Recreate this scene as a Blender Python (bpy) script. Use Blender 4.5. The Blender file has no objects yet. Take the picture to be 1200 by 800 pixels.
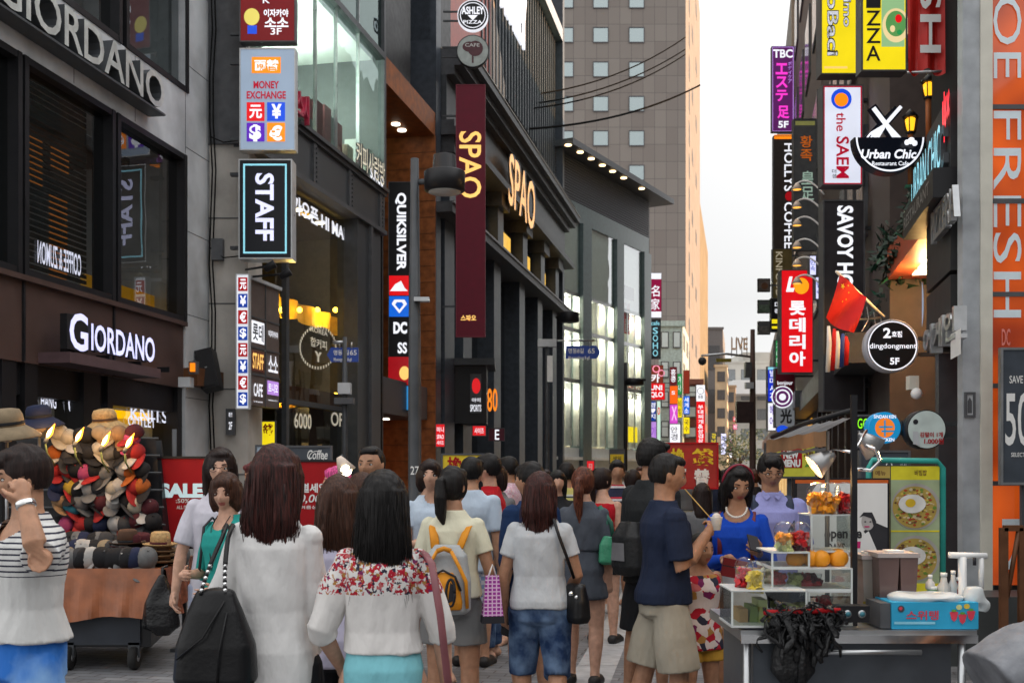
import bpy, bmesh, math, random
import numpy as np
from mathutils import Vector, Matrix, noise
random.seed(7); RNG = np.random.default_rng(7)
SC = bpy.context.scene
COL = SC.collection
# ------------------------------------------------------------------ camera, sky, sun, exposure
F, CU, CV, EYE = 1300.0, 600.0, 551.0, 1.58
cam_d = bpy.data.cameras.new('camera'); cam = bpy.data.objects.new('camera', cam_d); COL.objects.link(cam)
cam.location = (0, 0, EYE); cam.rotation_euler = (math.radians(90), 0, 0)
cam_d.sensor_width = 36; cam_d.lens = 36 * F / 1200; cam_d.shift_y = (CV - 400) / 1200
cam_d.clip_start = .05; cam_d.clip_end = 3000
SC.camera = cam
cam_d.dof.use_dof = True; cam_d.dof.focus_distance = 7.0; cam_d.dof.aperture_fstop = 6.3
EXPO = 2.08
SC.view_settings.view_transform = 'Standard'; SC.view_settings.look = 'None'
SC.view_settings.gamma = 1; SC.view_settings.exposure = EXPO; SC.view_settings.use_curve_mapping = False
SUN_AZ, SUN_EL = math.radians(78), math.radians(18)      # azimuth clockwise from the view direction
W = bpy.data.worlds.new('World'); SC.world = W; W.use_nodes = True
wn = W.node_tree
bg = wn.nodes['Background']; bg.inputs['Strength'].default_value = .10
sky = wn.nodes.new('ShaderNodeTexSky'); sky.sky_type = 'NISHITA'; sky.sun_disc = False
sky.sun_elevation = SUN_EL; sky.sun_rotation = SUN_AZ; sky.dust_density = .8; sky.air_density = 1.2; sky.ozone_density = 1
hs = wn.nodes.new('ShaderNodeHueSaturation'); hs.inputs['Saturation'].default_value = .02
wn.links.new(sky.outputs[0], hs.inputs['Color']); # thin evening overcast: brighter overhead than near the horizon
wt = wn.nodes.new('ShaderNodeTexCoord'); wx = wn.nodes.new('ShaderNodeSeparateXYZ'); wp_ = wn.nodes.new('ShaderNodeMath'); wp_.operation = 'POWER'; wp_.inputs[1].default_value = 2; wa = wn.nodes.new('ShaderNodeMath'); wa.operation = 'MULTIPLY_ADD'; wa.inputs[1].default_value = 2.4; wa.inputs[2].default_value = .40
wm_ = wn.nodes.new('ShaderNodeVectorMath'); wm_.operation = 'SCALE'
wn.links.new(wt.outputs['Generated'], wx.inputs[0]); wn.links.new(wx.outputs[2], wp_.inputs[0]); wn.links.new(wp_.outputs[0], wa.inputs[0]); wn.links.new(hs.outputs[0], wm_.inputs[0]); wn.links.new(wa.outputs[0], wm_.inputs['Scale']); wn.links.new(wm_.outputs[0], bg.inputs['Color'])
sl = bpy.data.lights.new('sun', 'SUN'); sl.energy = 2.0; sl.angle = math.radians(.6); sl.color = (1, .52, .16)
so = bpy.data.objects.new('sun', sl); COL.objects.link(so)
sd = Vector((math.sin(SUN_AZ) * math.cos(SUN_EL), math.cos(SUN_AZ) * math.cos(SUN_EL), math.sin(SUN_EL)))
so.rotation_euler = sd.to_track_quat('Z', 'Y').to_euler(); so.location = (30, 20, 60)
SC.render.engine = 'CYCLES'
SC.cycles.use_denoising = True
SC.cycles.max_bounces = 8; SC.cycles.transparent_max_bounces = 16; SC.cycles.sample_clamp_indirect = 4
LIT = 1 / 2 ** EXPO
# ------------------------------------------------------------------ materials
MC = {}
def lin(c):
    if isinstance(c, str):
        c = [int(c[i:i + 2], 16) / 255 for i in (0, 2, 4)]
        return tuple(x / 12.92 if x < .04045 else ((x + .055) / 1.055) ** 2.4 for x in c)
    return tuple(c) if len(c) == 3 else tuple(c[:3])
def mat(name, col=(.5, .5, .5), rough=.6, metal=0, emit=0, var=.18, scale=6, bump=0, bscale=40, spec=.3, dirt=0, sss=0):
    if name in MC: return MC[name]
    m = bpy.data.materials.new(name); m.use_nodes = True; nt = m.node_tree; N = nt.nodes; L = nt.links
    b = N['Principled BSDF']; col = lin(col)
    b.inputs['Roughness'].default_value = rough; b.inputs['Metallic'].default_value = metal
    b.inputs['Specular IOR Level'].default_value = spec
    b.inputs['Base Color'].default_value = (*col, 1)
    tc = N.new('ShaderNodeTexCoord')
    if var:
        nz = N.new('ShaderNodeTexNoise'); nz.inputs['Scale'].default_value = scale; nz.inputs['Detail'].default_value = 6
        L.new(tc.outputs['Object'], nz.inputs['Vector'])
        mr = N.new('ShaderNodeMapRange'); mr.inputs['From Min'].default_value = .3; mr.inputs['From Max'].default_value = .7
        mr.inputs['To Min'].default_value = 1 - var; mr.inputs['To Max'].default_value = 1 + var
        L.new(nz.outputs['Fac'], mr.inputs['Value'])
        mx = N.new('ShaderNodeMix'); mx.data_type = 'RGBA'; mx.blend_type = 'MULTIPLY'; mx.inputs['Factor'].default_value = 1
        mx.inputs['A'].default_value = (*col, 1); L.new(mr.outputs[0], mx.inputs['B'])
        L.new(mx.outputs['Result'], b.inputs['Base Color'])
        rr = N.new('ShaderNodeMapRange'); rr.inputs['To Min'].default_value = max(.03, rough - .12); rr.inputs['To Max'].default_value = min(1, rough + .12)
        L.new(nz.outputs['Fac'], rr.inputs['Value']); L.new(rr.outputs[0], b.inputs['Roughness'])
    if bump:
        n2 = N.new('ShaderNodeTexNoise'); n2.inputs['Scale'].default_value = bscale; n2.inputs['Detail'].default_value = 5
        L.new(tc.outputs['Object'], n2.inputs['Vector'])
        bp = N.new('ShaderNodeBump'); bp.inputs['Strength'].default_value = bump; bp.inputs['Distance'].default_value = .02
        L.new(n2.outputs['Fac'], bp.inputs['Height']); L.new(bp.outputs[0], b.inputs['Normal'])
    if sss:
        b.inputs['Subsurface Weight'].default_value = sss; b.inputs['Subsurface Radius'].default_value = (.01, .004, .002); b.inputs['Subsurface Scale'].default_value = 1
    if emit:
        b.inputs['Emission Color'].default_value = (*col, 1); b.inputs['Emission Strength'].default_value = emit * LIT
        b.inputs['Base Color'].default_value = (*[x * .6 for x in col], 1)
    MC[name] = m; return m
def lit(name, col, e=1.0, rough=.25):
    """a backlit face: even emission with a slight unevenness of the tubes behind it"""
    if name in MC: return MC[name]
    m = mat(name, col, rough, 0, e, var=0); nt = m.node_tree; N = nt.nodes; L = nt.links
    b = N['Principled BSDF']; tc = N.new('ShaderNodeTexCoord'); nz = N.new('ShaderNodeTexNoise'); nz.inputs['Scale'].default_value = 2.2
    L.new(tc.outputs['Object'], nz.inputs['Vector'])
    mr = N.new('ShaderNodeMapRange'); mr.inputs['To Min'].default_value = .75 * e * LIT; mr.inputs['To Max'].default_value = 1.2 * e * LIT
    L.new(nz.outputs['Fac'], mr.inputs['Value']); L.new(mr.outputs[0], b.inputs['Emission Strength'])
    return m
def glass(name, tint=(.5, .55, .55), refl=.12, rough=.02, wav=.0, gc=(.95,.97,1)):
    if name in MC: return MC[name]
    m = bpy.data.materials.new(name); m.use_nodes = True; nt = m.node_tree; N = nt.nodes; L = nt.links
    N.remove(N['Principled BSDF']); out = N['Material Output']
    tr = N.new('ShaderNodeBsdfTransparent'); tr.inputs[0].default_value = (*tint, 1)
    gl = N.new('ShaderNodeBsdfGlossy'); gl.inputs['Roughness'].default_value = rough; gl.inputs[0].default_value = (*gc, 1)
    lw = N.new('ShaderNodeLayerWeight'); lw.inputs['Blend'].default_value = .5; fr = N.new('ShaderNodeMath'); fr.operation = 'POWER'; fr.inputs[1].default_value = 4; L.new(lw.outputs['Facing'], fr.inputs[0])
    mt = N.new('ShaderNodeMath'); mt.operation = 'ADD'; mt.use_clamp = True; mt.inputs[1].default_value = refl
    L.new(fr.outputs[0], mt.inputs[0])
    if wav:
        tc = N.new('ShaderNodeTexCoord'); nz = N.new('ShaderNodeTexNoise'); nz.inputs['Scale'].default_value = .7
        L.new(tc.outputs['Object'], nz.inputs['Vector']); bp = N.new('ShaderNodeBump'); bp.inputs['Strength'].default_value = wav; bp.inputs['Distance'].default_value = .05
        L.new(nz.outputs['Fac'], bp.inputs['Height']); L.new(bp.outputs[0], gl.inputs['Normal'])
    mx = N.new('ShaderNodeMixShader'); L.new(mt.outputs[0], mx.inputs[0]); L.new(tr.outputs[0], mx.inputs[1]); L.new(gl.outputs[0], mx.inputs[2])
    L.new(mx.outputs[0], out.inputs['Surface'])
    MC[name] = m; return m
# ------------------------------------------------------------------ frames: s runs to the right as seen, z up, o outwards
class Frame:
    def __init__(f, ox, oy, tx, ty):
        f.O = np.array([ox, oy]); t = np.array([tx, ty], float); f.t = t / np.linalg.norm(t); f.n = np.array([f.t[1], -f.t[0]])
    def w(f, s, z, o=0):
        p = f.O + s * f.t + o * f.n; return (p[0], p[1], z)
    def px(f, u, v, o=0):
        d = np.array([(u - CU) / F, 1.0]); k = (f.O @ f.n + o) / (d @ f.n); p = k * d
        return float((p - f.O) @ f.t), EYE + (CV - v) / F * k
    def s(f, u, o=0): return f.px(u, 0, o)[0]
def front(Y, yaw=0, u=600):
    a = math.radians(yaw); return Frame((u - CU) / F * Y, Y, math.cos(a), math.sin(a))
def P(u, v, Y): return Vector(((u - CU) / F * Y, Y, EYE + (CV - v) / F * Y))
_TX = {}
def text_geo(body, bold, shear, ext):
    k = (body, bold, shear, ext)
    if k in _TX: return _TX[k]
    c = bpy.data.curves.new('t', 'FONT'); c.body = body; c.offset = bold; c.shear = shear; c.extrude = .5 if ext else 0; c.resolution_u = 3
    o = bpy.data.objects.new('t', c); COL.objects.link(o); bpy.context.view_layer.update()
    me = bpy.data.meshes.new_from_object(o.evaluated_get(bpy.context.evaluated_depsgraph_get()))
    vs = np.array([v.co[:] for v in me.vertices]) if len(me.vertices) else np.zeros((0, 3))
    fs = [tuple(p.vertices) for p in me.polygons]
    bpy.data.objects.remove(o); bpy.data.curves.remove(c); bpy.data.meshes.remove(me)
    _TX[k] = (vs, fs); return vs, fs
class MB:
    def __init__(b): b.v = []; b.f = []; b.m = []; b.mats = []; b.sm = []
    def mi(b, m):
        if m not in b.mats: b.mats.append(m)
        return b.mats.index(m)
    def add(b, vs, fs, m, smooth=False):
        i0 = len(b.v); b.v += [tuple(map(float, v)) for v in vs]; k = b.mi(m)
        for f in fs: b.f.append(tuple(i + i0 for i in f)); b.m.append(k); b.sm.append(smooth)
        return b
    def quad(b, p, m): return b.add(p, [tuple(range(len(p)))], m)
    def hexa(b, p, m):
        return b.add(p, [(0, 3, 2, 1), (4, 5, 6, 7), (0, 1, 5, 4), (1, 2, 6, 5), (2, 3, 7, 6), (3, 0, 4, 7)], m)
    def box(b, x0, x1, y0, y1, z0, z1, m, M=None):
        p = [(x0, y0, z0), (x1, y0, z0), (x1, y1, z0), (x0, y1, z0), (x0, y0, z1), (x1, y0, z1), (x1, y1, z1), (x0, y1, z1)]
        if M is not None: p = [M @ Vector(q) for q in p]
        return b.hexa(p, m)
    def fbox(b, fr, s0, s1, z0, z1, o0, o1, m):
        p = [fr.w(s, z, o) for z in (z0, z1) for (s, o) in ((s0, o1), (s1, o1), (s1, o0), (s0, o0))]
        return b.hexa(p, m)
    def fquad(b, fr, s0, s1, z0, z1, o, m):
        return b.quad([fr.w(s0, z0, o), fr.w(s1, z0, o), fr.w(s1, z1, o), fr.w(s0, z1, o)], m)
    def tube(b, pts, r, m, n=8, caps=True, flat=1.0):
        pts = [Vector(p) for p in pts]; rs = r if isinstance(r, (list, tuple)) else [r] * len(pts)
        rings = []; up = None
        for i, p in enumerate(pts):
            t = (pts[min(i + 1, len(pts) - 1)] - pts[max(i - 1, 0)]).normalized()
            if up is None:
                up = Vector((0, 0, 1)) if abs(t.z) < .9 else Vector((0, 1, 0))
            a = t.cross(up)
            if a.length < 1e-5: a = t.orthogonal()
            a.normalize(); c = a.cross(t).normalized(); up = c
            rings += [p + (a * math.cos(k * 2 * math.pi / n) + c * math.sin(k * 2 * math.pi / n) * flat) * rs[i] for k in range(n)]
        fs = []
        for i in range(len(pts) - 1):
            for k in range(n): fs.append((i * n + k, i * n + (k + 1) % n, (i + 1) * n + (k + 1) % n, (i + 1) * n + k))
        if caps:
            fs.append(tuple(reversed(range(n)))); fs.append(tuple((len(pts) - 1) * n + k for k in range(n)))
        return b.add(rings, fs, m, True)
    def lathe(b, prof, m, c=(0, 0, 0), n=20, M=None, sx=1, sy=1):
        vs = []; fs = []
        for (r, z) in prof:
            for k in range(n):
                q = Vector((r * math.cos(2 * math.pi * k / n) * sx, r * math.sin(2 * math.pi * k / n) * sy, z))
                if M is not None: q = M @ q
                vs.append(q + Vector(c))
        for i in range(len(prof) - 1):
            for k in range(n): fs.append((i * n + k, i * n + (k + 1) % n, (i + 1) * n + (k + 1) % n, (i + 1) * n + k))
        fs.append(tuple(reversed(range(n)))); fs.append(tuple((len(prof) - 1) * n + k for k in range(n)))
        return b.add(vs, fs, m, True)
    def ball(b, c, r, m, n=14, sq=(1, 1, 1)):
        k = max(6, n // 2); return b.lathe([(max(.001, math.sin(math.pi * i / k)) * r, -math.cos(math.pi * i / k) * r * sq[2]) for i in range(k + 1)], m, c, n, sx=sq[0], sy=sq[1])
    def text(b, fr, body, r, o, m, rot=0, stack=False, bold=.012, shear=0, depth=0, px=True, mirror=False, pos=0):
        """writing fitted into the rectangle r = (u0, v0, u1, v1) of the photograph (px) or (s0, z1, s1, z0)"""
        if px:
            s0, z1 = fr.px(r[0], r[1], o + pos); s1, z0 = fr.px(r[2], r[3], o + pos)
            # top-left and bottom-right may lie at different depths on a slanted face: use the mean height
            sa, za = fr.px((r[0] + r[2]) / 2, r[1], o + pos); sb, zb = fr.px((r[0] + r[2]) / 2, r[3], o + pos); z1, z0 = za, zb
        else: s0, z1, s1, z0 = r
        parts = [(body, s0, s1, z0, z1)]
        if stack:
            h = (z1 - z0) / len(body); parts = [(ch, s0, s1, z1 - h * (i + 1) + h * .07, z1 - h * i - h * .07) for i, ch in enumerate(body) if ch != ' ']
        for (ch, a, c, e, g) in parts:
            vs, fs = text_geo(ch, bold, shear, depth > 0)
            if not len(vs): continue
            q = vs.copy(); lo = q.min(0); hi = q.max(0); q[:, :2] = (q[:, :2] - lo[:2]) / np.maximum(hi[:2] - lo[:2], 1e-6)
            if rot == -90: q[:, :2] = np.stack([q[:, 1], 1 - q[:, 0]], 1)
            if rot == 90: q[:, :2] = np.stack([1 - q[:, 1], q[:, 0]], 1)
            if mirror: q[:, 0] = 1 - q[:, 0]
            b.add([fr.w(a + (c - a) * p[0], e + (g - e) * p[1], o + p[2] * depth) for p in q], fs, m)
        return b
    def shape(b, fr, kind, r, o, m, w=0, n=40, px=True):
        cv = (lambda u, v: fr.px(u, v, o)) if px else (lambda u, v: (u, v))
        if kind == 'rect':
            (s0, _), (s1, _) = cv(r[0], r[1]), cv(r[2], r[3]); um = (r[0] + r[2]) / 2; z1 = cv(um, r[1])[1]; z0 = cv(um, r[3])[1]
            if not w: return b.fquad(fr, s0, s1, z0, z1, o, m)
            for q in ((s0, s1, z1 - w, z1), (s0, s1, z0, z0 + w), (s0, s0 + w, z0 + w, z1 - w), (s1 - w, s1, z0 + w, z1 - w)): b.fquad(fr, *q, o, m)
            return b
        if kind in ('disc', 'ring', 'arc'):
            cs, cz = cv(r[0], r[1]); rs = abs(cv(r[0] + r[2], r[1])[0] - cs); rz = abs(cv(r[0], r[1] - r[3])[1] - cz)
            if kind == 'disc':
                return b.quad([fr.w(cs + rs * math.cos(2 * math.pi * k / n), cz + rz * math.sin(2 * math.pi * k / n), o) for k in range(n)], m)
            a0, a1 = (0, 360) if kind == 'ring' else r[4:6]
            for k in range(n):
                A, B = [math.radians(a0 + (a1 - a0) * j / n) for j in (k, k + 1)]
                f = [1, 1, 1 - w, 1 - w]; an = [A, B, B, A]
                b.quad([fr.w(cs + rs * f[i] * math.cos(an[i]), cz + rz * f[i] * math.sin(an[i]), o) for i in range(4)], m)
            return b
        if kind == 'poly':
            return b.quad([fr.w(*cv(u, v), o) for (u, v) in r], m)
    def build(b, name, parent=None, loc=None, kind=None, label=None, cat=None, group=None):
        if not b.v: return None
        co = np.array(b.v)
        if parent is not None:
            p = parent; off = Vector((0, 0, 0))
            while p is not None: off = off + Vector(p.location); p = p.parent
        elif loc is not None: off = Vector(loc)
        else: off = Vector(((co[:, 0].min() + co[:, 0].max()) / 2, (co[:, 1].min() + co[:, 1].max()) / 2, co[:, 2].min()))
        co = co - np.array(off)
        me = bpy.data.meshes.new(name); me.from_pydata(co.tolist(), [], b.f)
        for m in b.mats: me.materials.append(m)
        me.polygons.foreach_set('material_index', b.m); me.polygons.foreach_set('use_smooth', b.sm); me.update()
        o = bpy.data.objects.new(name, me); COL.objects.link(o)
        if parent is not None: o.parent = parent
        else: o.location = off
        tag(o, label, cat, group, kind); return o
def tag(o, label=None, cat=None, group=None, kind=None):
    for k, v in (('label', label), ('category', cat), ('group', group), ('kind', kind)):
        if v: o[k] = v
    return o
def thing(name, label, cat, loc, group=None):
    o = bpy.data.objects.new(name, None); COL.objects.link(o); o.location = Vector(loc); o.empty_display_size = .2
    return tag(o, label, cat, group)
def copy_tree(o, loc=None, label=None, parent=None, rot=None):
    c = o.copy(); COL.objects.link(c)
    if parent is not None: c.parent = parent
    if loc is not None: c.location = loc
    if rot is not None: c.rotation_euler = rot
    if label: c['label'] = label
    for ch in list(o.children): copy_tree(ch, parent=c)
    return c
# common materials
K = dict(
 black=mat('black_paint', (.012, .012, .014), .45), dark=mat('dark_steel', (.055, .06, .066), .42), char=mat('charcoal_panel', (.085, .088, .095), .5),
 navy=mat('navy_steel', (.055, .066, .082), .4), steel=mat('brushed_steel', (.45, .46, .47), .32, .9), grey=mat('grey_panel', (.48, .50, .52), .5, scale=1.6, var=.24, bump=.08, bscale=3),
 conc=mat('stained_concrete', (.46, .435, .40), .85, scale=1.3, var=.28, bump=.2, bscale=14), brown=mat('brown_fascia', (.075, .045, .038), .45, var=.2, scale=2),
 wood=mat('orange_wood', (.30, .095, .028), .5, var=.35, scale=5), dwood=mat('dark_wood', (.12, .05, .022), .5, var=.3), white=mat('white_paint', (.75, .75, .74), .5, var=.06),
 cream=mat('cream_frame', (.62, .60, .52), .5, var=.08), red=mat('red_board', (.36, .008, .012), .6, var=.08, spec=.2), maroon=mat('maroon_banner', (.16, .008, .026), .55, var=.1),
 chrome=mat('chrome', (.75, .75, .75), .12, 1, var=.05), rubber=mat('rubber', (.02, .02, .02), .8), paper=mat('white_paper', (.78, .78, .76), .7, var=.04),
 yel=mat('yellow_board', (.75, .55, .03), .5, var=.06), ink=mat('black_ink', (.015, .015, .02), .6, var=0), teal=mat('teal_frame', (.03, .30, .26), .35),
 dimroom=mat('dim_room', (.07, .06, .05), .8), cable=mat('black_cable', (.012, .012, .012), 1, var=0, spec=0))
L_ = dict(
 white=lit('lit_white', 'f4f6ff', .95), cool=lit('lit_cool', 'd7d9ff', 1.1), blueW=lit('lit_lavender', 'cfd0ff', 1.15), sky=lit('lit_pale_blue', 'a8bcd4', .5), warm=lit('lit_warm', 'ffb347', 1.5),
 gold=lit('lit_gold', 'ffc46a', 1.1), red=lit('lit_red', 'd8121a', .95), yel=lit('lit_yellow', 'f2da1c', .9), orange=lit('lit_orange', 'ff8a14', 1.0), pink=lit('lit_pink', 'ff3fd0', 1.0),
 blue=lit('lit_blue', '1c4fd8', .9), green=lit('lit_green', '2f9a52', .7), purple=lit('lit_purple', '5a1fb4', .9), lav=lit('lit_lilac', 'b98be0', .85), amber=lit('lit_amber', 'f2b400', 1.7),
 plum=lit('lit_plum', '6a2a70', .55), lamp=lit('lamp_white', 'fff0d8', 6), spot=lit('spot_warm', 'ffd9a0', 5), flame=lit('lamp_flame', 'ff9a2a', 5), flamec=lit('lamp_core', 'fff2c4', 14), cyan=lit('lit_cyan', '8fd8ea', .9))
# ------------------------------------------------------------------ ground
def paving():
    m = bpy.data.materials.new('brick_paving'); m.use_nodes = True; nt = m.node_tree; N = nt.nodes; L = nt.links; b = N['Principled BSDF']
    tc = N.new('ShaderNodeTexCoord'); mp = N.new('ShaderNodeMapping'); mp.inputs['Rotation'].default_value = (0, 0, math.radians(11.7)); L.new(tc.outputs['Object'], mp.inputs[0])
    br = N.new('ShaderNodeTexBrick'); br.inputs['Scale'].default_value = 1; br.inputs['Brick Width'].default_value = .22; br.inputs['Row Height'].default_value = .11
    br.inputs['Mortar Size'].default_value = .006; br.inputs['Color1'].default_value = (.13, .135, .145, 1); br.inputs['Color2'].default_value = (.20, .20, .205, 1); br.inputs['Mortar'].default_value = (.055, .04, .04, 1)
    L.new(mp.outputs[0], br.inputs['Vector'])
    nz = N.new('ShaderNodeTexNoise'); nz.inputs['Scale'].default_value = 1.7; nz.inputs['Detail'].default_value = 8; L.new(tc.outputs['Object'], nz.inputs[0])
    mr = N.new('ShaderNodeMapRange'); mr.inputs['From Min'].default_value = .3; mr.inputs['From Max'].default_value = .7; mr.inputs['To Min'].default_value = .6; mr.inputs['To Max'].default_value = 1.3; L.new(nz.outputs[0], mr.inputs[0])
    mx = N.new('ShaderNodeMix'); mx.data_type = 'RGBA'; mx.blend_type = 'MULTIPLY'; mx.inputs['Factor'].default_value = 1; L.new(br.outputs[0], mx.inputs['A']); L.new(mr.outputs[0], mx.inputs['B'])
    L.new(mx.outputs['Result'], b.inputs['Base Color']); b.inputs['Roughness'].default_value = .5
    bp = N.new('ShaderNodeBump'); bp.inputs['Strength'].default_value = .4; bp.inputs['Distance'].default_value = .01; bp.invert = True; L.new(br.outputs['Fac'], bp.inputs['Height']); L.new(bp.outputs[0], b.inputs['Normal'])
    return m
MB().quad([(-400, -60, 0), (400, -60, 0), (400, 900, 0), (-400, 900, 0)], paving()).build('ground', kind='structure')
strip_m = mat('pale_granite', (.36, .36, .365), .55, var=.2, scale=9, bump=.1)
b = MB()
for off in (-.95,):
    x0 = off
    k = 0
    while k < 90:
        y = 5 + k * 1.0
        c = lambda X, Y: (X + .165 * Y, Y, .004)
        b.quad([c(x0, y), c(x0 + .32, y), c(x0 + .32, y + .985), c(x0, y + .985)], strip_m); k += 1
b.build('pavement_strip', kind='structure')
# ------------------------------------------------------------------ clothing shop on the left (L1)
G = Frame(-8.5, 0, .1623, 1)
L2 = Frame(-8.66, 0, .2077, 1)
g_dark = glass('shop_glass_dark', (.42, .46, .46), .06, .01, .12); g_green = glass('upper_glass', (.58, .70, .68), .08, .015, .25, (.55, .66, .64)); g_clear = glass('shop_glass', (.75, .78, .76), .04, .01, .05)
GA, GB = G.s(-260), G.s(217); GE = G.s(246)
shop = thing('clothing_store', 'grey panelled clothing shop with dark blinds upstairs and brown fascia', 'building', G.w((GA + GB) / 2, 0))
b = MB()
b.fbox(G, GA, GE, 10.6, 24, -8, -.02, K['grey'])
b.fbox(G, GB, GE, 0, 10.6, -8, 0, K['grey'])                      # pier
b.fbox(G, GA, GB, 6.86, 7.92, -1, 0, K['grey'])                  # band under the big letters
for z in (1.4, 2.8, 4.2, 5.6, 7.0, 8.4, 9.8): b.fbox(G, GB + .02, GE, z, z + .012, 0, .003, K['char'])
for k in range(8):
    s = GB - 1.7 * k; b.fbox(G, s, s + .012, 6.9, 7.9, 0, .003, K['char'])
b.build('wall', shop)
b = MB(); b.fbox(G, GA, GB, 2.96, 4.0, -.6, -.03, K['brown'])
for u in (28, 134): s = G.s(u); b.fbox(G, s, s + .04, 2.97, 3.99, -.03, .0, K['black'])
b.fbox(G, GA, GB, 3.99, 4.06, -.03, .05, K['brown']); b.build('fascia', shop)
b = MB()                                                          # interior: floors, back walls
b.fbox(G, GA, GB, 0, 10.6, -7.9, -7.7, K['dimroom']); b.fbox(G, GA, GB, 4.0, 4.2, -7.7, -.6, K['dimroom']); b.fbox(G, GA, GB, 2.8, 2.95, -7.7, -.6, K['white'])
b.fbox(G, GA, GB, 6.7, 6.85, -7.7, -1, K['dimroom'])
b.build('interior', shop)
b = MB(); sl_m = mat('dark_slats', (.035, .034, .03), .5)
blind = b
for (ua, ub) in ((-90, 19), (33, 131)):
    sa, sb = G.s(ua), G.s(ub); z = 4.05
    while z < 6.85: b.fbox(G, sa, sb, z, z + .055, -.42, -.40, sl_m); z += .085
blind.build('blinds', shop)
b = MB()                                                          # upstairs lamps seen through the blinds
for (u, v0, v1) in ((70, 230, 325), (72, 125, 200), (110, 140, 160), (40, 160, 215)):
    s, z1 = G.px(u, v0, -1.5); z0 = G.px(u, v1, -1.5)[1]; b.fbox(G, s - .22, s + .22, z0, z1, -1.55, -1.5, lit('lamp_brown_glow', 'd07a34', .5))
b.build('lamp_panel', shop)
for (ua, ub, z0, z1) in ((-90, 19, 4.06, 6.86), (32, 130, 4.06, 6.86), (140, 215, 4.06, 6.86), (-60, 138, 7.92, 10.6), (150, 217, 7.92, 10.6)):
    f_ = MB(); sa, sb = G.s(ua), G.s(ub); w = .09
    for q in ((sa - w, sa, z0, z1), (sb, sb + w, z0, z1)): f_.fbox(G, *q, -.3, .03, K['black'])
    f_.fbox(G, sa, sb, z0, z0 + w, -.3, .02, K['black']); f_.fbox(G, sa, sb, z1 - w, z1, -.3, .02, K['black'])
    fo = f_.build('window', shop); MB().fquad(G, sa, sb, z0 + w, z1 - w, -.12, g_dark).build('pane', fo)
b = MB()                                                          # yellow downlit shelf on the stair side
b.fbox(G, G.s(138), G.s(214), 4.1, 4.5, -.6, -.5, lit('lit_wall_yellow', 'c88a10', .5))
for u in (152, 166, 182, 200): s, z = G.px(u, 366, -.4); b.fbox(G, s - .06, s + .06, z, z + .08, -.5, -.4, L_['amber'])
b.build('wall_lights', shop)
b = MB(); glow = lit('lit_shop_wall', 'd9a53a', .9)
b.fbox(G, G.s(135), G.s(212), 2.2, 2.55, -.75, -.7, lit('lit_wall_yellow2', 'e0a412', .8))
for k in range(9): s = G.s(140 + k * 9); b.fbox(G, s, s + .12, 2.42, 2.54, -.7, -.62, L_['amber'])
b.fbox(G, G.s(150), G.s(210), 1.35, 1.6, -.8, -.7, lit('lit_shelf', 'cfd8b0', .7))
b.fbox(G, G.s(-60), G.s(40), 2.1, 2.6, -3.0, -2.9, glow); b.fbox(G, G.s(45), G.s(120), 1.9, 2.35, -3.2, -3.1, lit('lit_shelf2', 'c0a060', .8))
for k in range(12): s = G.s(-40) + k * .8; b.fbox(G, s, s + .5, .3, 1.5, -4 + .3 * (k % 3), -3.6, mat('rail_cloth%d' % (k % 4), [(.2, .2, .22), (.3, .05, .05), (.4, .38, .3), (.05, .08, .2)][k % 4], .9))
b.build('shelving', shop)
b = MB()
for (u, w) in ((15, .3), (41, .28), (112, .45), (133, .15), (214, .16)): s = G.s(u); b.fbox(G, s - w / 2, s + w / 2, 0, 2.96, -.5, -.05, K['black'])
b.fbox(G, GA, GB, 2.55, 2.96, -.5, -.12, K['black']); b.build('door_frame', shop)
MB().fquad(G, G.s(-90), G.s(212), 0, 2.55, -.3, g_clear).build('shop_window', shop)
b = MB(); wl = lit('lit_letter_white', 'e8ecff', .9)
for (t_, r) in (('HANG', (48, 462, 66, 478)), ('25~50', (95, 444, 110, 451)), ('GNA8', (80, 462, 112, 486)), ('KNITS', (153, 478, 196, 494)), ('OUTLET', (150, 488, 182, 500))):
    b.text(G, t_, r, -.26, wl)
b.build('window_writing', shop)  # letters at the doors paint sign reflections in the glass as glowing print
# big metal letters
b = MB(); b.text(G, 'GIORDANO', (-25, 92, 187, 130), .12, K['dark'], bold=.018, depth=.2, px=True) if False else None
s0, s1 = G.s(-12, .2), G.s(187, .2); zc = 7.42
pale = mat('pale_metal_letter', (.55, .57, .55), .35, .3)
for (n_, o, d_, m_) in ((0, .17, .22, K['dark']), (1, .282, 0, pale)):
    bb = b; bb.text(G, 'GIORDANO', (s0, zc + .27, s1, zc - .27), o, m_, bold=.012, depth=d_, px=False)
b.fbox(G, s0, s1, zc - .33, zc - .30, .02, .3, K['dark'])
b.build('letter_sign', label='large pale metal letters GIORDANO along the grey shop band'.replace('GIORDANO', 'standing'), cat='shop sign')
t = thing('lit_letter_sign', 'glowing lilac white shop name on a dark box over the shop door', 'shop sign', G.w(G.s(125), 3.2, .3))
b = MB(); sa, sb = G.s(72, .3), G.s(176, .3); b.fbox(G, sa, sb + .1, 2.98, 3.12, -.03, .42, mat('plum_ledge', (.10, .06, .065), .5)); b.fbox(G, sa, sa + .5, 3.16, 3.62, .28, .38, K['black'])
for k in range(4): s = sa + .3 + k * .9; b.fbox(G, s, s + .03, 3.12, 3.2, .1, .3, K['black'])
b.build('mounting_box', t)
b = MB(); b.text(G, 'G', (sa + .05, 3.66, sa + .5, 3.16), .385, L_['blueW'], px=False, bold=.02); b.text(G, 'IORDANO', (sa + .58, 3.57, sb - .02, 3.2), .385, L_['blueW'], px=False, bold=.02)
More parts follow.
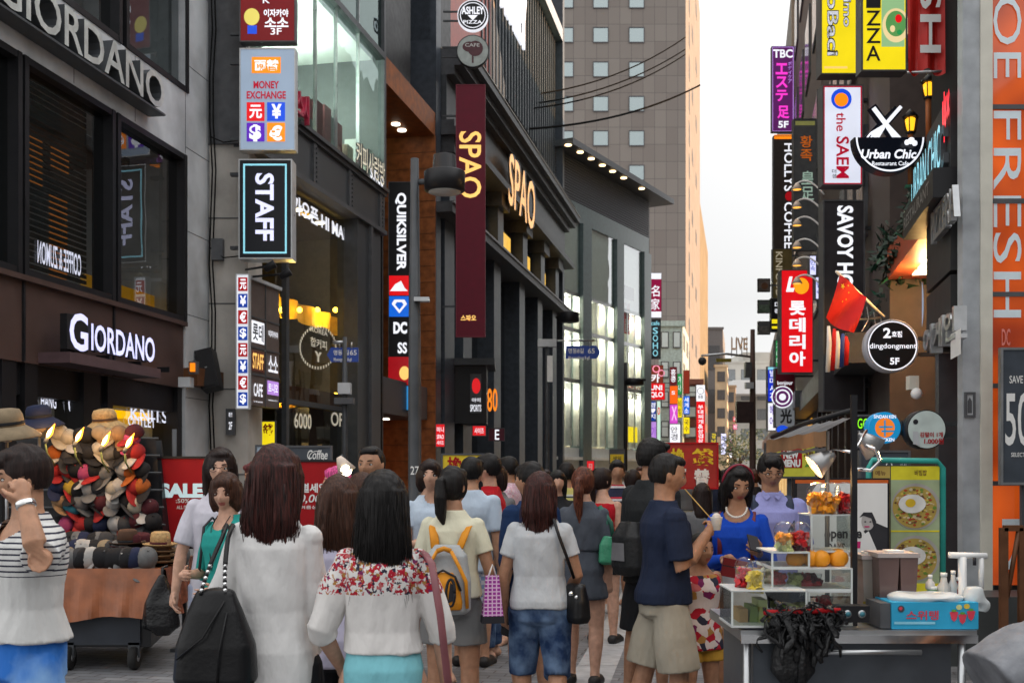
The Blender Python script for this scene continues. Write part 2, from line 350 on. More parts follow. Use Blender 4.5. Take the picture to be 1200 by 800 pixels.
b.text(G, 'G', (sa + .05, 3.66, sa + .5, 3.16), .30, K['ink'], px=False, bold=.03, depth=.06); b.text(G, 'IORDANO', (sa + .58, 3.57, sb - .02, 3.2), .30, K['ink'], px=False, bold=.03, depth=.06)
b.build('lettering', t)
# mirrored sign reflection painted as glowing letters on the upstairs window
MB().text(G, 'COFFEE & ZUMON', (44, 290, 95, 316), -.1, lit('reflected_letter_dim', 'd8dcf0', .7), mirror=True).build('painted_reflection', label='small mirrored white coffee sign reflection painted low on the upstairs window', cat='window reflection')
# concrete pillar
b = MB(); b.box(-5.32, -4.64, 19.5, 20.6, 0, 22, K['conc'])
for z in (1.5, 3.0, 4.5, 6.0, 7.5, 8.95, 10.3): b.box(-5.33, -4.63, 19.49, 20.6, z, z + .02, K['char'])
b.build('concrete_pillar', label='tall stained concrete pillar between clothing shop and coffee shop', cat='pillar')
b = MB()
for (du, amp) in ((247, .03), (251, .05)):
    b.tube([P(du + math.sin(i * 1.9) * 2, -20 + i * 55, 19.38) for i in range(11)], .014, K['cable'], 5)
b.tube([P(246, 160, 19.4), P(262, 167, 19.35), P(278, 165, 19.3)], .012, K['cable'], 5)
b.tube([P(246, 290, 19.4), P(262, 302, 19.35), P(282, 300, 19.3)], .012, K['cable'], 5)
b.box(-5.25, -5.05, 19.35, 19.48, P(0, 305, 19.4).z, P(0, 280, 19.4).z, K['char']); b.build('cable_run', label='black cables running down the seam beside the concrete pillar', cat='cable')
# ------------------------------------------------------------------ coffee shop with glass front (L2)
sP, sE = L2.s(291), L2.s(451)
cof = thing('coffee_shop', 'dark steel and glass coffee shop with riveted beam and glass upper floor', 'building', L2.w((sP + sE) / 2, 0))
b = MB(); b.fbox(L2, sP, sE, 7.31, 8.25, -.5, 0, K['dark']); b.fbox(L2, sP, sE, 7.26, 7.36, -.5, .06, K['char']); b.fbox(L2, sP, sE, 8.19, 8.28, -.5, .06, K['char'])
for u in (366, 408, 444): s = L2.s(u); b.fbox(L2, s, s + .18, 7.36, 8.19, 0, .035, K['char'])
for u in (368, 410, 446):
    s = L2.s(u)
    for k in range(8): b.fbox(L2, s + .02, s + .06, 7.4 + k * .095, 7.44 + k * .095, .035, .06, K['dark'])
b.build('beam', cof)
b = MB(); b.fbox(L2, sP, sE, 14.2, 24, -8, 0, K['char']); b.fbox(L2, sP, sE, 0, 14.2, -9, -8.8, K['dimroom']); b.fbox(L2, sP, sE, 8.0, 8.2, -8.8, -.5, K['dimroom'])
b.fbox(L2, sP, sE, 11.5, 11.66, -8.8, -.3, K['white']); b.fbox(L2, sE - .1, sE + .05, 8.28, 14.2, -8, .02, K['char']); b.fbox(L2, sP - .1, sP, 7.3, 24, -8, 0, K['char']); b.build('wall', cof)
for (z0, z1) in ((8.28, 11.48), (11.62, 14.2)):
    fo = MB().fbox(L2, sP, sE - .1, z1, z1 + .14, -.2, .05, K['dark']).build('window', cof)
    b = MB(); b.fquad(L2, sP, sE - .1, z0, z1, -.06, g_green); b.build('pane', fo)
    b = MB()
    for u in (372, 396, 422): s = L2.s(u); b.fbox(L2, s, s + .025, z0, z1, -.1, -.02, K['steel'])
    b.build('glazing_bar', fo)
b = MB(); wi = mat('pale_room', (.42, .44, .43), .8)
b.fbox(L2, sP + .1, sE - .2, 8.3, 11.4, -4.0, -3.9, wi)
for k in range(3): b.fbox(L2, sP + 1, sP + 2.6, 8.8 + k * .95, 9.1 + k * .95, -2.9, -2.4, K['white'])
b.fbox(L2, sP + 3.2, sP + 4.2, 8.3, 10.1, -2.8, -2.5, K['dwood']); b.fbox(L2, sP + .4, sP + 1.0, 8.3, 9.6, -1.5, -1.2, lit('lit_room_cream', 'e0c890', .55))
for u in (399, 418, 436): s, z = L2.px(u, 40, -2); b.fbox(L2, s, s + .5, 10.7, 10.85, -2.4, -2.1, lit('lit_tube', 'e4efb8', 1.6))
b.build('upstairs_room', cof)
for u in (385, 425):
    s = L2.s(u - 6); ld = bpy.data.lights.new('room_light', 'POINT'); ld.energy = 90; ld.color = (.9, 1, .85); ld.shadow_soft_size = .3; lo = bpy.data.objects.new('room_light', ld); COL.objects.link(lo); lo.location = L2.w(s, 10.6, -1.6)
# things standing along the beam inside the glass: pots, red boards
b = MB()
for (u, m_, h) in ((381, K['maroon'], 1.0), (391, mat('rose_board', (.35, .1, .12), .6), 1.05), (398, K['steel'], .9), (404, mat('rose_board', (.35, .1, .12), .6), .9), (372, K['char'], .5), (417, mat('skin_ball', (.5, .38, .3), .6), .6), (428, K['white'], .9), (441, K['cream'], .9)):
    s = L2.s(u); MB().fbox(L2, s, s + .38, 8.3, 8.3 + h, -.5, -.2, m_).build('display_board', cof)
b = MB(); b.text(L2, '스시', (346, 108, 360, 142), .16, mat('red_letter', (.4, .02, .06), .4), depth=.1); b.text(L2, '커피사랑방', (418, 178, 451, 206), .14, K['dark'], depth=.06); b.text(L2, '커피사랑방', (418, 178, 451, 206), .205, lit('lit_letter_cream', 'e8e0c8', .75), bold=0)
b.fbox(L2, L2.s(346), L2.s(451), 8.28, 8.36, 0, .12, K['dark']); b.text(L2, 'since', (434, 196, 449, 214), .14, L_['white'])
b.build('letter_sign', label='small pale and red letters standing on the coffee shop beam', cat='shop sign')
# recessed glass front below
R_ = -.35
b = MB(); b.fbox(L2, sP, sE, 7.2, 7.3, -6, -.5, mat('soffit_brown', (.05, .035, .025), .5))
b.fbox(L2, L2.s(420), L2.s(447), 0, 7.26, -.5, -.02, K['dark']); b.fbox(L2, L2.s(433), L2.s(435), 0, 7.26, -.02, .05, K['char']); b.fbox(L2, L2.s(330, R_), L2.s(331, R_) + .1, 0, 7.2, R_, R_ + .1, K['dark']); b.build('frame', cof)
b = MB()
for (u, v) in ((349, 220), (362, 231), (375, 241), (357, 244)):
    p = L2.px(u, v, -.9)[0]; MB().lathe([(.11, 7.17), (.11, 7.2)], L_['lamp'] if v != 244 else L_['amber'], L2.w(p, 0, -.9), 14).build('downlight', cof)
fo = MB().fbox(L2, L2.s(328, R_), L2.s(421, R_), 2.9, 3.0, R_ - .05, R_ + .05, K['dark']).build('shop_window', cof)
MB().fquad(L2, L2.s(322, R_), L2.s(425, R_), 0, 7.2, R_, glass('cafe_glass', (.62, .62, .58), .07, .01, .1)).build('pane', fo)
b = MB()
b.fbox(L2, sP - 1, sE + 2, 0, 7.2, -6.2, -6.0, mat('olive_wall', (.10, .085, .05), .7)); b.fbox(L2, sP - 1, sE + 2, 3.0, 3.3, -6, R_ - .1, K['dwood'])
b.fbox(L2, sE - .12, sE - .06, 0, 7.2, -6, -.5, MC['olive_wall']); b.build('room', cof)
b = MB(); ye = mat('yellow_drape', (.78, .48, .03), .7, var=.2)
for (va, vb, oo) in ((362, 380, -1.0), (462, 478, -.9)):
    s0, z1 = L2.px(316, va, oo); s1, _ = L2.px(424, va, oo); z0 = L2.px(370, vb, oo)[1]; z1 = L2.px(370, va, oo)[1]
    n = 40
    for i in range(n):
        a0, a1 = s0 + (s1 - s0) * i / n, s0 + (s1 - s0) * (i + 1) / n; e0, e1 = oo + .08 * math.sin(i * .9), oo + .08 * math.sin((i + 1) * .9)
        b.quad([L2.w(a0, z0 - .1 * abs(math.sin(i * .3)), e0), L2.w(a1, z0 - .1 * abs(math.sin((i + 1) * .3)), e1), L2.w(a1, z1, e1), L2.w(a0, z1, e0)], ye)
b.build('valance', cof)
b = MB()
for (v, oo) in ((363, -.8), (463, -.7)):
    for k in range(5):
        s, z = L2.px(330 + k * 21, v, oo); c = L2.w(s, z, oo); MB().ball(c, .06, lit('bulb_amber', 'ffc030', 30), 8).build('bulb', cof)
for (v, u) in ((372, 345), (372, 392), (470, 345), (470, 392)):
    s, z = L2.px(u, v, -.6); ld = bpy.data.lights.new('valance_light', 'POINT'); ld.energy = 14; ld.color = (1, .68, .2); ld.shadow_soft_size = .08; lo = bpy.data.objects.new('valance_light', ld); COL.objects.link(lo); lo.location = L2.w(s, z, -.6)
b = MB(); ew = lit('lit_emblem', 'cfc8b4', .5)
for k in range(40):
    a = k * 2 * math.pi / 40; u, v = 373 + 21 * math.cos(a), 407 + 24 * math.sin(a); s, z = L2.px(u, v, R_ + .02); b.fbox(L2, s - .02, s + .03, z - .03, z + .03, R_ + .01, R_ + .015, ew)
b.text(L2, '합커피', (364, 397, 383, 408), R_ + .01, ew); b.text(L2, 'Y', (369, 412, 377, 424), R_ + .01, ew, bold=.05); b.text(L2, 'KOREA', (364, 385, 384, 391), R_ + .01, ew)
b.text(L2, '가오픈 HI MARKS', (343, 250, 418, 270), R_ + .01, L_['white'], bold=.03); b.text(L2, '6000', (345, 484, 365, 502), R_ + .01, ew); b.text(L2, 'OPEN', (388, 484, 416, 500), R_ + .01, ew)
b.build('window_writing', cof)
b = MB(); b.fbox(L2, L2.s(345), L2.s(420), 0, .9, -1.5, -1.1, K['dwood']); b.fbox(L2, L2.s(340), L2.s(420), .95, 1.9, -1.8, -1.7, lit('lit_back_bar', 'd8d49a', .5))
b.fbox(L2, L2.s(386), L2.s(402), 0, 2.9, -.8, R_ - .1, K['black']); b.build('bar_counter', cof)
# wood lined recess and dark column (L2b)
rec = thing('entrance_recess', 'tall orange wood lined entrance recess with projecting wood canopy', 'building', L2.w(L2.s(482), 0, -2))
s0, s1 = L2.s(453), L2.s(512)
b = MB(); b.fbox(L2, s0, s1, 11.05, 11.7, -5, -.05, K['wood']); b.build('canopy', rec)
b = MB(); b.fbox(L2, s1 - .08, s1, 0, 11.05, -2.2, -.03, K['wood'])
for k in range(24): b.fbox(L2, s1 - .09, s1 - .08, k * .46, k * .46 + .012, -2.2, -.03, K['dwood'])
b.build('wood_wall', rec)
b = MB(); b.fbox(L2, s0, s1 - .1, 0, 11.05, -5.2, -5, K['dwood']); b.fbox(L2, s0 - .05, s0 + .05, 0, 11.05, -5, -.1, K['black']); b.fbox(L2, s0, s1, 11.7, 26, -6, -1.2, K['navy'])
b.fbox(L2, s0 + 1.2, s0 + 3.3, 11.7, 26, -1.2, -.4, K['black']); b.build('wall', rec)
b = MB()
for u in (472, 479):
    s = L2.s(u, -.6); MB().lathe([(.12, 11.02), (.12, 11.05)], L_['lamp'], L2.w(s, 0, -.8), 14).build('downlight', rec)
b = MB(); b.fbox(L2, s0 + .3, s1 - .3, 3.0, 3.9, -2.0, -.2, K['dark']); b.fbox(L2, s0 + .3, s1 - .3, 0, 3, -3.0, -2.9, lit('lit_entrance', 'd07018', .35)); b.fbox(L2, s0 + .3, s0 + 1.6, 0, 2.6, -2.6, -2.5, K['dwood'])
for k in range(4): b.fbox(L2, s0 + .7 + k * .8, s0 + .9 + k * .8, 2.97, 2.999, -1.2, -1.0, L_['lamp'])
b.build('entrance_box', rec)
# ------------------------------------------------------------------ dark columned fashion store (L3)
s0, s1 = L2.s(512), L2.s(659)
D3 = thing('dark_fashion_store', 'dark fashion store with heavy cornice, lit clerestory windows and pilasters', 'building', L2.w((s0 + s1) / 2, 0))
b = MB(); b.fbox(L2, s0, s1, 0, 26, -9, -1.0, K['char']); b.fbox(L2, s0, s0 + .5, 0, 26, -3, -.02, K['navy']); b.fbox(L2, s1 - .5, s1, 0, 26, -3, .1, K['navy']); b.build('wall', D3)
b = MB()
for (z0, z1, o) in ((11.27, 11.5, .55), (11.5, 11.7, .35), (11.7, 13.0, .12), (13.0, 13.25, .35), (13.25, 13.5, .6), (13.5, 13.75, .8)): b.fbox(L2, s0 + .6, s1 + (.3 if o > .4 else 0), z0, z1, -1, o, K['char'] if o != .12 else K['dark'])
b.fbox(L2, s0 + .6, s1 + .35, 13.752, 13.79, -1, .83, mat('pale_capping', (.38, .35, .3), .5)); b.build('cornice', D3)
pil = [512.8, 531, 556, 583, 611, 634, 655]
ps = [L2.s(u) for u in (527, 548, 583, 612, 633, 650)]
b = MB()
for s in ps:
    b = MB(); b.fbox(L2, s - .55, s + .55, 0, 8.9, -1, .0, K['navy']); b.fbox(L2, s - .45, s + .45, 9.2, 11.27, -1, .12, K['navy']); b.fbox(L2, s - .65, s + .65, 10.8, 11.27, -1, .3, K['char']); b.build('pilaster', D3)
b = MB(); b.fbox(L2, s0, s1, 8.9, 9.2, -1, .45, K['char']); b.fbox(L2, s0, s1, 9.15, 9.22, .45, .5, mat('pale_capping2', (.25, .25, .26), .5)); b.build('ledge', D3)
for i in range(len(ps) - 1):
    a, c = ps[i] + .5, ps[i + 1] - .5
    m_ = (a + c) / 2; w = min(1.4, (c - a) * .4)
    fo = MB().fbox(L2, m_ - w - .1, m_ + w + .1, 9.25, 10.6, -.9, -.3, K['dark']).build('clerestory_window', D3)
    b = MB()
    for k in range(5): x = m_ - w + k * (2 * w / 5); b.fbox(L2, x + .05, x + 2 * w / 5 - .05, 9.4, 10.5, -.3, -.28, lit('lit_clerestory', 'ffc95a', .95))
    b.build('pane', fo)
    MB().fquad(L2, a, c, .4, 8.7, -.6, g_dark).build('shop_window', D3)
    b = MB(); b.fbox(L2, a + .2, a + .45, 3.4, 8.5, -.55, -.5, lit('lit_slit', 'b8d0d8', .45)); b.fbox(L2, c - .9, c - .3, 4, 7, -.95, -.9, K['maroon']); b.build('slit_light', D3)
# upper storey with teal slatted glass
tg = mat('teal_slat_glass', (.10, .24, .26), .15, spec=.8, scale=.6, var=.35)
b = MB(); us = L2.s(572)
b.fbox(L2, us, s1 - .7, 13.8, 22, -.9, -.3, tg); k = 0
while us + k * .55 < s1 - .8: b.fbox(L2, us + k * .55, us + k * .55 + .1, 15.2, 22, -.3, -.2, K['dark']); k += 1
b.fbox(L2, us - 4.2, us + 1.5, 13.8, 22, -.9, -.25, mat('salmon_panel', (.42, .14, .12), .5)); b.fbox(L2, s0, us - 4.2, 13.8, 26, -1, -.2, K['black'])
b.build('upper_window', D3)
b = MB(); zz = 14.1
b.quad([L2.w(us + 1.5, 15.2, -.24), L2.w(s1 - 2.5, 13.85, -.24), L2.w(s1 - .8, 13.85, -.24), L2.w(s1 - .8, 15.0, -.24), L2.w(us + 4.2, 19.5, -.24), L2.w(us + 1.5, 22, -.24)][0:1] + [L2.w(us + 1.5, 22, -.24), L2.w(us + 1.5, 15.2, -.24)][0:0] + [L2.w(us + 5.5, 13.85, -.24), L2.w(us + 1.5, 19.0, -.24)], mat('tan_panel', (.40, .33, .27), .55))
b.fbox(L2, us + 1, s1 - .3, 22, 22.6, -1, .1, K['steel']); b.build('sloping_panel', D3)
b = MB()
for k in range(14): s = us + k * .8; b.tube([L2.w(s, 13.8, .6), L2.w(s, 14.25 + .12 * (k % 2), .6)], .02, K['black'], 5)
b.tube([L2.w(us, 14.2, .6), L2.w(s1, 14.2, .6)], .025, K['black'], 5); b.build('railing', D3)
MB().text(L2, 'SPAO', (596, 196, 627, 256), .45, K['dark'], depth=.1, bold=.02, shear=.15).text(L2, 'SPAO', (596, 196, 627, 256), .56, lit('lit_spao', 'ffb45a', .95), bold=.01, shear=.15).build('letter_sign', label='gold lit letters leaning on the dark store cornice', cat='shop sign')
MB().text(L2, 'ASHLEY', (587, -30, 616, 36), .1, L_['white'], depth=.1, bold=.02).build('letter_sign', label='white letters high on the teal slatted upper floor', cat='shop sign')
# black lower canopy unit
b = MB(); fr = front(33.5); b.shape
un = thing('canopy_unit', 'black boxed shop canopy with red round emblem beside the maroon banner', 'shop canopy', P(552, 551, 33.5))
b = MB(); x0, x1 = P(527, 0, 33.5).x, P(570, 0, 33.5).x; b.box(x0, x1, 33.5, 35.5, 3.0, 4.75, K['black']); b.box(x0 - .1, x1 + .25, 33.3, 35.7, 4.75, 4.95, K['dark']); b.build('box', un)
fr2 = Frame(x1 + .02, 33.5, .2077, 1)
b = MB(); fq = front(33.46); b.shape(fq, 'rect', (551, 438, 564, 484), 0, K['char']); b.shape(fq, 'disc', (558, 452, 5, 9), .006, L_['red']); b.text(fq, '아이', (553, 466, 563, 471), .006, L_['white']); b.text(fq, 'SPORTS', (551, 474, 564, 482), .006, L_['white']); b.build('sign_face', un)
b = MB(); b.text(fq, '80', (571, 455, 583, 482), 0, L_['orange'], depth=.1); b.build('letter_sign', label='small orange numerals glowing beside the black canopy box', cat='shop sign')
# ------------------------------------------------------------------ glass clothing store set at an angle (L4)
U4 = Frame(2.47, 53.6, .546, 1); e1 = U4.s(761); r1 = U4.s(771)
U = thing('glass_store', 'pale glass store with teal piers under a dark louvred roof', 'building', U4.w(e1 / 2, 0))
b = MB(); b.fbox(U4, -1, e1, 0, 16.9, -10, -2.2, mat('pale_interior', (.6, .57, .48), .8)); b.fbox(U4, e1 - .1, e1, 0, 14.8, -2.2, 0, K['char']); b.build('wall', U)
b = MB(); b.fbox(U4, -1, r1, 16.95, 17.25, -8, 1.0, K['char']); b.build('roof', U)
b = MB(); b.fbox(U4, -1, e1, 14.85, 16.95, -2, -.06, K['black'])
for k in range(16): b.fbox(U4, -1, e1, 14.88 + k * .13, 14.94 + k * .13, -.06, .03, K['char'])
b.build('louvres', U)
b = MB()
for u in (667, 681, 694, 707, 719, 732, 753): s = U4.s(u, .8); MB().lathe([(.16, 16.9), (.16, 16.94)], L_['spot'], U4.w(s, 0, .75), 12).build('downlight', U)
tp = mat('teal_grey_pier', (.10, .135, .14), .35)
b = MB(); b.fbox(U4, -1, e1, 13.9, 14.85, -.6, .0, tp)
b.build('fascia', U)
for (ua, ub) in ((681, 691), (721, 729), (753, 761)): MB().fbox(U4, U4.s(ua), U4.s(ub), 0, 13.9, -.6, .12, tp).build('pier', U)
bays = [(-.9, U4.s(681)), (U4.s(691), U4.s(721)), (U4.s(729), U4.s(753))]
b = MB()
for (a, c) in bays: b.fbox(U4, a, c, 10.3, 13.88, -.5, -.15, mat('white_blind_panel', (.68, .72, .73), .4, var=.05))
a, c = bays[2]; b.fbox(U4, a + .6, a + 2.0, 11.0, 11.7, -.15, -.13, K['char']); b.build('white_panel', U)
b = MB(); [b.fquad(U4, a, c, 10.3, 13.88, -.05, glass('store_glass', (.74, .80, .76), .2, .02, .1)) for (a, c) in bays]; b.build('pane', U)
b = MB()
for (a, c) in bays: b.fbox(U4, a, c, 0, 2.7, -.6, -.1, mat('base_band', (.6, .63, .65), .5, var=.06)); b.fbox(U4, a, c, 2.1, 2.25, -.1, .1, K['white'])
b.build('base_wall', U)
for (z0, z1) in ((2.8, 5.9), (6.1, 8.4), (8.6, 10.2)):
    for (a, c) in bays:
        f_ = MB(); n = 3
        f_.fbox(U4, a, c, z1, z1 + .2, -.5, -.05, K['steel'])
        for k in range(n + 1): x = a + (c - a) * k / n; f_.fbox(U4, x - .05, x + .05, z0, z1, -.4, -.08, K['steel'])
        fo = f_.build('window', U); MB().fquad(U4, a, c, z0, z1, -.25, glass('store_glass', (.74, .80, .76), .2, .02, .1)).build('pane', fo)
b = MB(); cl = lit('lit_store', 'efe6c4', .62); cu_ = mat('cream_curtain', (.62, .58, .46), .8)
for (z0, z1) in ((2.8, 5.9), (6.1, 8.4), (8.6, 10.2)):
    for i in range(34): s = -.8 + i * .37; h = .25 * ((i * 7) % 3); (b.fbox(U4, s, s + .22, z0, z1 - h, -1.2, -1.15, cl if (i * 5) % 7 < 3 else cu_))
b.build('curtains', U)
for (a, c) in bays:
    for z in (5.3, 7.9, 9.8): ld = bpy.data.lights.new('store_light', 'POINT'); ld.energy = 70; ld.color = (1, .93, .75); ld.shadow_soft_size = .3; lo = bpy.data.objects.new('store_light', ld); COL.objects.link(lo); lo.location = U4.w((a + c) / 2, z, -.75)
b = MB(); r5 = mat('red_print', (.5, .03, .04), .6)
for r_, ch in (((729, 354, 738, 392), None),):
    s, z1 = U4.px(731, 356, -.1); b.shape(U4, 'rect', (731, 355, 738, 391), -.15, r5); b.text(U4, '유니', (732, 358, 737, 372), -.14, K['paper']); b.text(U4, '클로', (732, 374, 737, 389), -.14, K['paper'])
b.text(U4, 'UNIQLO', (733, 452, 750, 459), -.14, r5); b.text(U4, 'UT', (735, 461, 749, 468), -.14, K['paper']); b.build('window_writing', U)
b = MB(); b.shape(U4, 'rect', (736, 500, 747, 518), -.14, L_['yel']); b.build('window_poster', U)
# ------------------------------------------------------------------ office tower and lower far buildings
tm = bpy.data.materials.new('tower_panels'); tm.use_nodes = True
N = tm.node_tree.nodes; L = tm.node_tree.links; pb = N['Principled BSDF']; tc = N.new('ShaderNodeTexCoord')
sx = N.new('ShaderNodeSeparateXYZ'); L.new(tc.outputs['Object'], sx.inputs[0]); cx = N.new('ShaderNodeCombineXYZ')
ad = N.new('ShaderNodeMath'); ad.operation = 'ADD'; L.new(sx.outputs[0], ad.inputs[0]); L.new(sx.outputs[1], ad.inputs[1]); L.new(ad.outputs[0], cx.inputs[0]); L.new(sx.outputs[2], cx.inputs[1])
br = N.new('ShaderNodeTexBrick'); br.offset = 0; br.inputs['Scale'].default_value = 1; br.inputs['Brick Width'].default_value = 1.15; br.inputs['Row Height'].default_value = 1.7; br.inputs['Mortar Size'].default_value = .022
br.inputs['Color1'].default_value = (.22, .195, .18, 1); br.inputs['Color2'].default_value = (.26, .235, .215, 1); br.inputs['Mortar'].default_value = (.13, .12, .115, 1); L.new(cx.outputs[0], br.inputs['Vector'])
L.new(br.outputs[0], pb.inputs['Base Color']); pb.inputs['Roughness'].default_value = .7; pb.inputs['Specular IOR Level'].default_value = .12
TY = 110.0; TW = thing('office_tower', 'tall grey panelled office tower with small square windows behind the glass store', 'building', P(740, 551, TY))
xL, xR = P(560, 0, TY).x, P(803.5, 0, TY).x; ztop = 62; dpt = 37
b = MB(); sk = .2077
def sheared(x0, x1, y0, y1, z0, z1, m): b.hexa([(x0, y0, z0), (x1, y0, z0), (x1 + sk * (y1 - y0), y1, z0), (x0 + sk * (y1 - y0), y1, z0), (x0, y0, z1), (x1, y0, z1), (x1 + sk * (y1 - y0), y1, z1), (x0 + sk * (y1 - y0), y1, z1)], m)
sheared(xL, xR, TY, TY + dpt, 0, ztop, tm); b.build('wall', TW)
b = MB(); sheared(xR - 9 + sk * dpt, xR + sk * dpt, TY + dpt, TY + dpt + 34, 0, 37, mat('cream_stone', (.22, .18, .12), .8, scale=.4, spec=.1)); b.build('lower_block', TW)
rv = mat('window_reveal', (.10, .10, .11), .6); wg = mat('sky_glass', (.62, .72, .74), .06, 0, spec=1.0, var=.12, scale=.5)
wm = bpy.data.materials.new('reflective_pane'); wm.use_nodes = True; q = wm.node_tree.nodes['Principled BSDF']; q.inputs['Base Color'].default_value = (.46, .54, .55, 1); q.inputs['Metallic'].default_value = .75; q.inputs['Roughness'].default_value = .1
fT = front(TY)
for j in range(16):
    v = -402 + j * 40.3
    for u in (621, 663, 704, 746):
        s0, z1 = fT.px(u - 8.3, v - 8.2); s1, z0 = fT.px(u + 8.3, v + 8.2)
        if z0 < 3: continue
        fo = MB()
        for q in ((s0 - .06, s1 + .06, z1, z1 + .08), (s0 - .06, s1 + .06, z0 - .1, z0), (s0 - .07, s0, z0, z1), (s1, s1 + .07, z0, z1)): fo.fbox(fT, *q, 0, .08, rv)
        w_ = fo.build('window', TW)
        MB().fquad(fT, s0, s1, z0, z1, .02, wm).build('pane', w_)
sd_ = Frame(xR, TY, .2077, 1)
b = MB()
for j in range(17):
    z = 5 + j * 3.45
    for (q0, q1, qh) in ((6.8, 8.6, 2.3), (14, 16.5, 1.4), (24, 27, 1.4))[:3 if j % 2 else 1]: MB().fbox(sd_, q0, q1, z, z + qh, .0, .02, K['black']).build('side_window', TW)
def house(name, label, u0, u1, vt, Y, dep, m, rows, cols, wmat, vb=551, roof=None, sk=.2077):
    t = thing(name, label, 'building', P((u0 + u1) / 2, 551, Y) * 1 - Vector((0, 0, EYE)))
    x0, x1, z1 = P(u0, 0, Y).x, P(u1, 0, Y).x, P(0, vt, Y).z
    bb = MB(); bb.hexa([(x0, Y, 0), (x1, Y, 0), (x1 + sk * dep, Y + dep, 0), (x0 + sk * dep, Y + dep, 0), (x0, Y, z1), (x1, Y, z1), (x1 + sk * dep, Y + dep, z1), (x0 + sk * dep, Y + dep, z1)], m); bb.build('wall', t)
    bb = MB(); bb.box(x0 - .1, x1 + .15, Y - .15, Y + .5, z1 - .25, z1 + .12, roof or m); bb.build('parapet', t)
    f_ = front(Y); fs_ = Frame(x1, Y, sk, 1)
    wdt = (x1 - x0) / max(cols, 1); ht = (z1 - 3.6) / rows
    for r in range(rows):
        for c in range(cols):
            w_ = MB(); a = x0 + wdt * (c + .18); z = 3.4 + ht * r + .5; w_.box(a, a + wdt * .64, Y - .07, Y + .05, z, z + ht * .55, K['char']); wo = w_.build('window', t)
            MB().quad([(a + .06, Y - .075, z + .08), (a + wdt * .64 - .06, Y - .075, z + .08), (a + wdt * .64 - .06, Y - .075, z + ht * .55 - .06), (a + .06, Y - .075, z + ht * .55 - .06)], wmat).build('pane', wo)
    bb = MB()
    for r in range(rows):
        n = max(2, int(dep / 3.5))
        for c in range(n): z = 3.4 + ht * r + .5; MB().fbox(fs_, dep * (c + .2) / n, dep * (c + .7) / n, z, z + ht * .55, 0, .03, K['char']).build('side_window', t)
    return t
pg = mat('pale_green_render', (.42, .52, .50), .7); bl = mat('beige_render', (.50, .42, .30), .8, scale=.5); gr = mat('grey_render', (.16, .15, .15), .7); gw = mat('grey_white_render', (.50, .49, .45), .8, scale=.3, var=.12)
house('narrow_building', 'narrow pale green building with small balconies beyond the glass store', 772, 800, 378, 78, 9, pg, 4, 2, wg)
house('narrow_building', 'low brown shop building behind the pale green one', 798, 822, 446, 80, 14, mat('red_brown_render', (.20, .08, .06), .8), 3, 1, wg)
house('slab_building', 'dark grey windowless slab beside the sunlit tower', 826, 847, 384, 190, 25, gr, 3, 1, K['char'])
house('beige_building', 'beige walk up building far down the left side of the street', 838, 852, 428, 165, 16, bl, 5, 1, K['char'])
house('beige_building', 'small tan building next to the dark lane end', 850, 862, 452, 185, 10, mat('tan_render', (.42, .30, .2), .8), 4, 1, K['char'])
endb = house('department_store', 'broad pale grey building closing the end of the street', 846, 960, 424, 235, 30, gw, 5, 6, mat('dim_pane', (.22, .24, .25), .2), sk=0)
b = MB(); x0, x1 = P(846, 0, 230).x, P(960, 0, 230).x
b.box(x0 + 2, x1, 228, 235, P(0, 462, 230).z, P(0, 446, 230).z, K['white']); b.box(P(872, 0, 235).x, P(905, 0, 235).x, 236, 250, 20, P(0, 412, 235).z, gw); b.build('upper_band', endb)
b = MB(); fq = front(234); b.text(fq, 'LIVE', (857, 396, 876, 410), 0, mat('roof_letter_brown', (.25, .16, .1), .6), depth=.5)
for u in (858, 864, 870, 876): p = P(u, 412, 234); b.tube([p - Vector((0, -.6, 1)), p + Vector((0, .6, 3.2))], .1, K['dark'], 5)
b.build('roof_sign', label='small standing rooftop letters at the far end of the street', cat='rooftop sign')
# ------------------------------------------------------------------ right side
RF = Frame(1.88, 0, -.2077, -1)
def rs(u, o=0): return RF.s(u, o)
R1 = thing('restaurant_building', 'dark restaurant building with red canopy, yellow brick and panelled fascia', 'building', RF.w(rs(1080), 0))
a, c = rs(1038), rs(1121)
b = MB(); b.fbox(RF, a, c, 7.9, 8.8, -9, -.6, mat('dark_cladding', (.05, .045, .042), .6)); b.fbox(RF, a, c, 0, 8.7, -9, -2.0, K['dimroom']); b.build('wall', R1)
yb = bpy.data.materials.new('yellow_brick'); yb.use_nodes = True; N = yb.node_tree.nodes; L = yb.node_tree.links; tc = N.new('ShaderNodeTexCoord'); mp = N.new('ShaderNodeMapping'); mp.inputs['Rotation'].default_value = (math.radians(90), 0, math.radians(78)); L.new(tc.outputs['Object'], mp.inputs[0])
sx = N.new('ShaderNodeSeparateXYZ'); L.new(tc.outputs['Object'], sx.inputs[0]); cx = N.new('ShaderNodeCombineXYZ'); L.new(sx.outputs[1], cx.inputs[0]); L.new(sx.outputs[2], cx.inputs[1])
br = N.new('ShaderNodeTexBrick'); br.inputs['Scale'].default_value = 1; br.inputs['Brick Width'].default_value = .24; br.inputs['Row Height'].default_value = .085; br.inputs['Mortar Size'].default_value = .008
br.inputs['Color1'].default_value = (.42, .16, .05, 1); br.inputs['Color2'].default_value = (.55, .25, .08, 1); br.inputs['Mortar'].default_value = (.16, .08, .04, 1); L.new(cx.outputs[0], br.inputs['Vector']); L.new(br.outputs[0], N['Principled BSDF'].inputs['Base Color'])
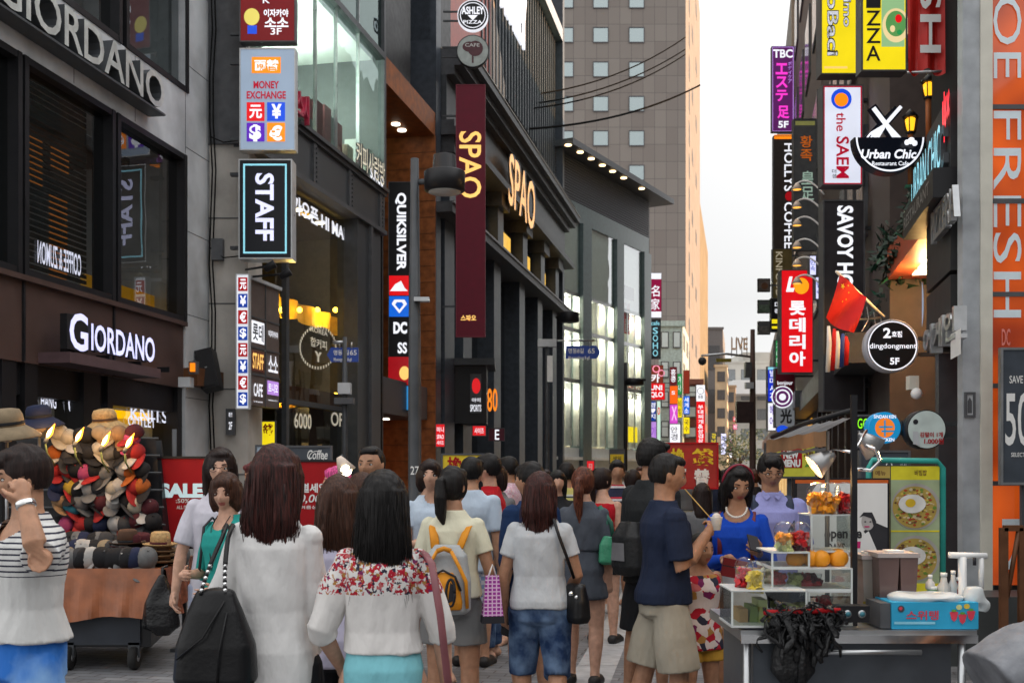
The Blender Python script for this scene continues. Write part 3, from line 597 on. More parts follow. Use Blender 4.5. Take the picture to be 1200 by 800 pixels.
b = MB(); b.fbox(RF, rs(1046), rs(1094), 2.5, 4.05, -1.1, -.7, yb); b.fbox(RF, rs(1046), rs(1094), 0, 1.0, -1.1, -.7, yb); b.fbox(RF, rs(1062), rs(1085), 1, 2.5, -1.1, -.7, mat('orange_panel', (.4, .13, .04), .6)); b.build('brick_wall', R1)
b = MB(); b.fbox(RF, rs(1040), rs(1092), 4.05, 4.45, -1.1, 0, mat('red_canopy', (.36, .07, .03), .5)); b.build('canopy', R1)
for u in (1052, 1080): ld = bpy.data.lights.new('canopy_glow', 'POINT'); ld.energy = 18; ld.color = (1, .6, .22); ld.shadow_soft_size = .1; lo = bpy.data.objects.new('canopy_glow', ld); COL.objects.link(lo); lo.location = RF.w(rs(u), 3.9, -.35)
b = MB()
for k in range(7): s = rs(1043) + (rs(1090) - rs(1043)) * (k + .3) / 7; MB().fbox(RF, s, s + .26, 4.03, 4.048, -.5, -.25, L_['spot']).build('canopy_light', R1)
b = MB(); pn = mat('fascia_grey', (.035, .035, .036), .6, var=.2, spec=.15)
f0, f1 = rs(1092), c
for (z0, z1) in ((2.75, 3.3), (3.34, 4.0), (4.04, 4.9)): b.fbox(RF, f0, f1, z0, z1, -.3, .05, pn)
b.fbox(RF, f0, f1, 4.9, 7.9, -.3, 0, mat('matt_black', (.015, .015, .016), .8, spec=.1)); b.build('fascia', R1)
b = MB()
for u in (1016, 1024, 1033, 1043, 1054, 1066): s = rs(u); b.fbox(RF, s - .07, s + .07, 4.9, 7.6, -.9, -.75, K['wood'])
b.fbox(RF, rs(1010), rs(1070), 4.45, 4.9, -1.1, -.7, K['dwood']); b.fbox(RF, rs(1010), rs(1075), 5.9, 6.02, -.9, -.74, K['wood']); b.build('wood_posts', R1)
b = MB()
b.fbox(RF, rs(1062), rs(1127), 0, 2.6, -.6, -.5, K['black']); b.fbox(RF, rs(1096), rs(1100), 0, 2.7, -.5, 0, K['dark']); b.build('shop_window', R1)
b = MB(); b.text(RF, '어게인', (1088, 372, 1126, 408), .12, K['steel'], depth=.1, bold=.03); b.shape(RF, 'rect', (1114, 388, 1126, 418), .16, K['white']); b.text(RF, 'PIZZERIA', (1094, 232, 1122, 270), .1, K['steel'], depth=.05); b.build('letter_sign', label='steel letters standing on the dark grey panels above the restaurant window', cat='shop sign')
R2 = thing('sign_covered_building', 'dark building crowded with blade signs beyond the restaurant', 'building', RF.w(rs(1000), 0))
a2 = rs(962)
b = MB(); b.fbox(RF, a2, a, 0, 15, -9, -.05, mat('umber_wall', (.07, .055, .05), .7)); b.build('wall', R2)
b = MB(); b.fbox(RF, a2, a, 3.0, 3.4, -.05, .5, K['dark'])
for k in range(7): s = a2 + k * 1.4; b.fbox(RF, s, s + .9, .2, 2.8, -.05, -.02, lit('lit_shopfront', 'ff9a30', .8 if k % 2 else .25)); b.fbox(RF, s + .95, s + 1.3, 0, 3, -.05, .15, K['black'])
b.build('shopfront', R2)
for zz in (5.2, 8.2, 11.2, 14.2):
    for k in range(6):
        s = a2 + .6 + k * 1.6; wo = MB().fbox(RF, s, s + 1.1, zz, zz + 1.7, -.05, .02, K['char']).build('window', R2); MB().fquad(RF, s + .08, s + 1.02, zz + .08, zz + 1.62, .024, mat('dim_pane2', (.10, .11, .12), .1)).build('pane', wo)
R3 = thing('tall_side_building', 'tall shaded building with beige edge behind the blade signs', 'building', RF.w(rs(940), 0))
a3 = rs(931)
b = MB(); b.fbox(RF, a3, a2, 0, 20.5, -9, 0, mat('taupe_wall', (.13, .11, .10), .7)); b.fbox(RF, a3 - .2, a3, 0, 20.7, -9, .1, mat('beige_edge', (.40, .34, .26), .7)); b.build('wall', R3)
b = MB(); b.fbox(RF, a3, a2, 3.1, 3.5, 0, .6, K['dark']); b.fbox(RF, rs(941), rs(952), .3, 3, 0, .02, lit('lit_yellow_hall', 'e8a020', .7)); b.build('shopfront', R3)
for zz in (5.5, 9, 12.5, 16, 19.5):
    for k in range(4):
        s = a3 + 1 + k * 3.4; wo = MB().fbox(RF, s, s + 2, zz, zz + 1.9, 0, .05, K['char']).build('window', R3); MB().fquad(RF, s + .1, s + 1.9, zz + .1, zz + 1.8, .055, MC['dim_pane2']).build('pane', wo)
R4 = thing('low_side_building', 'lower grey building further down on the right with a tall part added to block the sun', 'building', RF.w(rs(912), 0))
a4 = RF.s(902)
b = MB(); b.fbox(RF, RF.s(906.5), a3 - .25, 9.5, 22, -9, -.2, mat('lower_grey', (.22, .20, .18), .7)); b.fbox(RF, a4, a3 - .25, 0, 9.5, -9, 0, mat('lower_grey', (.22, .20, .18), .7)); b.build('wall', R4)  # tall upper block added to keep the sun off the glass store
b = MB(); b.fbox(RF, a4, a3 - .4, 3, 3.5, 0, .5, K['dark'])
for k in range(9): s = a4 + 1 + k * 3.5; b.fbox(RF, s, s + 2.4, .2, 2.8, 0, .05, lit('lit_shopfront2', 'ffd080', .5)); [MB().fbox(RF, s, s + 2, z, z + 1.5, 0, .04, K['char']).build('window', R4) for z in (4.6, 7.4)]
b.build('shopfront', R4)
# near right corner shop: frontal window with orange film, two-tone column, plinth
YC = 9.5; C0 = front(YC)
S0 = thing('corner_shop', 'corner shop with cream and steel column and orange filmed window', 'building', P(1180, 551, YC))
xa, xb, xc = P(1127, 0, YC).x, P(1147, 0, YC).x, P(1161, 0, YC).x
b = MB(); b.box(xa, xb, YC - .02, YC + .09, 0, 7.8, mat('column_steel', (.36, .38, .40), .4)); b.box(xb + .002, xc, YC - .04, YC + .3, 0, 7.8, K['cream']); b.build('column', S0)
b = MB(); b.box(4.75, 9, YC + .3, YC + 2.8, 4.8, 7.6, K['char']); b.box(4.75, 9, YC + 2, YC + 2.8, 0, 4.8, K['dimroom']); b.box(8.5, 9, YC, YC + 4, 0, 7.6, K['char']); b.box(xc, 9, YC, YC + .3, 7.2, 7.7, K['char']); b.build('wall', S0)
b = MB(); b.box(xa - .35, 9, YC - .55, YC, 0, .56, mat('dark_plinth', (.06, .065, .065), .5)); b.build('plinth', S0)
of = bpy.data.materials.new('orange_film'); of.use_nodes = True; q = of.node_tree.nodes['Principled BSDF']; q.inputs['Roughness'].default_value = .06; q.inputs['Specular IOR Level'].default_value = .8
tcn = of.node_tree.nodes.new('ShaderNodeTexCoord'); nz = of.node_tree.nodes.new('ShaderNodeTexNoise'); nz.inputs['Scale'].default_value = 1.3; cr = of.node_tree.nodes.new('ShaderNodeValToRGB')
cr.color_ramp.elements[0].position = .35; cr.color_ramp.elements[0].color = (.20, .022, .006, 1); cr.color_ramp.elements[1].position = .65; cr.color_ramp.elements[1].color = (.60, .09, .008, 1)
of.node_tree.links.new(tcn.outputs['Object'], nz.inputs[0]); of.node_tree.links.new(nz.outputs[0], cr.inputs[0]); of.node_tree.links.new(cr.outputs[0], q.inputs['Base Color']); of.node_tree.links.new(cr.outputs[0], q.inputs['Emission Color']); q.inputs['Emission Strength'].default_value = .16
fo = MB(); z0 = .6
for v in (126, 236, 345, 452, 566): z = P(0, v, YC).z; fo.box(xc, 6, YC - .02, YC + .04, z - .02, z + .02, K['char'])
fo = fo.build('window', S0)
MB().box(xc + .002, 6, YC, YC + .03, .6, 7.2, of).build('pane', fo)
b = MB(); lw = mat('film_letter', (.70, .80, .85), .4, var=.05)
b.text(C0, 'SHOE', (1164, -95, 1197, 92), .012, lw, rot=-90, bold=.0); b.text(C0, 'FRESH', (1164, 130, 1197, 372), .012, lw, rot=-90, bold=0); b.text(C0, 'TS', (1174, 590, 1200, 668), .012, lw, rot=-90)
b.text(C0, 'DC', (1174, 385, 1184, 405), .014, mat('film_letter_red', (.7, .25, .22), .5)); b.build('window_writing', S0)
# block added beside the camera, out of view, to keep the street in shade
b = MB(); b.box(7, 16, -14, 9.2, 0, 6.5, K['char']); b.box(6.9, 7, -13, 6, 3, 3.4, K['dark'])
for k in range(5): b.box(6.93, 7, -12 + k * 3.4, -9.6 + k * 3.4, .4, 2.8, mat('dim_pane2', (.1, .11, .12), .1)); b.box(6.93, 7, -12 + k * 3.4, -9.6 + k * 3.4, 5, 7, MC['dim_pane2'])
b.build('shade_block', label='plain dark unseen block added beside the camera to shade the street', cat='building')
# ------------------------------------------------------------------ signs
def sign(name, label, rect, Y, face, texts=(), shapes=(), th=.2, body=None, border=None, arm=0, yaw=0, cat='sign', group=None, arm_l=.5, stand=False):
    """a box sign facing down the street: housing, face with its lettering, brackets back to the facade (arm -1 left, +1 right)"""
    u0, v0, u1, v1 = rect; fr = front(Y, yaw, (u0 + u1) / 2); s0, z1 = fr.px(u0, v0); s1, z0 = fr.px(u1, v1)
    t = thing(name, label, cat, fr.w((s0 + s1) / 2, z0), group); body = body or K['char']
    b = MB(); e = .02
    b.fbox(fr, s0 - e, s1 + e, z0 - e, z1 + e, -th, -.012, body)
    for q in ((s0 - e, s0, z0 - e, z1 + e), (s1, s1 + e, z0 - e, z1 + e), (s0, s1, z1, z1 + e), (s0, s1, z0 - e, z0)): b.fbox(fr, *q, -.012, .012, body)
    b.build('housing', t)
    b = MB(); b.fquad(fr, s0, s1, z0, z1, 0, face); o = .003
    if border: b.shape(fr, 'rect', (s0 + .02, z1 - .02, s1 - .02, z0 + .02), .0025, border[0], w=border[1], px=False)
    for sh in shapes: b.shape(fr, sh[0], sh[1], o, sh[2], **(sh[3] if len(sh) > 3 else {})); o += .002
    for tx in texts: b.text(fr, tx[0], tx[1], o + .002, tx[2], **(tx[3] if len(tx) > 3 else {}))
    b.build('face', t)
    if stand:
        b = MB()
        for s in ((s0 + .06, s1 - .06) if s1 - s0 > .5 else ((s0 + s1) / 2,)):
            b.fbox(fr, s - .018, s + .018, .03, z0 + .05, -th - .04, -th, K['dark']); b.fbox(fr, s - .03, s + .03, 0, .03, -th - .3, .25, K['dark'])
        b.build('leg', t)
    if arm:
        b = MB(); h = z1 - z0; sx = s1 if arm > 0 else s0
        for z in ((z0 + .12 * h, z1 - .12 * h) if h > .6 else ((z0 + z1) / 2,)):
            b.fbox(fr, min(sx, sx + arm * arm_l), max(sx, sx + arm * arm_l), z - .025, z + .025, -th * .7, -th * .35, K['dark'])
        b.build('bracket', t)
    return t
def rsign(name, label, c, Y, face, rim, texts=(), shapes=(), th=.16, arm=0, arm_l=.4, cat='sign'):
    u, v, r = c; fr = front(Y, 0, u); cs, cz = fr.px(u, v); R = r / F * Y
    t = thing(name, label, cat, fr.w(cs, cz - R)); M = Matrix.Rotation(math.radians(90), 4, 'X')
    b = MB(); b.lathe([(R * .97, -th), (R, -th + .01), (R, 0), (R * .95, 0), (R * .95, -.012), (.002, -.012)][::-1], rim, fr.w(cs, cz), 40, M=M); b.build('housing', t)
    b = MB(); b.shape(fr, 'disc', (u, v, r * .95, r * .95), .014, face); o = .017
    for sh in shapes: b.shape(fr, sh[0], sh[1], o, sh[2], **(sh[3] if len(sh) > 3 else {})); o += .002
    for tx in texts: b.text(fr, tx[0], tx[1], o + .002, tx[2], **(tx[3] if len(tx) > 3 else {}))
    b.build('face', t)
    if arm:
        b = MB()
        for dz in (-.3 * R, .3 * R): b.fbox(fr, min(cs + arm * R * .95, cs + arm * (R + arm_l)), max(cs + arm * R * .95, cs + arm * (R + arm_l)), cz + dz - .02, cz + dz + .02, -th * .7, -th * .4, K['dark'])
        b.build('bracket', t)
    return t
V = dict(stack=True); B = dict(bold=.03)
WH, INK = L_['white'], K['ink']
# --- left, on the concrete pillar
sign('box_sign', 'dark red restaurant sign with white writing, topmost on the concrete pillar', (282, -40, 345, 48), 19.1, lit('lit_dark_red', '6e0a12', .8),
     [('이자카야', (309, 11, 338, 20), WH, B), ('소소', (310, 21, 338, 32), WH, B), ('3F', (317, 33, 330, 41), WH), ('K', (308, -4, 316, 4), WH)], [('disc', (295, 20, 9, 10), lit('lit_pale_yellow', 'e6d66a', .8)), ('rect', (290, 30, 301, 40), L_['blue'])], arm=-1, arm_l=.2)
sign('box_sign', 'pale blue money exchange sign with four coloured currency squares', (282, 58, 345, 175), 19.1, L_['sky'],
     [('兩替', (298, 70, 327, 83), WH, B), ('MONEY', (297, 95, 327, 104), lit('lit_crimson', 'b01030', .8), B), ('EXCHANGE', (289, 107, 335, 116), lit('lit_crimson', 'b01030', .8), B), ('元', (292, 123, 307, 139), WH, B), ('¥', (318, 122, 330, 139), WH, dict(bold=.05)), ('$', (292, 146, 306, 166), WH, dict(bold=.05)), ('€', (316, 147, 331, 165), WH, dict(bold=.05))],
     [('rect', (295, 67, 329, 86), L_['orange']), ('rect', (289, 120, 310, 142), L_['red']), ('rect', (313, 120, 334, 142), L_['blue']), ('rect', (289, 144, 310, 166), L_['purple']), ('rect', (313, 144, 334, 166), L_['orange'])], body=K['steel'], arm=-1, arm_l=.2)
sign('box_sign', 'black box sign with pale outlined frame and five rotated white letters', (281, 188, 341, 302), 19.0, lit('lit_black', '0a0c14', .5),
     [('STAFF', (299, 203, 321, 282), L_['cool'], dict(rot=-90, bold=.03))], [('rect', (285, 192, 336, 297), L_['cyan'], dict(w=.03)), ], body=K['steel'], arm=-1, arm_l=.2, th=.35)
# currency strip and the exchange board
cols = [('元', 'red'), ('¥', 'blue'), ('€', 'red'), ('$', 'blue'), ('元', 'red'), ('¥', 'blue'), ('€', 'red'), ('$', 'blue')]
rM, bM_ = lit('lit_brick_red', 'a8141c', .7), lit('lit_royal', '123c9c', .8)
tx, shp = [], []
for i, (ch, cc) in enumerate(cols):
    v = 324 + i * 19.2; shp.append(('rect', (279, v + 1, 290, v + 17), rM if cc == 'red' else bM_)); tx.append((ch, (281, v + 3, 288.5, v + 15), WH, dict(bold=.03)))
sign('currency_sign', 'narrow white strip sign with a column of red and blue currency squares', (277.5, 322, 291, 478), 18.95, lit('lit_strip_white', 'e8ecf4', .7), tx, shp, th=.12, body=K['grey'])
ex = thing('directory_board', 'brown floor directory board with small lit panels beside the currency strip', 'sign board', L2.w(L2.s(309), 3.0, .05))
sA, sB = L2.s(292, .1), L2.s(327, .1); zt, zb = 4.9, 2.72
b = MB(); bp_ = mat('taupe_board', (.13, .10, .09), .5); b.fbox(L2, sA, sB, zb, zt, -.1, .1, bp_); b.fbox(L2, sA, sB + .05, zt, zt + .06, -.12, .14, K['grey'])
for f_ in (.51,): b.fbox(L2, sA + (sB - sA) * f_, sA + (sB - sA) * f_ + .03, zb, zt, .1, .115, K['char'])
for z in (3.25, 3.72, 4.25): b.fbox(L2, sA, sB, z, z + .03, .1, .115, K['char'])
b.build('board', ex)
b = MB(); m5 = sA + (sB - sA) * .51; pl = .117
for (c0, c1, z0, z1, fm, txt, tm_) in ((sA + .06, m5 - .06, 3.82, 4.2, L_['white'], '롯데', INK), (m5 + .07, sB - .06, 3.95, 4.15, bp_, '이자카야', WH), (sA + .06, m5 - .06, 3.32, 3.68, mat('staff_brown', (.2, .06, .04), .5), 'STAFF', L_['gold']), (m5 + .07, sB - .06, 3.32, 3.7, bp_, '소소', WH), (sA + .1, m5 - .1, 2.84, 3.15, bp_, 'CAFE', WH), (m5 + .07, sB - .06, 2.95, 3.2, L_['lav'], '토니오', WH), (m5 + .07, sB - .06, 2.8, 2.9, bp_, 'BEAUTY', WH), (sA + .1, m5 - .1, 2.76, 2.82, bp_, 'COFFEE', WH)):
    if fm is not bp_: b.fquad(L2, c0, c1, z0, z1, pl, fm)
    b.text(L2, txt, (c0 + .04, z1 - .04, c1 - .04, z0 + .04), pl + .004, tm_, px=False, bold=.02)
b.build('panel_writing', ex)
sign('notice_board', 'slim black notice board with white writing low on the concrete pillar', (266, 480, 274, 508), 19.4, K['char'], [('환전', (268, 483, 272, 488), WH), ('2F', (268, 494, 272, 503), WH)], th=.05)
sign('floor_poster', 'yellow poster with red characters in the passage by the pillar', (293, 494, 322, 548), 21.0, L_['yel'], [('換錢', (296, 496, 320, 510), K['red'], B), ('환전소', (296, 521, 320, 530), K['red'], B)], th=.05, stand=True)
sp = thing('loudspeaker', 'black wall loudspeaker on the seam between grey pier and concrete pillar', 'loudspeaker', P(245, 458, 19.0))
M = Matrix.Translation(P(245, 434, 19.0)) @ Matrix.Rotation(math.radians(-14), 4, 'Y') @ Matrix.Rotation(math.radians(-12), 4, 'X')
b = MB(); b.box(-.15, .15, -.15, .15, -.35, .35, K['black'], M); b.box(-.13, .13, -.165, -.15, -.32, .32, mat('speaker_grille', (.02, .02, .022), .8, bump=.8, bscale=200), M); b.build('cabinet', sp)
b = MB(); b.box(-.05, .05, .15, .4, -.05, .05, K['dark'], M); b.box(-.02, .02, -.168, -.166, .0, .02, K['steel'], M); b.build('bracket', sp)
cb = thing('camera_box', 'small grey junction box and orange lamp under the shop fascia edge', 'camera', P(222, 450, 18.2))
b = MB(); c = P(218, 448, 18.2); b.box(c.x - .1, c.x + .1, 18.1, 18.3, c.z - .08, c.z + .08, K['grey']); b.build('box', cb)
b = MB(); c = P(228, 431, 18.2); b.box(c.x - .07, c.x + .07, 18.1, 18.2, c.z - .1, c.z + .1, K['char']); b.box(c.x - .04, c.x + .04, 18.07, 18.1, c.z - .07, c.z + .07, L_['orange']); b.build('lamp', cb)
# wall spotlights under the black sign
for (u, v, lb) in ((317, 312, 'black spotlight on an arm under the black letter sign, nearer the sign'), (335, 321, 'black spotlight on a longer arm, lower right under the black letter sign')):
    t = thing('spotlight', lb, 'spotlight', P(u, v, 18.9)); b = MB(); p0, p1 = P(288, v + 4, 19.4), P(u - 4, v, 18.9); b.tube([p0, p1], .02, K['black'], 6); b.build('arm', t)
    b = MB(); b.lathe([(.03, -.12), (.06, -.1), (.075, .08), (.07, .09)], K['black'], P(u, v, 18.9), 12, M=Matrix.Rotation(math.radians(60), 4, 'Y')); b.build('lamp_head', t)
# surf shop column sign
sign('column_sign', 'tall black column sign with rotated white letters over red and blue squares', (456, 214, 481, 482), 29.3, K['black'],
     [('QUIKSILVER', (463, 226, 476, 317), WH, dict(rot=-90, bold=.035)), ('DC', (461, 377, 477, 391), WH, dict(bold=.05)), ('SS', (466, 401, 477, 414), WH, dict(bold=.03))],
     [('rect', (456, 323, 479, 346), L_['red']), ('rect', (456, 347, 479, 371), lit('lit_azure', '1565d8', .9)), ('poly', [(457, 341), (463, 333), (470, 329), (474, 337), (478, 341)], WH), ('poly', [(462, 351), (474, 351), (477, 356), (468, 367), (459, 356)], WH), ('poly', [(465, 354), (471, 354), (473, 357), (468, 363), (463, 357)], lit('lit_azure', '1565d8', .9)),
      ('rect', (455, 418, 480, 451), lit('lit_brick_red', 'a8141c', .7)), ('rect', (454, 452, 480, 480), lit('lit_sea', '2f8fd0', .7)), ('disc', (474, 437, 6, 8), L_['gold']), ('rect', (464, 453, 468, 480), L_['cyan']), ('rect', (472, 455, 476, 480), lit('lit_sea2', '8cc8ec', .8))], th=.5)
# maroon banner and the round signs over it
bn = sign('hanging_banner', 'very tall maroon banner with pale rotated letters on the dark fashion store', (535, 100, 568, 394), 30.8, K['maroon'],
     [('SPAO', (538, 154, 564, 232), L_['gold'], dict(rot=-90, bold=.015)), ('스파오', (540, 369, 558, 376), L_['gold'], B)], th=.12, body=mat('maroon_edge', (.22, .03, .05), .4), arm=-1, arm_l=.4, cat='banner')
rsign('round_sign', 'black oval sign with white rings and writing above the maroon banner', (554, 18, 18), 30.7, K['black'], WH, [('ASHLEY', (541, 8, 567, 17), WH, B), ('PIZZA', (543, 24, 565, 28), WH)], [('ring', (554, 18, 15, 15), WH, dict(w=.06)), ('poly', [(548, 18), (560, 18), (554, 24)], WH)], arm=-1)
rsign('round_sign', 'pale round sign with dark emblem, between the oval sign and the maroon banner', (554, 60, 19), 30.7, mat('pale_disc', (.45, .50, .48), .5), K['dark'], [('CAFE', (545, 51, 562, 55), K['paper'])], [('disc', (550, 55, 8, 6), mat('dark_emblem', (.12, .05, .06), .5)), ('disc', (557, 57, 9, 9), MC['dark_emblem']), ('rect', (553, 64, 555, 74), MC['dark_emblem'])], arm=-1)
sign('wall_sign', 'small red panel sign with white writing at the foot of the wood recess', (511, 497, 521, 523), 31, L_['red'], [('미니', (512, 500, 520, 506), WH), ('SPAO', (512, 509, 520, 514), WH), ('사이즈', (512, 516, 520, 521), WH)], th=.05)
sign('wall_sign', 'tiny red panel sign with white writing under the black canopy box', (554, 499, 569, 510), 33.3, L_['red'], [('사이즈', (556, 501, 567, 508), WH)], th=.05)
sign('wall_sign', 'small maroon wall sign with white mark by the dark store entrance', (573, 502, 591, 516), 35, mat('maroon_dark', (.12, .02, .04), .5), [('E', (580, 503, 585, 515), WH)], th=.05)
# blue street name signs
def street_sign(label, rect, Y, pole_u, tip):
    fr = front(Y); u0, v0, u1, v1 = rect; t = thing('street_name_sign', label, 'street sign', P((u0 + u1) / 2, v1, Y), 'blue arrow street name signs')
    bm_ = mat('street_blue', (.02, .06, .32), .35, var=.05); b = MB(); tipx = (u1 + 5) if tip > 0 else (u0 - 5); m_ = (v0 + v1) / 2
    pts = [(u0, v0), (u1, v0), (tipx, m_), (u1, v1), (u0, v1)] if tip > 0 else [(u0, v0), (u1, v0), (u1, v1), (u0, v1), (tipx, m_)]
    q = [fr.px(*p) for p in pts]; n = len(q); vs = [fr.w(s, z, 0) for s, z in q] + [fr.w(s, z, -.05) for s, z in q]
    b.add(vs, [tuple(reversed(range(n)))[::-1], tuple(range(2 * n - 1, n - 1, -1))] + [(i, i + n, (i + 1) % n + n, (i + 1) % n) for i in range(n)], bm_)
    b.text(fr, '명동8길', (u0 + 3, v0 + 3, u0 + 21, v0 + 9), .004, K['paper']); b.text(fr, 'Myeongdong 8-gil', (u0 + 3, v0 + 12, u1 - 8, v0 + 17), .004, K['paper']); b.text(fr, '65', (u1 - 10, v0 + 3, u1 - 2, v0 + 9), .004, K['paper'])
    b.build('panel', t)
    b = MB(); p = P(pole_u, v0 - 6, Y); b.tube([p, P(u1 - 2 if pole_u < u0 else u0 + 2, v0 - 6, Y)], .03, K['steel'], 6)
    for u in (u0 + 10, u1 - 8): b.tube([P(u, v0 - 6, Y), P(u, v0 + 1, Y)], .015, K['steel'], 5)
    b.build('bracket', t)
    return t
street_sign('blue arrow street name sign pointing left in front of the coffee shop glass', (388, 407, 420, 424), 18, 404, -1)
street_sign('blue arrow street name sign pointing right before the glass store', (663, 405, 699, 420), 30, 640, 1)
def pole(name, label, u, Y, vtop, r0=.05, r1=.035, m=None, extra=None):
    t = thing(name, label, 'street pole', (P(u, 0, Y).x, Y, 0)); z = P(0, vtop, Y).z; x = P(u, 0, Y).x
    b = MB(); b.lathe([(r0 * 2, 0), (r0 * 2, .06), (r0, .12), (r0, z * .5), (r1, z)], m or K['dark'], (x, Y, 0), 14); b.build('pole', t)
    return t, x, z
t, x, z = pole('sign_pole', 'thin grey pole carrying the blue sign before the coffee shop', 404, 18, 395)
b = MB(); c = P(404, 456, 18); b.box(x - .1, x + .1, 17.9, 18.1, c.z - .08, c.z + .1, K['grey']); c = P(404, 470, 18); b.box(x - .15, x + .15, 17.85, 18.1, c.z - .05, c.z + .05, K['char']); b.build('junction_box', t)
t, x, z = pole('sign_pole', 'grey pole with small boxes carrying the blue arrow sign by the dark store', 641, 30, 400, .06, .05)
b = MB(); c = P(641, 402, 30); b.box(x - .25, x + .25, 29.9, 30.1, c.z - .1, c.z + .1, K['grey']); c = P(647, 430, 30); b.box(x, x + .15, 29.9, 30.1, c.z - .4, c.z + .3, K['white']); b.build('junction_box', t)
# big street lamp with drum head
t, x, z = pole('street_lamp', 'dark street lamp post with broad drum shaped head by the wood recess', 486, 11, 186, .065, .04, K['dark'])
b = MB(); b.tube([(x, 11, P(0, 213, 11).z), (P(524, 0, 11).x, 11, P(0, 213, 11).z)], .028, K['dark'], 8); c = P(521, 213, 11)
b.build('arm', t)
b = MB(); b.lathe([(.17, -.1), (.2, -.09), (.205, .09), (.19, .1), (.12, .11), (.11, .26), (.08, .27)], K['black'], c, 28); b.build('lamp_head', t)
b = MB(); b.lathe([(.16, -.108), (.16, -.102)], mat('lamp_diffuser', (.5, .5, .48), .4), c, 24); b.build('diffuser', t)
b = MB(); b.text(front(10.93), '27', (481, 546, 491, 556), 0, K['paper']); c = P(490, 352, 11); b.box(x, x + .15, 10.9, 11, c.z - .02, c.z + .02, K['steel']); b.build('post_sticker', t)
t, x, z = pole('street_lamp', 'slender far street lamp with a flat black lantern before the glass store', 733, 34, 425, .06, .05, K['black'])
b = MB(); c = P(743, 447, 34); b.box(x, c.x + .35, 33.9, 34.1, c.z + .02, c.z + .08, K['black']); b.lathe([(.2, -.12), (.3, -.1), (.3, .06), (.2, .1)], K['black'], c, 16); b.build('lamp_head', t)
t = thing('street_lamp', 'flat drum lantern on a short arm at the end of the dark store', 'street lamp', P(662, 372, 36)); b = MB(); c = P(667, 372, 36); b.lathe([(.3, -.15), (.32, -.13), (.32, .15), (.3, .17)], K['black'], c, 18); b.build('lamp_head', t)
b = MB(); b.tube([P(652, 372, 37), c], .04, K['black'], 6); b.build('arm', t)
# right-hand signal pole with camera arm
t, x, z = pole('traffic_pole', 'rusty brown pole with camera arm and signal box before the far buildings', 882, 44, 386, .13, .09, mat('rust_pole', (.09, .05, .04), .6))
b = MB(); p0, p1 = P(880, 418, 44), P(822, 418, 44); b.tube([p0, (p0 + p1) / 2 + Vector((0, 0, .12)), p1 + Vector((0, 0, .05)), P(823, 422, 44)], .05, K['steel'], 6); b.build('arm', t)
b = MB(); b.ball(P(823, 423, 44), .17, K['dark'], 12); c = P(848, 422, 44); b.box(c.x - .3, c.x + .3, 43.95, 44.05, c.z - .07, c.z + .07, mat('olive_sign', (.28, .22, .03), .5)); b.build('camera', t)
b = MB(); c = P(872, 483, 44); b.box(c.x - .33, c.x + .33, 43.8, 44.1, c.z - .42, c.z + .42, mat('signal_box_brown', (.05, .03, .03), .5)); c = P(876, 432, 44); b.box(c.x - .12, c.x + .12, 43.8, 44.1, c.z - .35, c.z + .25, K['char']); c = P(877, 452, 44); b.box(c.x - .15, c.x + .15, 43.7, 44, c.z - .12, c.z + .12, K['grey']); b.build('signal_box', t)
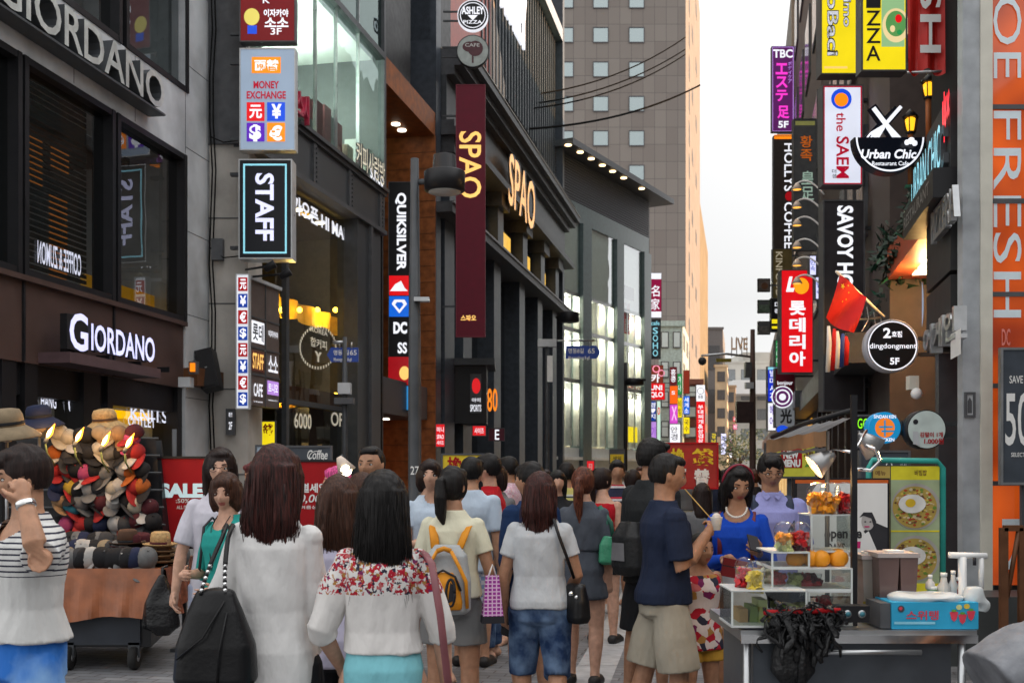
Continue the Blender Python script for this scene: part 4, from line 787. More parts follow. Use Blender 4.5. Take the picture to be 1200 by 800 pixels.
# --- left far cluster of blade signs
farL = [
 ('maroon and white vertical sign with two brush characters, highest beyond the glass store', (760, 320, 775, 372), 66, mat('lit_maroon_sign', 'a01048', emit=.6, var=0), [('名家', (763, 333, 773, 364), WH, V)], [('rect', (760, 320, 775, 327), WH), ('rect', (760, 365, 775, 372), WH)]),
 ('dark vertical sign with pale letters below the maroon and white one', (761, 374, 774, 420), 66, K['navy'], [('cafe', (763, 376, 773, 381), L_['cyan']), ('SOHO', (765, 383, 771, 418), L_['cyan'], V)], []),
 ('brown sign with pink rings and one character above the red square sign', (762, 428, 777, 450), 70, mat('lit_brown_sign', '8a3a28', emit=.5, var=0), [('카', (763, 438, 773, 448), WH, B)], [('ring', (769, 432, 4.5, 4.5), lit('lit_rose', 'ff9ab8', .9), dict(w=.3)), ('ring', (775, 437, 4, 4), lit('lit_rose', 'ff9ab8', .9), dict(w=.3))]),
 ('red square sign with two lines of white capitals far down the street', (760, 449, 779, 468), 69, L_['red'], [('UNI', (762, 451, 776, 457), WH, B), ('QLO', (762, 459, 777, 466), WH, B)], []),
 ('small navy vertical sign with white writing below the red square', (761, 470, 768.5, 493), 72, bM_, [('경♥지', (762, 471, 768, 491), WH, V)], []),
 ('lilac vertical strip sign under the small navy one', (760.5, 494, 769, 519), 72, L_['lav'], [('기', (763, 500, 768, 512), lit('lit_mauve', '9050c8', .9))], []),
 ('pale mint narrow strip sign beside the lilac strip', (770, 470, 774, 519), 73, lit('lit_mint', 'cdeedd', .8), [('0', (770.5, 477, 773.5, 486), L_['red'])], []),
 ('dark red vertical sign with white dots of writing above the orange sign', (785, 430, 793, 451), 76.5, mat('lit_dark_red2', '641420', emit=.6, var=0), [('홍콩', (786, 432, 792, 448), WH, V)], []),
 ('orange vertical sign with small white mark', (785, 452, 794, 473), 76.5, L_['orange'] if False else lit('lit_flame_orange', 'f06018', .9), [('S', (787, 458, 791, 462), WH)], []),
 ('pink vertical sign with pale cut letters', (785, 474, 794, 496), 76.5, lit('lit_pink2', 'd850d0', .8), [('X', (787, 476, 793, 492), lit('lit_pale_pink', 'f4c8f4', .9))], []),
 ('white vertical sign with dark Korean letters above the red banner', (785, 497, 797, 519), 76.5, WH, [('안경', (786, 499, 794, 516), K['navy'], V)], []),
 ('green vertical sign beyond the orange one', (794, 438, 799, 462), 77, L_['green'], [('가나', (795, 440, 798, 459), WH, V)], []),
 ('yellow vertical sign beyond the orange one', (794, 466, 799, 489), 77, L_['yel'], [('비빔', (795, 468, 798, 487), K['brown'], V)], []),
 ('rust red panel sign above the blue vertical one', (801, 434, 808, 461), 78.5, mat('lit_rust', '8c2c1c', emit=.5, var=0), [], []),
 ('blue vertical sign with white letters above a yellow one', (801, 464, 808, 485), 78.5, lit('lit_azure', '1565d8', .9), [('세계소', (802, 465, 807, 484), WH, V)], []),
 ('yellow vertical sign with dark base below the blue one', (801, 489, 808, 508), 78.5, L_['amber'] if False else L_['yel'], [('국수', (802, 491, 807, 506), K['brown'], V)], []),
 ('tall red vertical sign with white cap and Korean letters', (816, 451, 826, 520), 79, L_['red'], [('부대찌개&삼겹살', (818, 474, 824, 519), WH, V), ('통통', (818, 463, 824, 467), INK)], [('rect', (816, 451, 826, 470), WH), ('ring', (821, 458, 4, 4), INK, dict(w=.15))]),
 ('small dark sign with yellow writing at the far end on the left', (833, 506, 840, 524), 120, K['char'], [('강남', (834, 507, 839, 521), L_['yel'], V)], []),
 ('small pale blue lit sign at the far end on the left', (845, 508, 851, 532), 130, L_['cool'], [('미샤', (846, 510, 850, 524), bM_, V)], []),
 ('narrow white lit sign at the far end beside the pale blue one', (855, 510, 858, 536), 130, WH, [('시계', (855.4, 512, 857.6, 530), L_['pink'], V)], []),
 ('small red far sign above the trees at the end of the lane', (859, 488, 864, 494), 150, lit('lit_salmon', 'd86060', .7), [('국밥', (860, 489, 863.5, 493), WH)], []),
 ('small pink far sign under the red one at the end of the lane', (859, 497, 864, 503), 150, lit('lit_pink3', 'e07090', .7), [('약국', (860, 498, 863.5, 502), WH)], []),
]
for lb, r, Y, fm, tx, sh in farL: sign('vertical_sign', lb, r, Y, fm, tx, sh, th=.3, arm=-1, arm_l=.5, group='vertical shop signs far down the left side')
# --- right: blade signs from far to near
sign('vertical_sign', 'violet vertical sign with pink Japanese letters, highest against the sky', (905, 55, 930, 154), 39, L_['plum'], [('TBC', (906, 58, 929, 68), WH, B), ('エステ', (909, 73, 923, 120), L_['pink'], dict(stack=True, bold=.03)), ('足', (911, 124, 925, 139), L_['pink'], B), ('5F', (912, 142, 924, 150), WH, B), ('ボディケア', (923.5, 72, 928, 98), L_['lav'], V)], [('rect', (904.9, 54.8, 930.1, 154.4), L_['lav'], dict(w=.03))], arm=1)
sign('vertical_sign', 'dark brown coffee sign with rotated white letters below the violet sign', (907, 160, 931, 292), 38, mat('coffee_brown', (.05, .04, .035), .5), [('HOLLYS', (919, 168, 930, 224), WH, dict(rot=-90)), ('COFFEE', (919, 237, 930, 291), WH, dict(rot=-90))], [('rect', (907, 158, 931, 163), L_['orange']), ('disc', (925, 230, 5, 5.5), rM)], arm=1)
sign('vertical_sign', 'charcoal vertical sign with orange and pale Chinese characters', (931, 140, 958, 292), 27.5, K['char'], [('황족', (938, 158, 952, 190), lit('lit_dull_orange', 'c86420', .6), V), ('皇足', (939, 199, 954, 236), lit('lit_pale_green', 'a8c4b4', .5), V)], [('rect', (932, 142, 955, 147), lit('lit_olive', '8a8a50', .5))], arm=1)
sign('vertical_sign', 'olive vertical sign with dim rotated letters behind the red sign', (906, 292, 928, 350), 37, mat('olive_board', (.16, .12, .04), .5), [('KINFOOD', (909, 295, 917, 347), lit('lit_dim_cream', 'c8bca0', .5), dict(rot=-90))], [], arm=1)
sign('vertical_sign', 'black vertical sign with yellow stripes at the sky edge', (904, 350, 915, 388), 36, K['black'], [('미락', (908, 353, 914, 369), WH, V)], [('rect', (904.5, 374, 914.5, 379), L_['yel']), ('rect', (904.5, 382, 914.5, 385), L_['yel'])], arm=1)
for k, (v, lb) in enumerate(((327, 'topmost of three small framed panels at the sky edge'), (352, 'middle of three small framed panels at the sky edge'), (377, 'lowest of three small framed panels at the sky edge'))):
    sign('picture_sign', 'dark framed picture panel, ' + lb, (889, v, 902, v + 14), 36, mat('panel_grey%d' % k, [(.12, .10, .09), (.10, .14, .10), (.13, .12, .11)][k], .5, var=.5, scale=9), [], [('rect', (890, v + 1, 901, v + 5), K['char'])] if k else [('disc', (896, v + 8, 4, 4), K['dwood'])], th=.12, body=K['black'], arm=1, arm_l=.35, group='framed panels at the sky edge')
sign('vertical_sign', 'bright red vertical sign with orange disc emblem and white Korean letters', (916, 317, 952, 436), 27, L_['red'], [('L', (921, 324, 931, 342), WH, dict(bold=.06, shear=.3)), ('롯데리아', (925, 351, 944, 430), WH, dict(stack=True, bold=.035))], [('disc', (939, 335, 9, 9.5), lit('lit_orange2', 'ffa51e', .95))], arm=1, th=.35)
sign('vertical_sign', 'narrow green vertical sign left of the red one', (909, 399, 914, 429), 30, L_['green'], [('가나다', (910, 401, 913, 427), WH, V)], [], arm=1)
sign('vertical_sign', 'blue vertical sign with white letters under the red sign', (900, 430, 915, 470), 34, lit('lit_royal2', '2038c8', .9), [('발마사지', (902, 433, 910, 468), WH, V)], [('rect', (900, 430, 911, 433), L_['cyan'])], arm=1)
sign('vertical_sign', 'white narrow lit sign under the blue one', (900, 472, 909, 504), 34, WH, [('헤어', (902, 474, 907, 500), L_['purple'], V)], [], arm=1)
sign('vertical_sign', 'maroon and grey sign with round lattice emblem and one dark character', (909, 432, 931, 500), 28, mat('grey_lit_board', '8a8e94', emit=.4, var=0), [('bonjour', (911, 446, 929, 452), WH), ('光', (914, 479, 928, 496), INK, B)], [('rect', (909, 432, 931, 466), K['maroon']), ('disc', (917, 465, 13, 13), L_['plum']), ('ring', (917, 465, 13, 13), WH, dict(w=.1)), ('ring', (917, 465, 9, 9), WH, dict(w=.2)), ('disc', (917, 465, 4, 4), WH), ('disc', (917, 503, 7, 5), L_['blue'])], arm=1)
sign('vertical_sign', 'bright yellow sign with rotated white outlined letters at the top of the picture', (963, -40, 1007, 86), 17, L_['yel'], [('AncioBaci', (969, -70, 983, 66), K['ink'], dict(rot=-90, bold=.05)), ('AncioBaci', (969.5, -70, 982.5, 65.5), WH, dict(rot=-90, bold=.012)), ('Primo', (988, -20, 998, 32), K['ink'], dict(rot=-90, bold=.05)), ('Primo', (988.5, -20, 997.5, 31.5), WH, dict(rot=-90, bold=.012))], [('rect', (966, 78, 993, 80.5), L_['gold'])], arm=1, th=.25)
sign('vertical_sign', 'white cosmetics sign with blue round emblem and rotated crimson letters', (965, 101, 1010, 216), 17, lit('lit_pale_white', 'dfe4f4', .85), [('the', (980, 132, 991, 154), lit('lit_crimson', 'b01030', .8), dict(rot=-90)), ('SAEM', (980, 160, 995, 209), lit('lit_crimson', 'b01030', .8), dict(rot=-90, bold=.02)), ('더샘', (975, 198, 980, 209), INK, V)], [('rect', (965, 101, 1010, 216), lit('lit_crimson', 'b01030', .8), dict(w=.02)), ('disc', (986, 116, 12, 12), L_['blue']), ('disc', (986, 117, 8, 8), L_['orange'])], arm=1, th=.25)
sign('vertical_sign', 'charcoal sign with rotated white hotel letters under the white cosmetics sign', (966, 236, 1012, 480), 16.6, mat('hotel_charcoal', (.035, .032, .036), .5), [('SAVOY HO', (981, 241, 1000, 337), WH, dict(rot=-90, bold=.035))], [], arm=1, th=.25)
pz = sign('food_sign', 'yellow food sign with a pizza picture and black letters', (1011, -60, 1061, 82), 12.8, L_['yel'], [('PIZZA', (1015, -30, 1032, 73), INK, V)], [('rect', (1033, -60, 1060, 55), lit('lit_pizza_green', '9cc890', .7)), ('disc', (1050, 30, 16, 20), lit('lit_pizza_crust', 'f0d8a0', .8)), ('disc', (1050, 28, 12, 15), lit('lit_pizza_leaf', '5f9e58', .7)), ('disc', (1053, 22, 4, 5), L_['red']), ('disc', (1046, 34, 3, 4), lit('lit_pizza_crust', 'f0d8a0', .8)), ('disc', (1054, 38, 3, 3), L_['green'])], arm=1, th=.2)
# red cloth banner (real folds)
t = thing('cloth_banner', 'glossy red cloth banner with white rotated letters hanging by the corner column', 'banner', P(1094, 90, 10.3)); b = MB(); n = 22; frb = front(10.3)
rc = mat('red_cloth', (.48, .02, .015), .45, var=.1)
def bz(i): return .035 * math.sin(i * .8) + .02 * math.sin(i * 1.7)
s0, zt = frb.px(1063, -60); s1, zb = frb.px(1125, 85)
for i in range(n):
    for j in range(10):
        pt = lambda a, c: frb.w(s0 + (s1 - s0) * a / n, zt + (zb - zt) * c / 10 - (c / 10) ** 3 * .03 * math.sin(a * .57), .035 * math.sin(a * .8 + c * .15) * (c / 10))
        b.add([pt(i, j + 1), pt(i + 1, j + 1), pt(i + 1, j), pt(i, j)], [(0, 1, 2, 3)], rc, True)
b.text(frb, 'SH', (1078, -20, 1103, 62), .045, K['paper'], rot=-90); b.build('cloth', t)
b = MB(); b.tube([frb.w(s0 - .02, zt + .03, 0), frb.w(s1 + .12, zt + .03, 0)], .02, K['steel'], 6); b.tube([frb.w(s0, zb, 0), frb.w(s1 + .12, zb + .02, 0)], .012, K['steel'], 6); b.build('rod', t)
# crossed cutlery cafe sign
t = thing('cutout_sign', 'dark half round cafe sign with crossed fork and knife cut out above', 'sign', P(1043, 203, 11.3)); fr = front(11.3); b = MB(); dk = lit('lit_midnight', '10141e', .4)
q = [(1043 + 42 * math.cos(a), 161 + 42 * math.sin(a)) for a in [math.pi * k / 24 for k in range(25)]]
pts = [fr.px(u, v) for u, v in q]; nn = len(pts); vs = [fr.w(s, z, 0) for s, z in pts] + [fr.w(s, z, -.14) for s, z in pts]
b.add(vs, [tuple(range(nn)), tuple(range(2 * nn - 1, nn - 1, -1))] + [(i, i + nn, (i + 1) % nn + nn, (i + 1) % nn) for i in range(nn)], dk)
b.fbox(fr, fr.px(1060, 0)[0], fr.px(1060, 0)[0] + .6, fr.px(0, 168)[1] - .03, fr.px(0, 168)[1] + .03, -.1, -.05, K['dark'])
b.build('housing', t)
b = MB(); wl = L_['white']; b.shape(fr, 'arc', (1043, 161, 40, 40, 180, 360), .004, wl, w=.05); b.text(fr, 'Urban Chic', (1009, 175, 1074, 186), .004, wl, bold=.03, shear=.2); b.text(fr, 'Restaurant Cafe', (1022, 189, 1065, 194), .004, wl)
b.build('face', t)
b = MB()
def bar(u0, v0, u1, v1, w0, w1, o=-.06, m_=wl, d=.05):
    a = np.array(fr.px(u0, v0)); c = np.array(fr.px(u1, v1)); dd = (c - a) / np.linalg.norm(c - a); nn_ = np.array([-dd[1], dd[0]]); k = 11.3 / F
    P4 = [a + nn_ * w0 * k / 2, a - nn_ * w0 * k / 2, c - nn_ * w1 * k / 2, c + nn_ * w1 * k / 2]
    b.hexa([fr.w(*P4[i], o - d) for i in range(4)] + [fr.w(*P4[i], o) for i in range(4)], m_)
bar(1025, 122, 1055, 164, 10, 10, -.07, dk, .06); bar(1058, 122, 1016, 168, 10, 14, -.14, dk, .05)
bar(1026, 124, 1042, 145, 5, 5); bar(1042, 145, 1060, 168, 5, 10, -.058); bar(1057, 124, 1036, 148, 4, 4, -.02); bar(1036, 148, 1026, 158, 5, 12, -.018)
for k in (-4, -1.3, 1.3, 4): bar(1026 + k, 158 + k * .8, 1018 + k, 168 + k * .8, 2, 1.4, -.016)
b.build('cutlery', t)
b = MB(); b.ball(P(1068, 165, 11.25), .035, wl, 8); b.ball(P(1063, 167, 11.25), .028, wl, 8); b.ball(P(1072, 168, 11.25), .028, wl, 8); b.build('chef_hat', t)
# street-facing restaurant letter sign
b = MB(); sa, sb = rs(1082), rs(1119); b.fbox(RF, sa, sb + .1, 3.98, 4.24, -.25, .2, K['black']); b.text(RF, 'URBAN CHIC', (sa + .05, 4.66, sb, 4.27), .07, K['dark'], depth=.05, bold=.03, px=False); b.text(RF, 'URBAN CHIC', (sa + .05, 4.66, sb, 4.27), .125, L_['cyan'], bold=.01, px=False); b.text(RF, 'RESTAURANT', (sa + .1, 4.18, sb - .1, 4.06), .205, K['steel'], px=False)
b.text(RF, 'ψ×', (sb - .15, 4.95, sb + .2, 4.5), .08, lit('lit_red_neon', 'ff2030', 1.4), bold=.04, px=False); b.build('letter_sign', label='pale blue lit restaurant letters on a ledge with red neon beside them', cat='shop sign')
for (u, v, lb) in ((1088, 105, 'upper amber wall lantern on the restaurant front'), (1067, 146, 'lower amber wall lantern on the restaurant front')):
    t = thing('wall_lantern', lb, 'lantern', P(u, v + 12, 11.4)); c = P(u, v, 11.4); b = MB(); b.lathe([(.075, .07), (.09, .075), (.03, .14), (.01, .16)], K['black'], c, 6); b.lathe([(.05, -.1), (.055, -.08), (.05, -.075)], K['black'], c, 6)
    for k in range(6): a_ = k * math.pi / 3; b.tube([c + Vector((.075 * math.cos(a_), .075 * math.sin(a_), .075)), c + Vector((.05 * math.cos(a_), .05 * math.sin(a_), -.08))], .006, K['black'], 4)
    b.build('cage', t); b = MB(); b.lathe([(.03, -.07), (.045, -.02), (.055, .05), (.03, .07)], lit('lit_lantern', 'ffb020', 1.8), c, 10); b.build('lamp', t)
    b = MB(); b.tube([c + Vector((0, 0, -.1)), c + Vector((.02, .05, -.6))], .03, K['wood'], 6); b.build('post', t)
# curved white goose-neck lights
for k in range(6):
    v = 222 + k * 21 + (5 if k > 2 else 0); t = thing('gooseneck_lamp', '%s white gooseneck lamp arching from the hotel sign column' % ['topmost', 'second from the top', 'third from the top', 'third from the bottom', 'second from the bottom', 'lowest'][k], 'lamp', P(948, v, 18), 'white gooseneck lamps')
    b = MB(); pts = [P(966 - 32 * f, v + 6 - 16 * math.sin(f * 2.2), 18 + .2 * f) for f in [i / 8 for i in range(9)]]; b.tube(pts, .016, K['white'], 6); b.build('arm', t)
    b = MB(); e = pts[-1]; b.lathe([(.09, -.05), (.05, .02), (.02, .06)], mat('lamp_hood', (.6, .5, .42), .4), e + Vector((0, 0, -.05)), 12); b.lathe([(.07, -.052), (.07, -.048)], L_['warm'], e + Vector((0, 0, -.05)), 12); b.build('hood', t)
for (r_, lb) in (((949, 300, 956, 322), 'upper tilted pale blue lit panel behind the hotel sign'), ((956, 325, 965, 350), 'lower tilted pale blue lit panel behind the hotel sign')):
    sign('tilted_sign', lb, r_, 19, L_['cool'], [('민속', (r_[0] + 1, r_[1] + 4, r_[2] - 1, r_[3] - 4), bM_, V)], [], th=.1)
# round signs
rsign('round_sign', 'black round sign with white ring, numeral and floor number above the snack cart', (1046, 405, 31), 11.6, K['black'], mat('pale_rim', (.45, .45, .5), .4), [('2', (1035, 384, 1044, 396), WH, B), ('호점', (1045, 388, 1057, 395), WH, B), ('dingdongment', (1019, 402, 1074, 410), WH, dict(bold=.01)), ('5F', (1043, 419, 1054, 427), WH, B)], [('ring', (1046, 405, 29, 29), WH, dict(w=.05))], arm=1)
rsign('round_sign', 'sky blue round sign with orange emblem over the snack cart', (1037, 501, 18.5), 9.8, lit('lit_turquoise', '1a90c8', .55), lit('lit_turquoise', '1a90c8', .55), [('SINDAN KEN', (1024, 486, 1050, 490), WH), ('CHICKEN', (1026, 513, 1048, 517), WH)], [('disc', (1037, 501, 11.5, 11.5), lit('lit_orange3', 'f08028', .7)), ('rect', (1030, 499, 1046, 501), lit('lit_turquoise', '1a90c8', .55)), ('rect', (1033, 504, 1048, 506), lit('lit_turquoise', '1a90c8', .55)), ('rect', (1036, 492, 1038, 511), lit('lit_turquoise', '1a90c8', .55))], arm=1)
rsign('round_sign', 'greenish white round sign with crimson price, black rimmed, right of the blue round one', (1086, 503, 23), 9.7, mat('pale_mint_disc', (.52, .60, .57), .5), K['black'], [('김말이 1개', (1078, 506, 1105, 512), K['red'], B), ('1.000원', (1083, 513, 1106, 520), K['red'], B)], [('disc', (1073, 494, 3, 3), INK), ('poly', [(1070, 505), (1076, 505), (1078, 522), (1070, 520)], K['grey'])], arm=1)
# oval sign and bits on the yellow brick
b = MB(); b.shape(RF, 'disc', (1079, 358, 3.5, 29), -.45, lit('lit_oval_blue', '9ab4d8', .6)); b.build('oval_sign', label='tall thin oval lit sign on the yellow brick wall', cat='sign')
t = thing('security_camera', 'small white wall camera under the yellow brick ceiling', 'camera', P(1074, 461, 10.5)); b = MB(); b.ball(P(1074, 461, 10.5), .055, K['white'], 12); b.box(P(1066, 0, 10.5).x, P(1077, 0, 10.5).x, 10.5, 10.6, P(0, 456, 10.5).z, P(0, 440, 10.5).z, K['cream']); b.build('body', t)
# greenery garland above the red canopy
lf = mat('dark_garland', (.012, .035, .022), .5, var=.5, scale=30); lf2 = mat('green_tinsel', (.02, .12, .07), .3)
b = MB(); rr = random.Random(5)
for k in range(1500):
    f = rr.random(); s = rs(1022) + (rs(1091) - rs(1022)) * f; z = 4.42 + .55 * rr.random() ** 1.3 * (.5 + .5 * math.sin(f * 9)) - (.9 * (1 - f) ** 2 if rr.random() < .5 else 0); o = -.5 + .55 * rr.random()
    p = Vector(RF.w(s, z, o)); a_ = Vector((rr.uniform(-1, 1), rr.uniform(-1, 1), rr.uniform(-1, 1))).normalized() * .1; c_ = a_.orthogonal().normalized() * .035
    b.quad([p - a_, p + c_, p + a_, p - c_], lf2 if rr.random() < .08 else lf)
b.build('leaf_garland', label='dark leafy garland trailing along the top of the red canopy', cat='garland')
# flags
fl = thing('hanging_flag', 'red flag with five yellow stars drooping from a slanted pole', 'flag', P(992, 390, 13.5)); fr = front(13.5); b = MB(); fm = mat('flag_red', (.50, .012, .012), .6, var=.08)
c00, c10, c01, c11 = [np.array(fr.px(u, v)) for u, v in ((984, 322), (1016, 348), (968, 372), (1000, 390))]; n = 14
def fp(a, c, dz=0):
    p = (c00 * (1 - a) + c10 * a) * (1 - c) + (c01 * (1 - a) + c11 * a) * c; return fr.w(p[0], p[1] - .04 * math.sin(a * 3.1) * c, .05 * math.sin(a * 6 + c * 3) + dz)
for i in range(n):
    for j in range(n): b.add([fp(i / n, (j + 1) / n), fp((i + 1) / n, (j + 1) / n), fp((i + 1) / n, j / n), fp(i / n, j / n)], [(0, 1, 2, 3)], fm, True)
for (a, c, r) in ((.16, .2, .075), (.32, .1, .028), (.42, .2, .028), (.42, .35, .028), (.33, .45, .028)):
    b.quad([fp(a + (r if k % 2 == 0 else r * .4) * math.sin(k * math.pi / 5), c - (r if k % 2 == 0 else r * .4) * math.cos(k * math.pi / 5) * .9, .012) for k in range(10)][::-1], mat('flag_star', (.75, .5, .03), .6))
b.build('cloth', fl); b = MB(); b.tube([P(980, 318, 13.5), P(1036, 371, 14.2)], .018, K['white'], 6); b.build('staff', fl)
f2 = thing('hanging_flag', 'bunched white, red and blue flag hanging below the starred red one', 'flag', P(983, 440, 13.9)); b = MB(); ms = [K['paper'], fm, K['paper'], mat('flag_blue', (.02, .05, .25), .6), fm]
for k in range(5):
    u = 971 + k * 5; b.tube([P(u + (2 if k % 2 else 0), 382 + 3 * k, 13.9), P(u + 1, 402, 13.88), P(u - 1 + k * .4, 436 - k * 2, 13.9)], [.02, .035, .03], ms[k], 8, flat=.5)
b.build('cloth', f2); b = MB(); b.tube([P(974, 378, 13.9), P(1032, 372, 14.2)], .015, K['steel'], 5); b.build('staff', f2)
b = MB()
for k in range(5): b.tube([P(1000 + k * 8, 348 + k * 6, 14.4), P(1002 + k * 8, 362 + k * 6, 14.1), P(992 + k * 9, 378 + k * 5, 13.9)], .008, K['steel'], 4)
b.build('rigging', label='thin metal stays fanning out beside the drooping red flag', cat='stays')
# standing boards in the street
sign('sale_board', 'red sale board with large pale letters behind the hat stall', (181, 537, 246, 640), 9.9, K['red'], [('SALE', (187, 566, 238, 583), lit('lit_board_letter', 'c8e0e4', .55), dict(bold=.06)), (':50%', (206, 584, 222, 589), K['paper']), ('ALL ITEM', (207, 592, 224, 596), K['paper'])], [], th=.05, body=K['black'], stand=True)
sign('sale_board', 'red sale board with Korean writing and price behind the crowd', (330, 541, 398, 640), 11.0, K['red'], [('특별세일', (342, 566, 383, 577), K['paper'], B), ('10,000', (345, 579, 384, 590), K['paper'], dict(shear=.2)), ('여름상품', (352, 592, 378, 596), K['paper'])], [], th=.05, body=K['black'], stand=True)
sign('menu_board', 'dark blackboard with white drawn ovals above the second red board', (320, 524, 387, 540), 12, K['navy'], [('Coffee', (360, 527, 384, 538), K['paper'], dict(shear=.2))], [('ring', (371, 536, 9, 8), K['paper'], dict(w=.1))], th=.05, stand=True)
sign('notice_card', 'pale blue card with a red mark beside the passage poster', (301, 523, 326, 546), 12.5, mat('pale_blue_card', (.42, .52, .62), .6), [('8', (305, 527, 308, 533), K['red'])], [], th=.04, stand=True)
sign('exchange_board', 'yellow exchange board with a big red character behind the bob haired woman', (519, 533, 566, 560), 13, K['yel'], [('換', (524, 535, 542, 553), K['red'], B), ('錢', (545, 537, 560, 553), K['red'], B)], [], th=.05, stand=True)
sign('exchange_banner', 'large red money exchange banner with yellow and white characters over the crowd', (780, 520, 840, 571), 14, mat('banner_red', (.36, .03, .025), .6), [('換', (786, 525, 803, 546), mat('banner_yellow', (.75, .55, .03), .5), dict(bold=.04)), ('錢', (811, 525, 836, 546), mat('banner_yellow', (.75, .55, .03), .5), dict(bold=.04)), ('替', (813, 549, 832, 569), K['paper'], dict(bold=.04)), ('兩', (787, 549, 804, 569), K['paper'], dict(bold=.04))], [], th=.05, body=K['red'], stand=True)
sign('hand_board', 'small yellow and dark hand board held up in the far crowd', (715, 527, 731, 542), 24, K['yel'], [('세일', (718, 534, 728, 539), INK)], [('rect', (715, 527, 731, 532), K['char'])], th=.04, stand=True)
sign('hand_board', 'small red placard with white mark over the far crowd', (688, 540, 696, 553), 22, L_['red'], [('目', (690, 543, 694, 550), K['paper'])], [], th=.04, stand=True)
sign('menu_banner', 'yellow green menu banner with a red square and white words above the shoppers', (899, 521, 955, 558), 10.5, mat('lime_board', (.62, .60, .06), .5), [('NEW', (918, 528, 936, 537), K['paper'], dict(bold=.05)), ('MENU', (916, 538, 938, 547), K['paper'], dict(bold=.05)), ('3F', (942, 526, 953, 535), K['dwood'], B)], [('rect', (915, 524, 940, 548), K['red']), ('poly', [(943, 547), (947, 540), (953, 539), (950, 546)], mat('leaf_mark', (.1, .3, .05), .6))], th=.05, body=K['dark'], stand=True)
# food menu in teal frame
t = thing('food_menu_stand', 'teal framed menu stand with two pictures of rice bowls topped with egg', 'menu stand', P(1064, 760, 8.2)); fr = front(8.2)
b = MB(); egg_w = mat('egg_white', (.75, .74, .7), .5); egg_y = mat('egg_yolk', (.75, .5, .03), .4); ly = mat('menu_yellow', (.70, .62, .03), .5); bowl = mat('bowl_grey', (.38, .36, .33), .35)
b.fbox(fr, fr.px(1021, 0)[0], fr.px(1103, 0)[0], fr.px(0, 702)[1], fr.px(0, 545)[1], -.05, -.004, K['dark']); b.shape(fr, 'rect', (1023, 546, 1043, 700), 0, mat('menu_side', (.45, .32, .08), .5)); b.shape(fr, 'rect', (1044, 546, 1101, 562), 0, ly); b.shape(fr, 'rect', (1044, 562, 1101, 694), 0, mat('menu_ground', (.35, .42, .25), .6)); b.shape(fr, 'rect', (1044, 621, 1101, 623), .002, ly); b.shape(fr, 'rect', (1044, 683, 1101, 700), .002, ly)
b.text(fr, '비빔밥', (1072, 550, 1086, 557), .004, K['dwood']); b.text(fr, '메뉴', (1026, 551, 1038, 557), .002, K['dwood'])
rr = random.Random(3)
for cv_ in (593, 654):
    b.shape(fr, 'disc', (1073, cv_, 28.5, 27), .003, bowl); b.shape(fr, 'disc', (1072, cv_ + 1, 26, 24.5), .005, mat('bowl_food', (.42, .30, .07), .7))
    for k in range(150):
        a_, q = rr.uniform(0, 6.28), math.sqrt(rr.random()); u, v = 1072 + 24 * q * math.cos(a_), cv_ + 1 + 22.5 * q * math.sin(a_); w = rr.uniform(1, 2.6)
        b.shape(fr, 'disc', (u, v, w, w * rr.uniform(.4, .9)), .006 + k * .00002, [mat('food_red', (.4, .05, .02), .6), mat('food_green', (.14, .25, .04), .6), mat('food_cream', (.6, .5, .3), .6), mat('food_brown', (.15, .07, .03), .6), mat('food_yellow', (.62, .45, .08), .6)][k % 5], n=8)
    b.shape(fr, 'disc', (1069, cv_ - 3, 16, 11), .0105, egg_w, n=24); b.shape(fr, 'disc', (1067, cv_ - 4, 6, 5), .0125, egg_y, n=20)
b.build('panel', t)
b = MB(); b.tube([P(1018, 790, 8.2), P(1018, 548, 8.2), P(1022, 539, 8.2), P(1098, 540, 8.2), P(1105, 548, 8.2), P(1105, 800, 8.2)], .022, K['teal'], 8); b.build('frame', t)
# fashion poster board
t = thing('poster_board', 'white fashion poster with a black and white model in an orange edged frame', 'poster', P(988, 700, 7.8)); fr = front(7.8); b = MB()
b.fbox(fr, fr.px(930, 0)[0], fr.px(1043, 0)[0], fr.px(0, 700)[1], fr.px(0, 560)[1], -.05, -.005, K['black']); [b.fbox(fr, fr.px(u, 0)[0] - .02, fr.px(u, 0)[0] + .02, 0, 1, -.08, -.05, K['black']) for u in (936, 1036)]; b.shape(fr, 'rect', (932, 562, 1041, 566), 0, mat('orange_edge', (.6, .12, .02), .5)); b.shape(fr, 'rect', (934, 566, 1040, 698), 0, K['paper'])
gk = mat('print_black', (.03, .03, .035), .6); gs = mat('print_grey', (.45, .43, .42), .6); mg = mat('print_magenta', (.5, .02, .15), .6)
b.shape(fr, 'poly', [(934, 640), (940, 600), (952, 575), (958, 566), (950, 566), (934, 566)][::-1], .002, mat('print_shade', (.1, .09, .09), .6))
b.shape(fr, 'poly', [(1012, 622), (1026, 612), (1040, 618), (1040, 660), (1032, 655), (1024, 640)], .002, gk); b.shape(fr, 'disc', (1017, 611, 7.5, 10), .003, gs); b.shape(fr, 'poly', [(1007, 606), (1012, 600), (1022, 600), (1027, 611), (1024, 617), (1021, 607), (1012, 604)], .005, gk); b.shape(fr, 'poly', [(1009, 628), (1018, 622), (1030, 650), (1034, 698), (1005, 698)], .0035, K['white'])
b.shape(fr, 'disc', (1014, 611, 1.2, .8), .006, gk); b.shape(fr, 'disc', (1020, 611, 1.2, .8), .006, gk); b.shape(fr, 'rect', (1013, 616, 1019, 617.5), .006, mg)
b.shape(fr, 'rect', (1002, 634, 1010, 642), .002, mg); b.text(fr, 'open ae', (966, 622, 1010, 634), .004, gk, bold=.03); b.text(fr, 'DAYS', (970, 636, 990, 646), .004, gk); b.build('panel', t)
